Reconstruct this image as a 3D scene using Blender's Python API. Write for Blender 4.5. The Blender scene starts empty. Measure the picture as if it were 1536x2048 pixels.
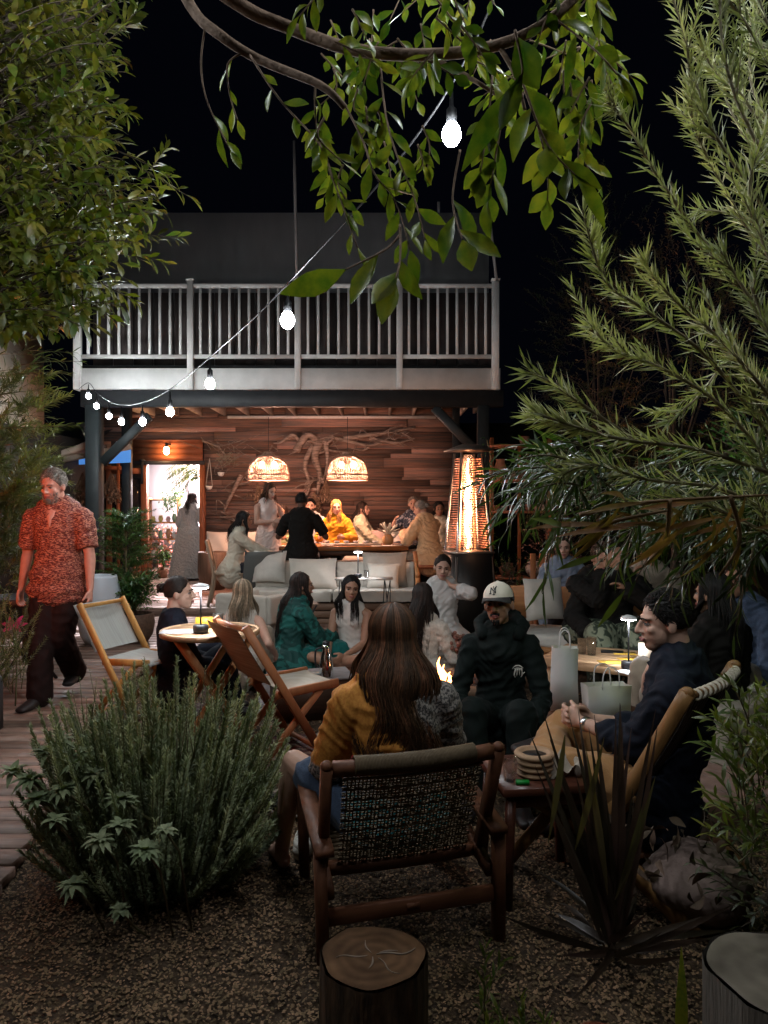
import bpy, math, random
import numpy as np
from mathutils import Vector, Matrix, noise

# ------------------------------------------------------------------ camera, world, exposure
SC = bpy.context.scene
C = SC.collection
cam_d = bpy.data.cameras.new('camera'); cam = bpy.data.objects.new('camera', cam_d); C.objects.link(cam)
SC.camera = cam
EYE = 1.53; FPX = 1479.0; TILT = math.atan(14/1479)
cam.location = (0, 0, EYE); cam.rotation_euler = (math.pi/2-TILT, 0, 0)
cam_d.sensor_fit = 'VERTICAL'; cam_d.sensor_height = 36; cam_d.lens = 36*FPX/2048
cam_d.clip_start = .05; cam_d.clip_end = 300
W = bpy.data.worlds.new('World'); SC.world = W; W.use_nodes = True
_n = W.node_tree.nodes; _bg = _n['Background']
_sky = _n.new('ShaderNodeTexSky'); _sky.sky_type = 'NISHITA'; _sky.sun_disc = False
_sky.sun_elevation = math.radians(-6); _sky.sun_rotation = math.radians(200)
_mx = _n.new('ShaderNodeMix'); _mx.data_type = 'RGBA'; _mx.inputs[0].default_value = .02
_mx.inputs[6].default_value = (.0007, .0009, .0020, 1)          # clear night sky
W.node_tree.links.new(_sky.outputs[0], _mx.inputs[7]); W.node_tree.links.new(_mx.outputs[2], _bg.inputs[0])
_bg.inputs[1].default_value = 1.0
SC.view_settings.view_transform = 'Standard'; SC.view_settings.look = 'None'
SC.view_settings.exposure = 0; SC.view_settings.gamma = 1
SC.render.engine = 'CYCLES'
cy = SC.cycles
cy.use_denoising = True; cy.max_bounces = 5; cy.diffuse_bounces = 2; cy.glossy_bounces = 2
cy.transmission_bounces = 4; cy.transparent_max_bounces = 8; cy.sample_clamp_indirect = 2.5; cy.sample_clamp_direct = 0
cy.use_light_tree = True; cy.caustics_reflective = False; cy.caustics_refractive = False

# ------------------------------------------------------------------ helpers
R = random.Random(7); NR = np.random.default_rng(11)
rad = math.radians
def P(px, py, Y):                    # a point of the photo at distance Y along the view
    u = (px-768)/FPX; v = (1024-py)/FPX; c, s = math.cos(TILT), math.sin(TILT)
    d = (u, c+v*s, -s+v*c); k = Y/d[1]
    return Vector((d[0]*k, Y, EYE+d[2]*k))
def A(*a): return np.array(a, float)
def nrm(a):
    a = np.asarray(a, float); return a/np.maximum(np.linalg.norm(a, axis=-1, keepdims=True), 1e-9)
def smoothpath(pts, n):
    pts = np.array([tuple(p) for p in pts], float)
    if len(pts) < 3:
        t = np.linspace(0, 1, n)[:, None]; return pts[0]*(1-t)+pts[-1]*t
    out = []; m = len(pts)-1
    for k in range(n):
        t = k/(n-1)*m; i = min(int(t), m-1); f = t-i
        p0 = pts[max(i-1, 0)]; p1 = pts[i]; p2 = pts[i+1]; p3 = pts[min(i+2, m)]
        out.append(.5*((2*p1)+(-p0+p2)*f+(2*p0-5*p1+4*p2-p3)*f*f+(-p0+3*p1-3*p2+p3)*f**3))
    return np.array(out)
class G:
    def __init__(s): s.v = []; s.n = 0; s.l = []; s.z = []; s.c = []
    def add(s, v, f, col=1.0):
        v = np.asarray(v, float).reshape(-1, 3)
        if isinstance(f, np.ndarray):
            s.l.append((f+s.n).ravel()); s.z.append(np.full(len(f), f.shape[1]))
        else:
            for q in f: s.l.append(np.array(q)+s.n); s.z.append(np.array([len(q)]))
        c = np.asarray(col, float)
        s.c.append(np.full(len(v), float(c)) if c.ndim == 0 else c)
        s.v.append(v); s.n += len(v); return s
    def box(s, c, d, M=None, col=1.0):
        a = np.array([(x, y, z) for x in (-.5, .5) for y in (-.5, .5) for z in (-.5, .5)])*np.array(d)
        if M is not None: a = a@np.array(M.to_3x3()).T
        return s.add(a+np.array(c), np.array([(0, 1, 3, 2), (4, 6, 7, 5), (0, 4, 5, 1), (2, 3, 7, 6), (0, 2, 6, 4), (1, 5, 7, 3)]), col)
    def loft(s, pts, rads, side=None, seg=12, cap=True, col=1.0, round_=True):
        """sweep ellipses (rx along side, ry across) along pts"""
        pts = np.array([tuple(p) for p in pts], float); n = len(pts)
        rads = [(r, r) if np.isscalar(r) else r for r in rads]
        if len(rads) != n:
            k = np.linspace(0, len(rads)-1, n); ra = np.array(rads)
            rads = [tuple(np.array([np.interp(q, range(len(ra)), ra[:, 0]), np.interp(q, range(len(ra)), ra[:, 1])])) for q in k]
        T = np.gradient(pts, axis=0); T = nrm(T)
        if side is None:
            side = np.array((1., 0, 0)) if abs(T[0][0]) < .8 else np.array((0, 1., 0))
        sd = np.array(side, float); V = []; ang = np.linspace(0, 2*math.pi, seg, endpoint=False)
        ca, sa = np.cos(ang)[:, None], np.sin(ang)[:, None]
        def ring(p, rx, ry, S, U): V.append(p+ca*rx*S+sa*ry*U)
        rings = 0; fr = []
        for i in range(n):
            S = sd-T[i]*np.dot(sd, T[i]); S = S/max(np.linalg.norm(S), 1e-6); sd = S; U = np.cross(T[i], S); fr.append((S, U))
        if cap and round_:
            r0 = min(rads[0]); S, U = fr[0]
            for a in (80, 55, 28): ring(pts[0]-T[0]*r0*math.sin(rad(a)), rads[0][0]*math.cos(rad(a)), rads[0][1]*math.cos(rad(a)), S, U); rings += 1
        for i in range(n): ring(pts[i], rads[i][0], rads[i][1], *fr[i]); rings += 1
        if cap and round_:
            r0 = min(rads[-1]); S, U = fr[-1]
            for a in (28, 55, 80): ring(pts[-1]+T[-1]*r0*math.sin(rad(a)), rads[-1][0]*math.cos(rad(a)), rads[-1][1]*math.cos(rad(a)), S, U); rings += 1
        F = []
        for k in range(rings-1):
            for j in range(seg):
                a = k*seg+j; b = k*seg+(j+1) % seg
                F.append((a, b, b+seg, a+seg))
        s.add(np.concatenate(V), np.array(F), col)
        if cap:
            base = s.n-rings*seg
            s.l.append(np.arange(seg)[::-1]+base); s.z.append(np.array([seg]))
            s.l.append(np.arange(seg)+base+(rings-1)*seg); s.z.append(np.array([seg]))
        return s
    def tube(s, pts, r, seg=8, n=None, col=1.0, r2=None):
        if n: pts = smoothpath(pts, n)
        m = len(pts); r2 = r if r2 is None else r2
        return s.loft(pts, [r+(r2-r)*i/max(m-1, 1) for i in range(m)], seg=seg, round_=False, col=col)
    def bar(s, a, b, w, h, up=(0, 0, 1), ch=.18, col=1.0):
        """squared bar with small chamfers: w across, h along up"""
        a = np.array(tuple(a), float); b = np.array(tuple(b), float); t = nrm(b-a); u = np.array(up, float); u = u-t*np.dot(u, t)
        if np.linalg.norm(u) < 1e-4: u = np.array((0, 1., 0)) - t*t[1]
        u = nrm(u); sd = np.cross(t, u); c = ch*min(w, h); x, y = w/2, h/2
        sec = [(x-c, y), (x, y-c), (x, -y+c), (x-c, -y), (-x+c, -y), (-x, -y+c), (-x, y-c), (-x+c, y)]
        V = [p+sd*q[0]+u*q[1] for p in (a, b) for q in sec]
        F = [(j, (j+1) % 8, 8+(j+1) % 8, 8+j) for j in range(8)]+[tuple(range(7, -1, -1)), tuple(range(8, 16))]
        return s.add(V, F, col)
    def strip(s, pts, w, h, up=(0, 0, 1), n=12, col=1.0, ws=None):
        """bent flat bar following pts"""
        pts = smoothpath(pts, n); T = nrm(np.gradient(pts, axis=0)); V = []
        for i, (p, t) in enumerate(zip(pts, T)):
            u = np.array(up, float); u = nrm(u-t*np.dot(u, t)); sd = np.cross(t, u)
            k = 1 if ws is None else np.interp(i/(n-1), np.linspace(0, 1, len(ws)), ws)
            for a, b in ((-1, -1), (1, -1), (1, 1), (-1, 1)): V.append(p+sd*a*w*k/2+u*b*h/2)
        F = []
        for k in range(n-1):
            for j in range(4): F.append((k*4+j, k*4+(j+1) % 4, k*4+4+(j+1) % 4, k*4+4+j))
        F += [(3, 2, 1, 0), tuple(range((n-1)*4, n*4))]
        return s.add(V, F, col)
    def lathe(s, prof, c=(0, 0, 0), seg=20, col=1.0, wob=0):
        V = []; n = len(prof)
        for i, (r, z) in enumerate(prof):
            for j in range(seg):
                a = 2*math.pi*j/seg; q = 1+wob*math.sin(3*a+i*.3)+wob*.6*math.sin(5*a+1)
                V.append((c[0]+r*q*math.cos(a), c[1]+r*q*math.sin(a), c[2]+z))
        F = [(k*seg+j, k*seg+(j+1) % seg, (k+1)*seg+(j+1) % seg, (k+1)*seg+j) for k in range(n-1) for j in range(seg)]
        s.add(V, F, col)
        for k, rv in ((0, True), (n-1, False)):
            if prof[k][0] > 1e-4:
                q = np.arange(seg)+s.n-(n-k)*seg
                s.l.append(q[::-1] if rv else q); s.z.append(np.array([seg]))
        return s
    def ell(s, c, r, seg=14, M=None, col=1.0):
        n = seg//2+1; V = []
        for i in range(n+1):
            th = math.pi*i/n
            for j in range(seg):
                a = 2*math.pi*j/seg; V.append((r[0]*math.sin(th)*math.cos(a), r[1]*math.sin(th)*math.sin(a), -r[2]*math.cos(th)))
        V = np.array(V)
        if M is not None: V = V@np.array(M.to_3x3()).T
        F = [(k*seg+j, k*seg+(j+1) % seg, (k+1)*seg+(j+1) % seg, (k+1)*seg+j) for k in range(n) for j in range(seg)]
        return s.add(V+np.array(tuple(c)), np.array(F), col)
    def mesh(s, name='m'):
        me = bpy.data.meshes.new(name)
        if s.n == 0: return me
        v = np.concatenate(s.v); l = np.concatenate(s.l); z = np.concatenate(s.z)
        me.vertices.add(len(v)); me.vertices.foreach_set('co', v.ravel())
        me.loops.add(len(l)); me.loops.foreach_set('vertex_index', l.astype(np.int32))
        me.polygons.add(len(z)); st = np.concatenate([[0], np.cumsum(z)[:-1]])
        me.polygons.foreach_set('loop_start', st.astype(np.int32))
        me.update(calc_edges=True)
        at = me.attributes.new('tint', 'FLOAT', 'POINT'); at.data.foreach_set('value', np.concatenate(s.c))
        return me
    def obj(s, name, mat, parent=None, smooth=False, **kw):
        me = s.mesh(name); me.materials.append(mat)
        if smooth: me.shade_smooth()
        return link(name, me, parent, **kw)
def link(name, me, parent=None, **kw):
    o = bpy.data.objects.new(name, me); C.objects.link(o)
    if parent is not None: o.parent = parent
    for k, v in kw.items(): o[k] = v
    return o
def thing(name, label, cat, loc=(0, 0, 0), rz=0, group=None, sc=1):
    o = bpy.data.objects.new(name, None); C.objects.link(o); o.location = loc; o.rotation_euler = (0, 0, rad(rz)); o.scale = (sc,)*3
    o.empty_display_size = .1
    o['label'] = label; o['category'] = cat
    if group: o['group'] = group
    return o
def dup(root, loc, rz, label=None):
    r = root.copy(); C.objects.link(r); r.location = loc; r.rotation_euler = (0, 0, rad(rz))
    if label: r['label'] = label
    for ch in list(root.children):
        c = ch.copy(); C.objects.link(c); c.parent = r
        for g in ch.children:
            d = g.copy(); C.objects.link(d); d.parent = c
    return r
def leaves(g, pos, dr, up, L, Wd, st=4, bend=.25, fold=.15, tint=1., obo=1.0):
    pos = np.asarray(pos, float); N = len(pos); dr = nrm(dr); sd = nrm(np.cross(dr, up)); nn = np.cross(sd, dr)
    L = np.broadcast_to(L, N)[:, None]; Wd = np.broadcast_to(Wd, N)[:, None]; bend = np.broadcast_to(bend, N)[:, None]
    V = []
    for k in range(st+1):
        t = k/st; w = math.sin(math.pi*min(max(t, .02), .985)**obo)*.5; w = max(w, .03)
        c = pos+dr*L*(t-.2*t*t*bend)+nn*(-bend*L*t*t)
        V += [c-sd*Wd*w+nn*fold*Wd*w, c, c+sd*Wd*w+nn*fold*Wd*w]
    V = np.stack(V, 1).reshape(-1, 3); m = 3*(st+1); F = []
    for k in range(st):
        a = 3*k; F += [(a, a+1, a+4, a+3), (a+1, a+2, a+5, a+4)]
    F = (np.array(F)[None]+(np.arange(N)*m)[:, None, None]).reshape(-1, 4)
    g.add(V, F, np.repeat(np.broadcast_to(tint, N), m))
def needles(g, pos, dr, up, L, Wd, bend=.1, tint=1.):
    pos = np.asarray(pos, float); N = len(pos); dr = nrm(dr); sd = nrm(np.cross(dr, up)); nn = np.cross(sd, dr)
    L = np.broadcast_to(L, N)[:, None]; Wd = np.broadcast_to(Wd, N)[:, None]
    V = np.stack([pos, pos+dr*L*.4-sd*Wd*.5, pos+dr*L*.4+sd*Wd*.5-nn*bend*L*.2, pos+dr*L*.97-nn*bend*L], 1).reshape(-1, 3)
    F = (np.array([(0, 1, 3, 2)])[None]+(np.arange(N)*4)[:, None, None]).reshape(-1, 4)
    g.add(V, F, np.repeat(np.broadcast_to(tint, N), 4))
def rv(n): return nrm(NR.normal(size=(n, 3)))
def sprig(gl, gs, base, dr, ln, n, L, Wd, ang=55, droop=.3, st=4, kind='leaf', t0=.1, sr=.0025, bend=.25, obo=1.0, tint=(.7, 1.3), up=(0, 0, 1)):
    """a stem with leaves set spirally along it"""
    base = np.array(tuple(base), float); dr = nrm(np.array(tuple(dr), float))
    t = np.linspace(0, 1, 7)[:, None]
    path = base+dr*ln*t+np.array((0, 0, -1.))*droop*ln*t*t+NR.normal(size=3)*.04*ln*t*(1-t)
    if gs is not None: gs.tube(path, sr, seg=5, r2=sr*.4)
    tt = t0+(1-t0)*(np.arange(n)+.5)/n; pos = np.stack([np.interp(tt, t[:, 0], path[:, i]) for i in range(3)], 1)
    T = nrm(np.gradient(path, axis=0)); T = np.stack([np.interp(tt, t[:, 0], T[:, i]) for i in range(3)], 1); T = nrm(T)
    a0 = NR.uniform(0, 6.28); phi = a0+np.arange(n)*2.4+NR.normal(size=n)*.25
    e1 = nrm(np.cross(T, np.array((.3, .2, 1.)))); e2 = np.cross(T, e1)
    out = e1*np.cos(phi)[:, None]+e2*np.sin(phi)[:, None]
    an = np.radians(ang*(1-.45*tt)+NR.normal(size=n)*9)[:, None]
    d = T*np.cos(an)+out*np.sin(an)
    u = nrm(out*-.6+np.array(up)+rv(n)*.4)
    tn = NR.uniform(tint[0], tint[1])*NR.uniform(.85, 1.15, n)
    sc = NR.uniform(.75, 1.15, n)*(1-.25*tt)
    if kind == 'leaf': leaves(gl, pos, d, u, L*sc, Wd*sc, st, bend*NR.uniform(.3, 1.6, n), .15, tn, obo)
    else: needles(gl, pos, d, u, L*sc, Wd, bend, tn)

# ------------------------------------------------------------------ materials
MC = {}
def mat(name, col, col2=None, rough=.6, ns=6., str_=(1, 1, 1), bump=0., bs=None, metal=0., spec=.4, emit=None, es=0., trans=0., tl=0.,
        lo=.35, hi=.65, det=5., tint=0., alpha=1., sheen=0., coat=0., ior=1.45, glass=0., coord='Object'):
    if name in MC: return MC[name]
    m = bpy.data.materials.new(name); m.use_nodes = True; nt = m.node_tree; N = nt.nodes; K = nt.links.new
    b = N['Principled BSDF']; out = N['Material Output']
    c4 = lambda c: (c[0], c[1], c[2], 1)
    b.inputs['Base Color'].default_value = c4(col); b.inputs['Roughness'].default_value = rough
    b.inputs['Metallic'].default_value = metal; b.inputs['Specular IOR Level'].default_value = spec; b.inputs['IOR'].default_value = ior
    b.inputs['Transmission Weight'].default_value = glass; b.inputs['Coat Weight'].default_value = coat; b.inputs['Sheen Weight'].default_value = sheen
    b.inputs['Alpha'].default_value = alpha
    cs = None
    if col2 is not None or bump:
        tc = N.new('ShaderNodeTexCoord'); mp = N.new('ShaderNodeMapping'); mp.inputs['Scale'].default_value = str_
        K(tc.outputs[coord], mp.inputs[0])
        nz = N.new('ShaderNodeTexNoise'); nz.inputs['Scale'].default_value = ns; nz.inputs['Detail'].default_value = det; nz.inputs['Roughness'].default_value = .6
        K(mp.outputs[0], nz.inputs[0])
        if col2 is not None:
            mr = N.new('ShaderNodeMapRange'); mr.inputs[1].default_value = lo; mr.inputs[2].default_value = hi; K(nz.outputs[0], mr.inputs[0])
            mx = N.new('ShaderNodeMix'); mx.data_type = 'RGBA'; mx.inputs[6].default_value = c4(col); mx.inputs[7].default_value = c4(col2)
            K(mr.outputs[0], mx.inputs[0]); cs = mx.outputs[2]
        if bump:
            n2 = nz
            if bs:
                n2 = N.new('ShaderNodeTexNoise'); n2.inputs['Scale'].default_value = bs; n2.inputs['Detail'].default_value = 4; K(mp.outputs[0], n2.inputs[0])
            bp = N.new('ShaderNodeBump'); bp.inputs['Strength'].default_value = min(bump, 1); bp.inputs['Distance'].default_value = .004*max(1, bump*4)
            K(n2.outputs[0], bp.inputs['Height']); K(bp.outputs[0], b.inputs['Normal'])
    if tint:
        at = N.new('ShaderNodeAttribute'); at.attribute_name = 'tint'
        hs = N.new('ShaderNodeHueSaturation'); hs.inputs['Color'].default_value = c4(col)
        if cs is not None: K(cs, hs.inputs['Color'])
        K(at.outputs['Fac'], hs.inputs['Value'])
        ma = N.new('ShaderNodeMath'); ma.operation = 'MULTIPLY_ADD'; ma.inputs[1].default_value = -.05*tint; ma.inputs[2].default_value = .5+.05*tint
        K(at.outputs['Fac'], ma.inputs[0]); K(ma.outputs[0], hs.inputs['Hue']); cs = hs.outputs[0]
    if cs is not None: K(cs, b.inputs['Base Color'])
    if emit is not None:
        b.inputs['Emission Color'].default_value = c4(emit); b.inputs['Emission Strength'].default_value = es
    if tl:
        t = N.new('ShaderNodeBsdfTranslucent'); ad = N.new('ShaderNodeMixShader'); ad.inputs[0].default_value = tl
        if cs is not None:
            br = N.new('ShaderNodeMix'); br.data_type = 'RGBA'; br.blend_type = 'MULTIPLY'; br.inputs[0].default_value = 1
            br.inputs[7].default_value = (1.3, 1.5, .5, 1); K(cs, br.inputs[6]); K(br.outputs[2], t.inputs[0])
        else: t.inputs[0].default_value = c4(col)
        K(b.outputs[0], ad.inputs[1]); K(t.outputs[0], ad.inputs[2]); K(ad.outputs[0], out.inputs[0])
    if alpha < 1: m.blend_method = 'HASHED' if hasattr(m, 'blend_method') else None
    MC[name] = m; return m
def wood(name, c, c2, ax=0, rough=.55, tint=0., bump=.3, ns=3., sx=12):
    s = [sx, sx, sx]; s[ax] = 1
    return mat(name, c, c2, rough=rough, ns=ns, str_=tuple(s), bump=bump, tint=tint, lo=.3, hi=.7, spec=.3)
def cloth(name, c, c2=None, **k):
    k.setdefault('rough', .85); k.setdefault('spec', .2); k.setdefault('sheen', .15); k.setdefault('bump', .25); k.setdefault('bs', 160.)
    return mat(name, c, c2 or tuple(x*.8 for x in c), **k)
M_bulb = mat('bulb_glow', (1, 1, 1), emit=(.90, .96, 1.0), es=850)
M_black = mat('black_paint', (.02, .022, .024), (.03, .032, .034), rough=.5)
M_rubber = mat('black_plastic', (.012, .012, .013), rough=.45)
M_steel = mat('brushed_steel', (.55, .55, .55), rough=.28, metal=1)
M_glass = mat('clear_glass', (.95, .97, .97), rough=.03, glass=1., alpha=.45)
M_white = mat('white_painted_timber', (.80, .79, .76), (.66, .65, .62), rough=.6, ns=3, bump=.1)
M_terra = mat('terracotta', (.28, .12, .07), (.2, .09, .05), rough=.8, ns=9, bump=.2)
M_bark = mat('bark', (.09, .065, .045), (.045, .032, .024), rough=.9, ns=30, bump=.8)
M_linen = cloth('cream_linen', (.52, .47, .40), (.45, .40, .34), ns=4)
M_teak = wood('oiled_teak', (.42, .19, .07), (.30, .12, .045), 2)
M_teakx = wood('oiled_teak_length', (.42, .19, .07), (.28, .12, .045), 0)
M_darkwood = wood('dark_wood', (.06, .028, .016), (.035, .017, .010), 0)
M_soil = mat('soil', (.03, .02, .014), (.015, .011, .008), rough=1, ns=40, bump=.8)
# ------------------------------------------------------------------ setting
def struct(g, name, m, **k): return g.obj(name, m, kind='structure', **k)
M_ground = mat('gravel_ground', (.075, .046, .025), (.028, .017, .010), rough=.95, ns=26, det=8, bump=1., bs=70, lo=.4, hi=.62, coord='Object')
g = G(); nx, ny = 90, 110; X = np.linspace(-1, 1, nx); Y = np.linspace(0, 1, ny)
xs = np.sign(X)*np.abs(X)**2.2*60; ys = -2+Y**2*62
gx, gy = np.meshgrid(xs, ys); gz = np.array([[.012*noise.noise((x*1.3, y*1.3, 0))+.006*noise.noise((x*5, y*5, 3)) for x in xs] for y in ys])-.01
i = np.arange(ny-1)[:, None]*nx+np.arange(nx-1)[None]; i = i.ravel()
g.add(np.stack([gx, gy, gz], -1).reshape(-1, 3), np.stack([i, i+1, i+nx+1, i+nx], 1))
struct(g, 'ground', M_ground, smooth=True)
# pebbles and bark chips of the foreground
def pebbles(n, x0, x1, y0, y1, r0, r1):
    x = NR.uniform(x0, x1, n); y = y0+(y1-y0)*NR.uniform(0, 1, n)**1.35; keep = ~((x < -1.49-.2*(y-2.86)-.02))
    x, y = x[keep], y[keep]; n = len(x); r = NR.uniform(r0, r1, n)
    base = np.array([(1, 0, 0), (0, 1, 0), (-1, 0, 0), (0, -1, 0), (0, 0, 1), (.1, 0, -1), (.7, .7, .1), (-.7, -.6, .2)])[:6]
    F = np.array([(0, 1, 4), (1, 2, 4), (2, 3, 4), (3, 0, 4)])
    a = NR.uniform(0, 6.28, n); ca, sa = np.cos(a), np.sin(a); st = NR.uniform(.55, 1, n); fl = NR.uniform(.3, .7, n)
    V = base[None]*np.stack([r, r*st, r*fl], 1)[:, None]*(1+NR.normal(size=(n, 6, 1))*.12)
    tx, ty = NR.normal(size=n)*.3, NR.normal(size=n)*.3
    V[:, :, 2] += V[:, :, 0]*tx[:, None]+V[:, :, 1]*ty[:, None]
    Vx = V[:, :, 0]*ca[:, None]-V[:, :, 1]*sa[:, None]; Vy = V[:, :, 0]*sa[:, None]+V[:, :, 1]*ca[:, None]
    V = np.stack([Vx+x[:, None], Vy+y[:, None], V[:, :, 2]+r[:, None]*.15], -1)
    return V.reshape(-1, 3), (F[None]+(np.arange(n)*6)[:, None, None]).reshape(-1, 3), np.repeat(NR.uniform(.45, 1.3, n), 6)
g = G(); g.add(*pebbles(52000, -1.7, 1.7, 1.55, 3.6, .003, .0085)); g.add(*pebbles(11000, -2.0, 2.4, 3.3, 6.0, .007, .016))
M_peb = mat('tan_pebbles', (.21, .13, .07), rough=.85, tint=.6)
g.obj('gravel', M_peb, kind='stuff', label='tan pebbles and bark chips covering the garden floor', category='gravel')

# timber boardwalk on the left and porch deck behind
M_deck = mat('weathered_deck', (.24, .145, .105), (.12, .075, .055), rough=.5, ns=2.4, str_=(1, 9, 9), bump=.35, bs=9, tint=.15, spec=.4)
g = G(); y = 1.2; k = 0
def edge(y): return -1.49-.2*(y-2.86) if y < 6.2 else (-2.16 if y < 7.2 else min(-2.16+(y-7.2)*1.9, 3.4))
while y < 9.9:
    w = .138; x1 = edge(y)+R.uniform(-.015, .015); x0 = -4.6; br = R.uniform(x0+.6, x0+1.6)
    for a, b in ((x0, br), (br+.004, x1)):
        g.bar((a, y, .03+R.uniform(-.002, .002)), (b, y, .03+R.uniform(-.002, .002)), w, .04, ch=.1, col=R.uniform(.7, 1.25))
    y += w+.008; k += 1
struct(g, 'boardwalk', M_deck)
g = G(); y = 10.0
g.box((-.4, 9.935, .065), (8.4, .03, .125))
while y < 13.2:
    x0 = -4.6; br = R.uniform(-3, 2)
    for a, b in ((x0, br), (br+.004, 3.8)): g.bar((a, y, .125), (b, y, .125), .138, .03, ch=.1, col=R.uniform(.7, 1.25))
    y += .146
struct(g, 'porch_deck', M_deck)

# the two storey timber house
HW = 13.25
house = thing('house', 'timber plank building with a white railed balcony over its porch', 'building', (0, HW, 0))
def H(g, name, m, par=None, **k):                       # house part built in world coordinates
    me = g.mesh(name); me.materials.append(m); me.transform(Matrix.Translation((0, -HW, 0)))
    o = link(name, me, par or house, **k); return o
M_plank = mat('reclaimed_planks', (.29, .155, .11), (.12, .102, .092), rough=.95, ns=1.9, str_=(1.1, 7, 30), bump=1., bs=6, tint=.15, lo=.36, hi=.64, spec=.2, det=9)
g = G(); z = .1; dx0 = P(298, 1000, HW).x; dx1 = P(402, 1000, HW).x; hx0 = -5.2; hx1 = 1.32
while z < 3.55:
    h = R.choice([.05, .06, .08, .10, .14, .17]); x = hx0
    while x < hx1:
        ln = R.uniform(.7, 3.6); xe = min(x+ln, hx1); a, b = x, xe
        segs = [(a, b)]
        if z < 2.62:
            segs = []
            if a < dx0-.68: segs.append((a, min(b, dx0-.68)))
            if b > dx1+.06: segs.append((max(a, dx1+.06), b))
        for a, b in segs:
            if b-a > .02: g.bar((a, HW+R.uniform(-.025, .015), z+h/2), (b-.005, HW+R.uniform(-.025, .015), z+h/2), .05, h-.004, ch=.12, col=R.uniform(.65, 1.25) if R.random() < .88 else R.uniform(1.5, 2.0))
        x = xe
    z += h
H(g, 'plank_wall', M_plank)
g = G(); za_ = P(0, 922, HW).z
g.box(((hx0+dx0-.6)/2, HW+.055, 1.8), (dx0-.6-hx0, .03, 3.5)); g.box(((dx0-.6+dx0-.03)/2, HW+.055, 1.2), (.56, .03, 2.3)); g.box(((hx1+dx1+.03)/2, HW+.055, 1.8), (hx1-dx1-.03, .03, 3.5)); g.box(((dx0+dx1)/2-.25, HW+.055, (za_+3.55)/2), (dx1-dx0+.6, .03, 3.55-za_)); H(g, 'light_blocking_backing', M_black)  # unseen dark backing added to stop shop light leaking between the planks
M_stucco = mat('grey_stucco', (.62, .61, .60), (.46, .45, .44), rough=.9, ns=.8, str_=(1.5, 1.5, .5), det=9, bump=.15, bs=40)
g = G(); g.box((-1.6, HW+.35, 5.2), (7.0, .3, 3.25)); g.box((-.2, HW+.35, 6.78), (.06, .06, .15)); g.box((1.0, HW+.35, 6.9), (.05, .05, .35)); H(g, 'upper_wall', M_stucco)
g = G(); g.box((-2, 20, 3.5), (6, .1, 7)); 
BY = 10.5                                               # balcony front
bx0 = P(147, 700, BY).x; bx1 = P(1000, 700, BY).x; f = lambda py: P(700, py, BY).z
g = G(); g.box(((bx0+bx1)/2, (BY+HW)/2+.05, f(735)+.015), (bx1-bx0, HW-BY, .05)); H(g, 'balcony_floor', M_black)
g = G(); g.bar((bx0, BY, (f(737)+f(779))/2), (bx1, BY, (f(737)+f(779))/2), .05, f(737)-f(779), ch=.06)
for x in (bx0+.03, bx1-.03): g.bar((x, BY+.03, (f(737)+f(779))/2), (x, HW, (f(737)+f(779))/2), .05, f(737)-f(779), ch=.06)
H(g, 'fascia_board', M_white)
g = G(); g.bar((bx0+.1, BY+.06, (f(779)+f(812))/2-.01), (bx1+.05, BY+.06, (f(779)+f(812))/2-.01), .14, f(779)-f(812), ch=.04); H(g, 'porch_beam', M_black)
M_joist = mat('white_joist', (.75, .70, .66), (.6, .56, .52), rough=.7)
zc = 3.24
for x in np.arange(bx0+.3, bx1-.1, .42):
    g = G(); g.bar((x, BY+.14, zc-.05), (x, HW-.03, zc-.05), .045, .14); H(g, 'joist', M_joist)
g = G(); g.bar((P(455, 0, HW).x, HW-.05, zc-.145), (P(872, 0, HW).x, HW-.05, zc-.145), .04, .05); H(g, 'wall_plate', M_joist)
g = G(); g.box(((bx0+bx1)/2, (BY+HW)/2+.1, zc+.06), (bx1-bx0-.2, HW-BY-.1, .03)); H(g, 'porch_ceiling', mat('ceiling_board', (.25, .22, .2), rough=.8))
# railing
rt = f(573); rb = f(714); posts = [P(157, 600, BY).x, P(382, 600, BY).x, P(596, 600, BY).x, P(799, 600, BY).x, P(990, 600, BY).x]
for i, x in enumerate(posts):
    g = G(); w = .085 if 0 < i < 4 else .1; g.bar((x, BY-.035, f(779)), (x, BY-.035, rt+.05+(.02 if i < 4 else 0)), w, w*.8, up=(0, 1, 0), ch=.08); g.box((x, BY-.035, rt+.08), (w+.02, w+.02, .02)); H(g, 'rail_post', M_white)
for a, b in zip(posts, posts[1:]):
    for z in (rt, rb):
        g = G(); g.bar((a+.045, BY-.02, z), (b-.045, BY-.02, z), .05, .055, ch=.1); H(g, 'rail', M_white)
    n = int((b-a)/.135)
    for k in range(1, n):
        x = a+(b-a)*k/n; g = G(); g.bar((x, BY-.02, rb), (x, BY-.02, rt), .034, .034, up=(0, 1, 0), ch=.08); H(g, 'baluster', M_white)
g = G()
for x0 in np.arange(bx0+.1, bx1-.1, .3): g.box((x0+.145, BY+.45+.02*R.random(), (rb+rt)/2-.02), (.285, .02, rt-rb+.12), col=R.uniform(.8, 1.2))
H(g, 'balcony_screen', mat('brown_screen', (.075, .06, .055), (.05, .04, .038), rough=.8, ns=5, tint=.1))
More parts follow.
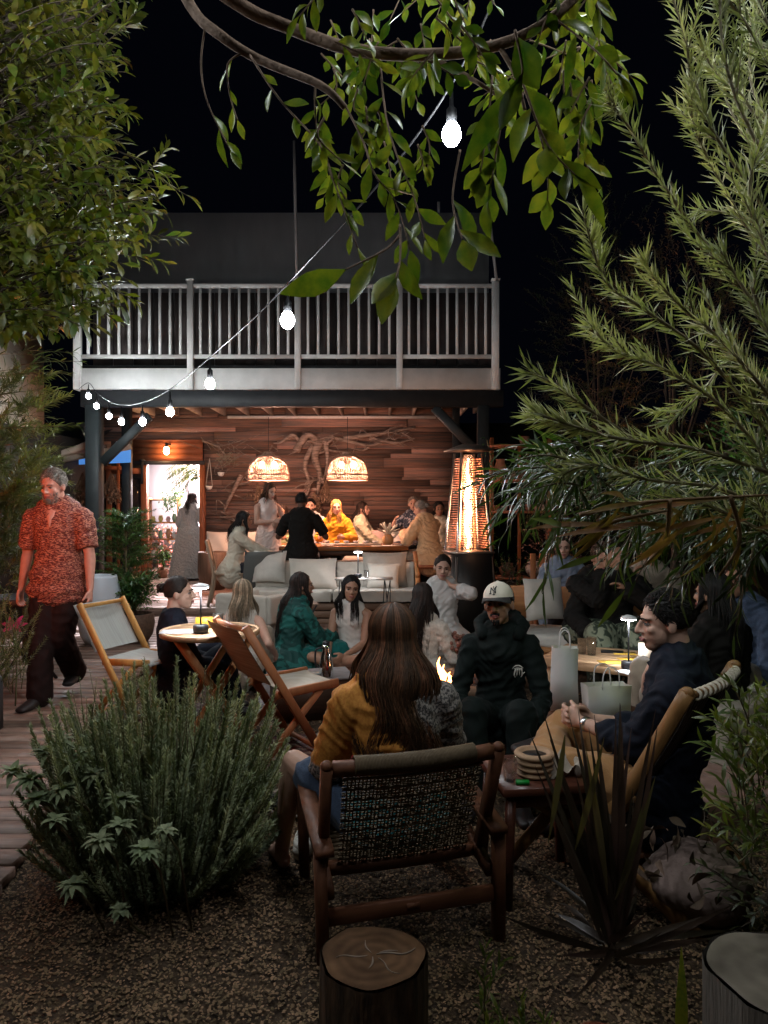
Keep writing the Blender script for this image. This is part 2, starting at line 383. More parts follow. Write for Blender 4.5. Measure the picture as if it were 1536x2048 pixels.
# posts and braces
M_post = mat('slate_post', (.020, .025, .026), (.014, .018, .019), rough=.6, ns=4)
for px, w, yy, z0 in ((189, .2, BY+.06, .0), (966, .16, BY+.06, .0), (254, .14, 12.3, .0), (912, .12, 12.6, .1)):
    g = G(); x = P(px, 900, yy).x; g.bar((x, yy, z0), (x, yy, f(812)+(.3 if yy > 12 else .01)), w, w, up=(0, 1, 0), ch=.06); H(g, 'porch_post', M_post)
for (a, b, yy) in (((205, 925), (300, 832), BY+.06), ((955, 905), (868, 815), BY+.06)):
    g = G(); g.bar(P(a[0], a[1], yy), P(b[0], b[1], yy), .09, .13, up=(0, 0, 1)); H(g, 'brace', M_post)
# flag poles rising from the railing
M_pole = mat('grey_pole', (.3, .28, .27), rough=.5)
for px0, py0, px1, py1 in ((594, 560, 588, 282), (993, 560, 972, 372)):
    g = G(); g.tube([P(px0, py0, BY-.08), P(px1, py1, BY-.08)], .022, n=4); o = g.obj('pole', M_pole, label=('slim metal pole standing on the middle balcony post' if px0 < 700 else 'slim metal pole leaning from the right end balcony post'), category='pole', group='poles on the balcony')
# doorway
M_reddoor = wood('red_cedar', (.33, .115, .05), (.22, .075, .035), 2, rough=.5)
M_redx = wood('red_cedar_wide', (.33, .115, .05), (.2, .07, .035), 0, rough=.5)
zt = P(300, 937, HW).z; zd = .14; y0 = HW-.06
g = G()
g.bar((dx0-.045, y0, zd), (dx0-.045, y0, zt+.06), .09, .12, up=(0, 1, 0), ch=.05); g.bar((dx1+.045, y0, zd), (dx1+.045, y0, zt+.06), .09, .12, up=(0, 1, 0), ch=.05)
H(g, 'door_frame', M_reddoor)
g = G(); za = P(300, 922, HW).z; zb = P(300, 883, HW).z
for k in range(3): g.box(((dx0-.3+dx1+.03)/2, HW-.055-.004*(k % 2), za+(zb-za)*(k+.5)/3), (dx1-dx0+.36, .05, (zb-za)/3-.006))
g.bar((dx0-.33, HW-.075, zb+.01), (dx1+.05, HW-.075, zb+.01), .08, .03); H(g, 'door_header', M_redx)
g = G(); g.bar((dx0-1.0, HW-.13, za-.04), (dx1+.1, HW-.13, za-.04), .02, .07); H(g, 'door_rail', M_black)
sd = thing('sliding_door', 'red framed glazed barn door slid open left of the doorway', 'door', (dx0-.36, HW-.12, zd))
g = G(); hh = zt-zd; w = .62
for x in (-w/2, w/2): g.bar((x, 0, 0), (x, 0, hh), .1, .045, up=(0, 1, 0), ch=.05)
g.bar((-w/2+.05, 0, hh-.05), (w/2-.05, 0, hh-.05), .044, .1, ch=.05); g.bar((-w/2+.05, 0, .17), (w/2-.05, 0, .17), .044, .34, ch=.05)
g.obj('frame', M_reddoor, sd)
g = G(); g.box((0, .005, hh*.58), (w-.1, .008, hh*.66)); g.obj('pane', mat('dark_glass', (.02, .02, .022), rough=.06, spec=.8), sd)
g = G(); g.bar((w/2-.02, -.035, hh-.28), (w/2-.02, -.035, hh+.16), .045, .012, up=(0, 1, 0)); g.lathe([(.05, -.012), (.05, .012)], (w/2-.02, -.04, hh+.14)); g.obj('hanger', M_black, sd)
g = G(); g.tube([(w/2, -.04, .85), (w/2, -.05, 1.05)], .012, n=3); g.obj('handle', M_steel, sd)
# glazed bay left of the doorway with its mullions
g = G(); xa = P(205, 1000, HW).x
for px in (210, 243): x = P(px, 1000, HW).x; g.bar((x, HW-.16, .14), (x, HW-.16, P(0, 925, HW).z), .05, .06, up=(0, 1, 0))
g.bar((P(200, 0, HW).x, HW-.16, P(0, 937, HW).z), (P(246, 0, HW).x, HW-.16, P(0, 937, HW).z), .06, .07); H(g, 'window_frame', M_redx)
# shop room behind the doorway
M_room = mat('shop_white_wall', (.75, .70, .72), rough=.8)
g = G(); rx0, rx1, ry0, ry1 = dx0-1.2, dx1+.7, HW+.12, HW+3.6
g.box(((rx0+rx1)/2, ry1, 1.5), (rx1-rx0, .06, 2.9)); g.box((rx0, (ry0+ry1)/2, 1.5), (.06, ry1-ry0-.07, 2.9)); g.box((rx1, (ry0+ry1)/2, 1.5), (.06, ry1-ry0-.07, 2.9))
g.box(((rx0+rx1)/2, (ry0+ry1)/2, 2.98), (rx1-rx0+.2, ry1-ry0+.2, .05)); H(g, 'shop_wall', M_room)
g = G(); g.box(((rx0+rx1)/2, (ry0+ry1)/2-.02, .10), (rx1-rx0-.07, ry1-ry0-.07, .06)); H(g, 'shop_floor', mat('shop_floor_boards', (.35, .25, .2), (.28, .2, .15), ns=4))
sl = thing('ceiling_lamp', 'bright white lamp lighting the shop room behind the doorway', 'lamp', ((dx0+dx1)/2, HW+1.5, 2.88))
g = G(); g.lathe([(.02, 0), (.16, -.02), (.17, -.05), (.02, -.06)]); g.obj('diffuser', mat('shop_light_glow', (1, 1, 1), emit=(1, .84, .84), es=2800), sl)
cu = G(); n = 60
for j in range(n): pass
cv = []; yc = HW+2.9
for k in range(2):
    for j in range(n+1): cv.append((dx0-.05+j/n*.9, yc+.05*math.sin(j*.75)*(1+.4*k), 2.75-2.5*k))
cu.add(cv, np.array([(j, j+1, n+2+j, n+1+j) for j in range(n)])); cu.obj('curtain', mat('white_curtain', (.72, .68, .72), rough=.8), label='white pleated curtain hanging inside the shop doorway', category='curtain')
# shop shelf with pots and goods
ss = thing('plant_shelf', 'tall orange wood shelf inside the lit shop doorway', 'shelf', (dx0-.17, HW+1.5, .13))
g = G()
for x in (-.3, .3): g.bar((x, 0, 0), (x, 0, 1.55), .04, .25, up=(0, 1, 0))
g.obj('upright', M_teak, ss)
for z in (.35, .72, 1.05, 1.5):
    g = G(); g.bar((-.3, 0, z), (.3, 0, z), .26, .03); g.obj('shelf_board', M_teakx, ss)
pc = [(.6, .3, .25), (.75, .7, .65), (.35, .2, .1), (.8, .5, .5), (.2, .3, .2), (.7, .55, .2)]
for z in (.365, .735, 1.065):
    for x in (-.2, -.05, .1, .22):
        g = G(); h = R.uniform(.08, .2); g.lathe([(.03, 0), (.05, h*.5), (.035, h*.9), (.04, h)], seg=12); ci = R.randrange(6)
        col = ['pinkish', 'white', 'brown', 'rose', 'green', 'mustard'][ci]
        o = g.obj('vase', mat('glaze%d' % ci, pc[ci], rough=.35), smooth=True, label='small %s vase %s of the shop shelf' % (col, 'low' if z < .5 else 'mid-height' if z < .9 else 'high'), category='vase', group='pots on the shop shelf')
        o['label'] = 'small %s vase on the %s board of the lit shop shelf, %s' % (col, {.365: 'lowest', .735: 'middle', 1.065: 'upper'}[z], {-.2: 'leftmost', -.05: 'second from left', .1: 'third from left', .22: 'rightmost'}[x])
        o.location = (dx0-.17+x, HW+1.42, .13+z)

# neighbour building at the left edge with a small roof and blue lit panel
nb = thing('neighbour_building', 'beige rendered building at the left edge with a sloping roof', 'building', (-4.6, 8.5, 0))
g = G(); g.box((-2.05, 0, 2.0), (3.2, 5.0, 4.0)); 
g2 = g.obj('wall', mat('beige_render', (.55, .48, .38), (.45, .39, .31), rough=.9, ns=2, bump=.2), nb)
M_eave = mat('eave_timber', (.28, .22, .17), rough=.7)
lr = thing('lean_to_roof', 'small sloping roof with blue lit panels beside the porch', 'roof', (0, 0, 0))
g = G(); g.bar(P(82, 925, 11.5), P(185, 890, 11.5), .3, .1); g.bar(P(96, 925, 11.45), P(262, 893, 11.45), .06, .09); g.obj('eave', M_eave, lr)
g = G(); a, b, c_, d = P(84, 912, 11.6), P(182, 888, 11.6), P(245, 845, 14), P(110, 850, 14); g.add([a, b, c_, d], [(0, 1, 2, 3)]); g.obj('roof_sheet', M_black, lr)
g = G(); g.add([P(90, 932, 12), P(262, 925, 12), P(262, 895, 12), P(100, 915, 12)], [(0, 1, 2, 3)]); g.obj('panel', mat('blue_lit_panel', (.1, .25, .5), emit=(.08, .28, .75), es=.75), lr)

# far dark garden wall behind everything
g = G(); g.box((7.5, 17, 1.7), (12, .15, 3.4)); g.obj('garden_wall', mat('dark_fence', (.03, .025, .02), (.02, .017, .014), rough=.9, ns=3), label='dark board wall closing the garden behind the shrubs', category='wall')
g = G(); g.box((-5.0, 11, 1.3), (.1, 7, 2.6)); g.obj('side_wall', mat('dark_fence', (.03, .025, .02)), label='dark board wall beside the lean-to at left', category='wall')

# ------------------------------------------------------------------ string of bulbs
st = thing('string_light', 'string of bright white bulbs looping from the near tree to the balcony post', 'string light')
B = [(903, 268, 2.6), (575, 640, 3.5), (420, 767, 4.8), (340, 823, 5.7), (285, 843, 6.6), (243, 843, 7.6), (218, 832, 8.5), (193, 812, 9.1), (177, 792, 9.6)]
off = [(.55, .8, 3.55), (1.0, -.6, 3.9), (.2, 1.7, 3.2)]
bulbs = [tuple(P(*b)) for b in B]
hang = .17
cable = [(1.6, -1.2, 4.1+hang), (1.3, .7, 3.5+hang), (.62, 1.5, 3.3+hang)]+[(x, y, z+hang) for x, y, z in bulbs]+[tuple(P(158, 778, 10.4))]
g = G(); g.tube(cable, .0045, seg=6, n=90); g.obj('cord', M_rubber, st)
extra = [(1.3, .7, 3.5), (.62, 1.5, 3.3)]
def bulb(loc, par, m=None, r=.028, sock=.075):
    x, y, z = loc; g = G(); g.lathe([(.006, hang-.02), (.008, sock+.02), (.018, sock+.01), (.019, r*.9), (.014, r*.8)], (x, y, z), seg=10); o = g.obj('socket', M_rubber, par, smooth=True)
    g = G(); g.lathe([(.002, -r*1.25), (r*.6, -r*1.05), (r*.93, -r*.5), (r, 0), (r*.85, r*.55), (r*.5, r*1.1), (.01, r*1.2)], (x, y, z), seg=14); g.obj('bulb', m or M_bulb, o, smooth=True)
for b in bulbs+extra: bulb(b, st, r=.034 if b[1] < 4 else .030)
st2 = thing('string_light', 'second string of bright bulbs crossing overhead just above the view', 'string light')
ex2 = [(-2.7+.72*k, 1.25+.10*k, 3.35-.15*math.sin(k*.7)) for k in range(3)]
g = G(); g.tube([(x, y, z+hang) for x, y, z in ex2], .0045, seg=6, n=40); g.obj('cord', M_rubber, st2)
for q in ex2: bulb(q, st2)
# bare warm bulb over the doorway
wl = thing('wall_lamp', 'single warm bulb in a black holder on the red door header', 'lamp')
x, y, z = P(333, 901, HW-.3); g = G(); g.bar((x, HW-.08, z+.12), (x, y-.02, z+.12), .03, .03); g.lathe([(.03, .05), (.025, .13)], (x, y, z)); g.obj('holder', M_black, wl)
g = G(); g.ell((x, y, z), (.05, .05, .075), 12); g.obj('bulb', mat('amber_bulb', (1, .8, .5), emit=(1, .50, .2), es=120), wl, smooth=True)

# ------------------------------------------------------------------ wicker pendants
M_wick = mat('wicker', (.38, .26, .19), (.22, .14, .10), rough=.7, ns=30, tint=.1)
M_warm = mat('warm_bulb', (1, .8, .6), emit=(1, .50, .34), es=2000)
def pendant():
    t = thing('pendant_lamp', 'woven wicker dome pendant hanging above the left half of the long table', 'pendant lamp', group='wicker pendants over the long table')
    g = G(); prof = [(.0, .47), (.07, .465), (.10, .42), (.17, .39), (.26, .32), (.315, .22), (.335, .1), (.34, .0)]
    pr = np.array(smoothpath([(a, 0, b) for a, b in prof], 42))
    for k in range(54):
        a = k/54*6.283; g.tube([(p[0]*math.cos(a), p[0]*math.sin(a), p[2]) for p in pr[1::2]*A(1.02, 1, 1)], .0068, seg=4, col=R.uniform(.8, 1.2))
    for i, p in enumerate(pr[2:]):
        r = p[0]+.003
        g.tube([(r*math.cos(a), r*math.sin(a), p[2]+.002*math.sin(a*22+i)) for a in np.linspace(0, 6.283, 33)], .0058, seg=4, col=R.uniform(.7, 1.25))
    for p in (pr[-1], pr[-6]):
        g.tube([((p[0]+.004)*math.cos(a), (p[0]+.004)*math.sin(a), p[2]) for a in np.linspace(0, 6.283, 33)], .011, seg=5)
    g.obj('shade', M_wick, t)
    g = G(); g.tube([(0, 0, .46), (0, 0, 1.05)], .005, n=3); g.obj('cord', M_rubber, t)
    for s in (-1, 1):
        g = G(); g.lathe([(.02, .30), (.02, .37)], (s*.1, -.03, 0), seg=10); o = g.obj('socket', M_rubber, t)
        g = G(); g.ell((s*.1, -.03, .25), (.042, .042, .055), 12); g.obj('bulb', M_warm, o, smooth=True)
    return t
PY = 11.5
p1 = pendant(); p1.location = P(537, 960, PY); p2 = dup(p1, P(695, 960, PY), 0, 'woven wicker dome pendant hanging above the right half of the long table')
for p in (p1, p2): p.scale = (.93,)*3

# ------------------------------------------------------------------ pyramid heaters
M_flame = mat('flame', (1, .6, .2), emit=(1, .45, .22), es=150)
def heater():
    t = thing('patio_heater', 'tall pyramid patio heater with glowing flame tube beside the long table', 'patio heater')
    g = G(); a, b, h0 = .265, .225, .95
    g.add([(s*a, q*a, .03) for s, q in ((-1, -1), (1, -1), (1, 1), (-1, 1))]+[(s*b, q*b, h0) for s, q in ((-1, -1), (1, -1), (1, 1), (-1, 1))],
          [(0, 1, 5, 4), (1, 2, 6, 5), (2, 3, 7, 6), (3, 0, 4, 7), (4, 5, 6, 7), (3, 2, 1, 0)]); g.obj('base', mat('bronze_panel', (.03, .026, .023), rough=.45, metal=.4), t)
    g = G(); g.box((0, 0, h0+.012), (b*2+.03, b*2+.03, .02)); g.obj('burner_plate', mat('burner_plate', (.5, .42, .35), rough=.35, metal=.8), t)
    T = 2.12
    for s, q in ((-1, -1), (1, -1), (1, 1), (-1, 1)):
        g = G(); g.bar((s*(a+.012), q*(a+.012), 0), (s*.125, q*.125, T), .026, .026, up=(s, q, 0)); g.obj('leg', M_steel, t)
    g = G()
    for k in range(38):
        z = h0+.06+k*(T-h0-.1)/38; r = np.interp(z, [0, T], [a+.008, .12])
        for s in (-1, 1): g.bar((-r, s*r, z), (r, s*r, z), .005, .010); g.bar((s*r, -r, z), (s*r, r, z), .005, .010)
    g.obj('grille', mat('grille_wire', (.62, .3, .2), rough=.4, metal=.7), t)
    g = G(); g.lathe([(.052, h0+.02), (.052, T-.02)], seg=20); me = g.mesh('tube')
    o = link('glass_tube', me, t); me.materials.append(mat('glowing_tube_glass', (1, .95, .9), rough=.02, alpha=.12, spec=.6, emit=(1, .3, .1), es=.5)); me.shade_smooth()  # the flame's orange glow is put into the glass as faint emission
    g = G(); pts = []; rr = []
    for k in range(46):
        u = k/45; pts.append((.012*math.sin(u*19), .012*math.cos(u*23), h0+.05+u*(T-h0-.12))); rr.append(.006+.026*math.sin(math.pi*min(u*1.05+.03, 1))*(.62+.38*abs(math.sin(u*11+.4))))
    g.loft(pts, rr, seg=8, round_=False); g.obj('flame', M_flame, t, smooth=True)
    for s in (-1, 1):
        g = G(); g.bar((s*.10, .03, h0+.03), (s*.075, .03, T-.05), .028, .004, up=(0, 1, 0)); g.obj('reflection_plate', mat('hot_reflector', (1, .75, .4), rough=.25, metal=1, emit=(1, .34, .12), es=1.3), t)  # glowing plates added to stand in for flame reflections on the glass
    g = G()
    g.add([(s*.23, q*.23, T+.035) for s, q in ((-1, -1), (1, -1), (1, 1), (-1, 1))]+[(s*.08, q*.08, T+.10) for s, q in ((-1, -1), (1, -1), (1, 1), (-1, 1))]+[(s*.23, q*.23, T+.022) for s, q in ((-1, -1), (1, -1), (1, 1), (-1, 1))],
          [(0, 1, 5, 4), (1, 2, 6, 5), (2, 3, 7, 6), (3, 0, 4, 7), (4, 5, 6, 7), (11, 10, 9, 8), (8, 9, 1, 0), (9, 10, 2, 1), (10, 11, 3, 2), (11, 8, 0, 3)]); g.obj('cap', mat('heater_cap', (.2, .15, .12), rough=.4, metal=.6), t)
    return t
h1 = heater(); h1.location = (P(936, 1000, 8.7).x, 8.7, .02); h1.rotation_euler.z = rad(14)
h2 = dup(h1, (-3.0, 4.35, .02), 0, 'second pyramid patio heater glowing beside the boardwalk, just left of the view')
for c in h2.children:
    if c.name.startswith('flame'):
        c.data = c.data.copy(); c.data.materials[0] = mat('red_flame', (1, .4, .1), emit=(1, .20, .07), es=190)
    if c.name.startswith('grille'): c.scale = (1, 1, 1)
# ------------------------------------------------------------------ people
def remesh(g, vox, smooth=2, wrinkle=0., wf=19., seed=0):
    me = g.mesh('tmp'); o = bpy.data.objects.new('tmp', me); C.objects.link(o)
    m = o.modifiers.new('r', 'REMESH'); m.mode = 'VOXEL'; m.voxel_size = vox; m.use_smooth_shade = True
    if smooth:
        s = o.modifiers.new('s', 'SMOOTH'); s.factor = .5; s.iterations = smooth
    dg = bpy.context.evaluated_depsgraph_get(); dg.update(); out = bpy.data.meshes.new_from_object(o.evaluated_get(dg))
    bpy.data.objects.remove(o); bpy.data.meshes.remove(me)
    if wrinkle:
        n = len(out.vertices); co = np.empty(n*3); out.vertices.foreach_get('co', co); co = co.reshape(-1, 3)
        nm = np.empty(n*3); out.vertices.foreach_get('normal', nm); nm = nm.reshape(-1, 3)
        q = co*wf+seed; q = q+.9*np.sin(q[:, [1, 2, 0]]*.83+1)+.45*np.sin(q[:, [2, 0, 1]]*2.1)
        w = 1-np.abs(np.sin(q[:, 0]*1.3+q[:, 2]*1.5))*1.3; w += .8-np.abs(np.sin(q[:, 2]*2.4-q[:, 1]*1.7+.6*q[:, 0]))*1.1; w += .4*np.sin(q[:, 1]*4.1+q[:, 2]*3.3)
        co += nm*(w*wrinkle)[:, None]; out.vertices.foreach_set('co', co.ravel())
    out.shade_smooth(); return out
def skin(n): 
    c = {'fair': (.50, .30, .22), 'tan': (.36, .19, .12), 'brown': (.20, .10, .065), 'dark': (.09, .045, .03), 'ruddy': (.55, .26, .19)}[n]
    return mat('skin_'+n, c, tuple(x*.85 for x in c), rough=.5, ns=20, spec=.35)
def hairm(n):
    c = {'black': (.010, .008, .007), 'dark': (.022, .013, .009), 'brown': (.07, .035, .018), 'auburn': (.085, .037, .015), 'blonde': (.42, .27, .12), 'ash': (.26, .19, .12), 'grey': (.24, .21, .18), 'gold': (.50, .26, .08)}[n]
    return mat('hair_'+n, c, tuple(x*.55 for x in c), rough=.65, ns=40, spec=.3, tint=.2)
def V3(*a): return np.array(a, float)
def ik(a, c, l1, l2, pole):
    a, c = np.array(a, float), np.array(c, float); d = c-a; L = np.linalg.norm(d); mx = (l1+l2)*.995
    if L > mx: c = a+d/L*mx; d = c-a; L = mx
    t = d/L; x = (l1*l1-l2*l2+L*L)/(2*L); h = math.sqrt(max(l1*l1-x*x, 0)); p = np.array(pole, float); p = p-t*np.dot(p, t); p = nrm(p)
    return a+t*x+p*h, c
def rotm(yaw=0, pitch=0, roll=0):     # pitch>0 looks down, roll>0 tilts to own right
    return Matrix.Rotation(rad(yaw), 3, 'Z')@Matrix.Rotation(rad(-pitch), 3, 'X')@Matrix.Rotation(rad(roll), 3, 'Y')
def person(label, loc, yaw, sit=None, lean=4, roll=0, bend=0, head=(0, 0, 0), hands=None, epole=None, feet=None, kpole=None, sk='fair', hair=('short', 'dark', .1), top=None, bot=None,
           shoe=None, fem=False, sc=1., vox=.0085, grip=(40, 40), beard=None, cap=None, build=1., group=None, twist=0, hairn=150, face=True, collar=False, tail=None):
    t = thing('person', label, 'person', loc, yaw, group, sc); g = G(); k = .9 if fem else 1.; k *= build
    ph = .95 if sit is None else sit+.10
    P0 = V3(0, 0, ph); la = rad(lean); lb = rad(lean+bend); ro = rad(roll)
    d1 = nrm(V3(math.sin(ro), math.sin(la), math.cos(la)*math.cos(ro))); d2 = nrm(V3(math.sin(ro), math.sin(lb), math.cos(lb)*math.cos(ro)))
    sp = [P0-d1*.09, P0, P0+d1*.10, P0+d1*.20, P0+d1*.20+d2*.12, P0+d1*.20+d2*.22, P0+d1*.20+d2*.29, P0+d1*.2+d2*.325]
    rr = [(.10, .09), (.165, .115), (.155, .105), (.135, .095), (.15, .108), (.168, .11), (.15, .09), (.075, .065)]
    if fem: rr = [(.10, .09), (.17, .115), (.15, .10), (.118, .085), (.132, .095), (.145, .098), (.13, .08), (.06, .055)]
    rr = [(a*build, b*build) for a, b in rr]
    S = np.array(Matrix.Rotation(rad(twist), 3, 'Z')@Vector((1, 0, 0))); Fd = nrm(np.cross(d2, S)*1.0)
    def torso(g, off, i0=0, i1=7, flare=0):
        if off > 0: i1 = 7
        else: i1 = 8
        if off > 0 and False: pass
        g.loft(sp[i0:i1], [(a+off+flare*max(0, 2-j)*.5, b+off+flare*max(0, 2-j)*.5) for j, (a, b) in enumerate(rr[i0:i1])], side=S, seg=20)
    nb = sp[7]; shw = (.165 if fem else .19)*build
    hf = rotm(*head); hm = np.array(hf)
    nk = nb+d2*.03; hc = nk+nrm(V3(0, .35, 1))*.062+hm@V3(0, .03, .055)
    hp = lambda *q: hc+hm@np.array(q, float)
    def shoulders(g, off):
        for s in (-1, 1): g.loft([nb-d2*.045+S*s*.04, nb-d2*.07+S*s*shw*.62, nb-d2*.095+S*s*shw], [(.052+off)*k, (.056+off)*k, (.053+off)*k], seg=12)
        if fem:
            for s in (-1, 1): g.ell(sp[4]+d2*.05+Fd*(.050+off*.5)+S*s*.065, (.055+off, .050+off, .06+off))
        else: g.ell(sp[5]+Fd*.035-d2*.01, (.14*build+off, .08+off, .09+off))
    torso(g, 0); shoulders(g, 0)
    g.loft([nb-d2*.03, nk, hp(0, -.025, -.02)], [(.062*k, .06*k), (.054*k, .055*k), (.052*k, .056*k)], side=S, seg=14)
    # head
    g.ell(hp(0, -.012, .03), (.077, .096, .092), 22, hf); g.ell(hp(0, .03, -.028), (.060, .062, .075), 18, hf); g.ell(hp(0, .052, -.078), (.036, .034, .032), 14, hf)
    g.loft([hp(0, .088, .022), hp(0, .106, -.008), hp(0, .109, -.023)], [.007, .010, .0135], seg=8); g.ell(hp(.012, .098, -.027), (.008, .010, .007), 8, hf); g.ell(hp(-.012, .098, -.027), (.008, .010, .007), 8, hf)
    g.ell(hp(0, .073, .031), (.056, .018, .012), 12, hf)
    for s in (-1, 1):
        g.ell(hp(s*.036, .062, -.016), (.024, .022, .020), 10, hf); g.ell(hp(s*.078, -.008, -.002), (.010, .020, .032), 10, hf)
    g.ell(hp(0, .083, -.056), (.026, .014, .012), 10, hf)
    # arms
    sh = {s: nb-d2*.095+S*s*shw for s in (-1, 1)}
    hands = hands or ((-.24, .1, ph-.13), (.24, .1, ph-.13)); ep = epole or ((-.5, -.7, -.5), (.5, -.7, -.5))
    arm = {}
    for i, s in enumerate((-1, 1)):
        e, w = ik(sh[s], hands[i], .29*(1 if not fem else .95), .255*(1 if not fem else .95), ep[i]); arm[s] = (sh[s], e, w)
        g.loft(smoothpath([sh[s], (sh[s]*.5+e*.5), e], 5), [.052*k, .050*k, .046*k, .042*k, .039*k], seg=12)
        g.loft(smoothpath([e, (e*.6+w*.4), w], 5), [.040*k, .042*k, .037*k, .030*k, .025*k], seg=12)
        # hand: palm, four fingers of unequal length, thumb from the side
        hd = nrm(w-e); mid = nrm(V3(-s, .15, 0)); pn = nrm(mid-hd*np.dot(mid, hd)); lat = np.cross(hd, pn)*s; lat = nrm(lat)   # lat towards the thumb
        if lat[1] < -.2: lat = -lat
        g.loft([w, w+hd*.03, w+hd*.085], [(.026*k, .018*k), (.034*k, .018*k), (.041*k, .015*k)], side=lat, seg=12)
        for q, (ox, fl, r) in enumerate(((.031, .072, .0095), (.0105, .080, .0098), (-.0105, .074, .0095), (-.031, .058, .0088))):
            c = rad(grip[i]*(1+.12*q)); p = w+hd*.085+lat*ox*k; d = hd; pts = [p-hd*.01]; cur = 0
            for m_, fr in enumerate((.42, .32, .26)):
                cur += c*(.35 if m_ == 0 else .5); d = hd*math.cos(cur)+pn*math.sin(cur)+lat*ox*1.2; d = nrm(d); p = p+d*fl*fr; pts.append(p)
            g.loft(pts, [r, r, r*.92, r*.8], seg=8)
        p = w+hd*.028+lat*.026*k; d = nrm(hd*.7+lat*.62+pn*.35); d2_ = nrm(hd*.85+lat*.15+pn*.5)
        g.loft([p, p+d*.035, p+d*.035+d2_*.03, p+d*.035+d2_*.052], [.0125, .012, .0105, .009], seg=8)
    # legs
    hips = {s: P0+V3(s*.088*build, .0, -.03) for s in (-1, 1)}
    if feet is None: feet = ((-.12, .46, .08), (.12, .46, .08)) if sit is not None else ((-.1, 0, .08), (.1, .05, .08))
    kp = kpole or (((-.15, 1, .7), (.15, 1, .7)) if sit is not None else ((0, 1, 0), (0, 1, 0)))
    leg = {}
    for i, s in enumerate((-1, 1)):
        kn, an = ik(hips[s], feet[i], .44, .43, kp[i]); leg[s] = (hips[s], kn, an)
        g.loft(smoothpath([hips[s], hips[s]*.45+kn*.55, kn], 6), [.088*k, .086*k, .080*k, .071*k, .062*k, .055*k], seg=14)
        cb = nrm((hips[s]-kn))*.0; g.loft(smoothpath([kn, kn*.65+an*.35, an], 6), [.054*k, .057*k, .056*k, .048*k, .038*k, .034*k], seg=14)
    foot = {}
    for i, s in enumerate((-1, 1)):
        kn, an = leg[s][1], leg[s][2]; sd = nrm(an-kn)
        fd = V3(s*.2, 1, 0) if abs(sd[2]) > .45 else nrm(V3(sd[0]*.3, sd[1]*.3, 0)+V3(s*.75, .6, 0))
        fd = nrm(fd-0*sd); z = -.045; foot[s] = (an, fd)
        g.loft([an-fd*.035+V3(0, 0, -.035), an+fd*.05+V3(0, 0, -.035), an+fd*.14+V3(0, 0, -.052), an+fd*.19+V3(0, 0, -.058)], [(.030, .034), (.036, .034), (.042, .022), (.032, .014)], side=np.cross(fd, V3(0, 0, 1)), seg=12)
        g.loft([an, an+V3(0, 0, -.03)], [.034*k, .032], seg=10)
    me = remesh(g, vox, 2); me.materials.append(skin(sk)); link('body', me, t)
    # face details
    if face:
        for s in (-1, 1):
            g = G(); g.ell(hp(s*.032, .0775, .006), (.0135, .011, .0058), 10, hf); e = g.obj('eye', mat('eye_white', (.28, .24, .22), rough=.2), t, smooth=True)
            g = G(); g.ell(hp(s*.032, .0845, .006), (.0066, .0048, .0054), 10, hf); g.obj('iris', mat('iris', (.012, .009, .007), rough=.1), e, smooth=True)
            g = G(); g.tube([hp(s*.018, .0855, .010), hp(s*.032, .0895, .0135), hp(s*.047, .079, .009)], .0022, seg=5, n=6); g.obj('eyelid', hairm('dark'), t)
            g = G(); g.tube([hp(s*.014, .094, .026), hp(s*.03, .0945, .031), hp(s*.05, .080, .026)], .0042, seg=6, n=6, r2=.002); g.obj('eyebrow', hairm(hair[1] if hair[1] not in ('blonde', 'gold') else 'brown'), t)
        g = G(); g.tube([hp(-.023, .090, -.056), hp(-.008, .0985, -.054), hp(.008, .0985, -.054), hp(.023, .090, -.056)], .0045, seg=8, n=8); g.tube([hp(-.019, .090, -.061), hp(0, .0985, -.063), hp(.019, .090, -.061)], .0048, seg=8, n=7)
        g.obj('lips', mat('lips', (.30, .10, .09), rough=.4), t, smooth=True)
    if beard:
        g = G(); 
        for _ in range(250 if beard == 'full' else 170):
            a = NR.uniform(-1.35, 1.35); z = NR.uniform(-.105, -.03) if abs(a) > .5 else NR.uniform(-.108, -.07); 
            if beard != 'full': a = NR.uniform(-.42, .42); z = NR.choice([NR.uniform(-.108, -.074), NR.uniform(-.046, -.040)])
            rx, ry = .0615*(1-.35*max(0, (-z-.07)/.04)), .066*(1-.22*max(0, (-z-.07)/.04)); p = hp(rx*math.sin(a), .03+ry*math.cos(a), z); d = hm@V3(.3*math.sin(a), .5*math.cos(a), -1)
            g.tube([p, p+d*.013], .0024, seg=4, r2=.0008)
        g.obj('beard', hairm('grey' if hair[1] == 'grey' else 'black'), t)
    # hair
    st, hcname, hl = hair; hmat = hairm(hcname); g = G()
    if st != 'bald':
        cv = []; nn = 20; cc = V3(0, -.017, .038); cr = V3(.084, .098, .094)
        low = -.55 if st in ('short', 'bun') else -.7
        for i in range(nn+1):
            th = math.pi*.5*(1-i/nn*1.0)
        for i in range(15):
            el = rad(90-i*9.5)
            for j in range(28):
                a = j/28*6.283; y = math.cos(a); e2 = el
                front = max(0, (y-.42)/.58); mn = rad(27*front-(38 if y < 0 else 18)*(1-front)) ; e2 = max(el, mn)
                nsx = 1+.035*math.sin(a*9+i)+.03*R.random()
                d = V3(math.sin(a)*math.cos(e2), y*math.cos(e2), math.sin(e2)); shrink = .93 if e2 > el else 1
                cv.append(hp(*(cc+cr*d*nsx*shrink)))
        g.add(cv, np.array([(i*28+j, i*28+(j+1) % 28, (i+1)*28+(j+1) % 28, (i+1)*28+j) for i in range(14) for j in range(28)]), NR.uniform(.7, 1.2, len(cv)))
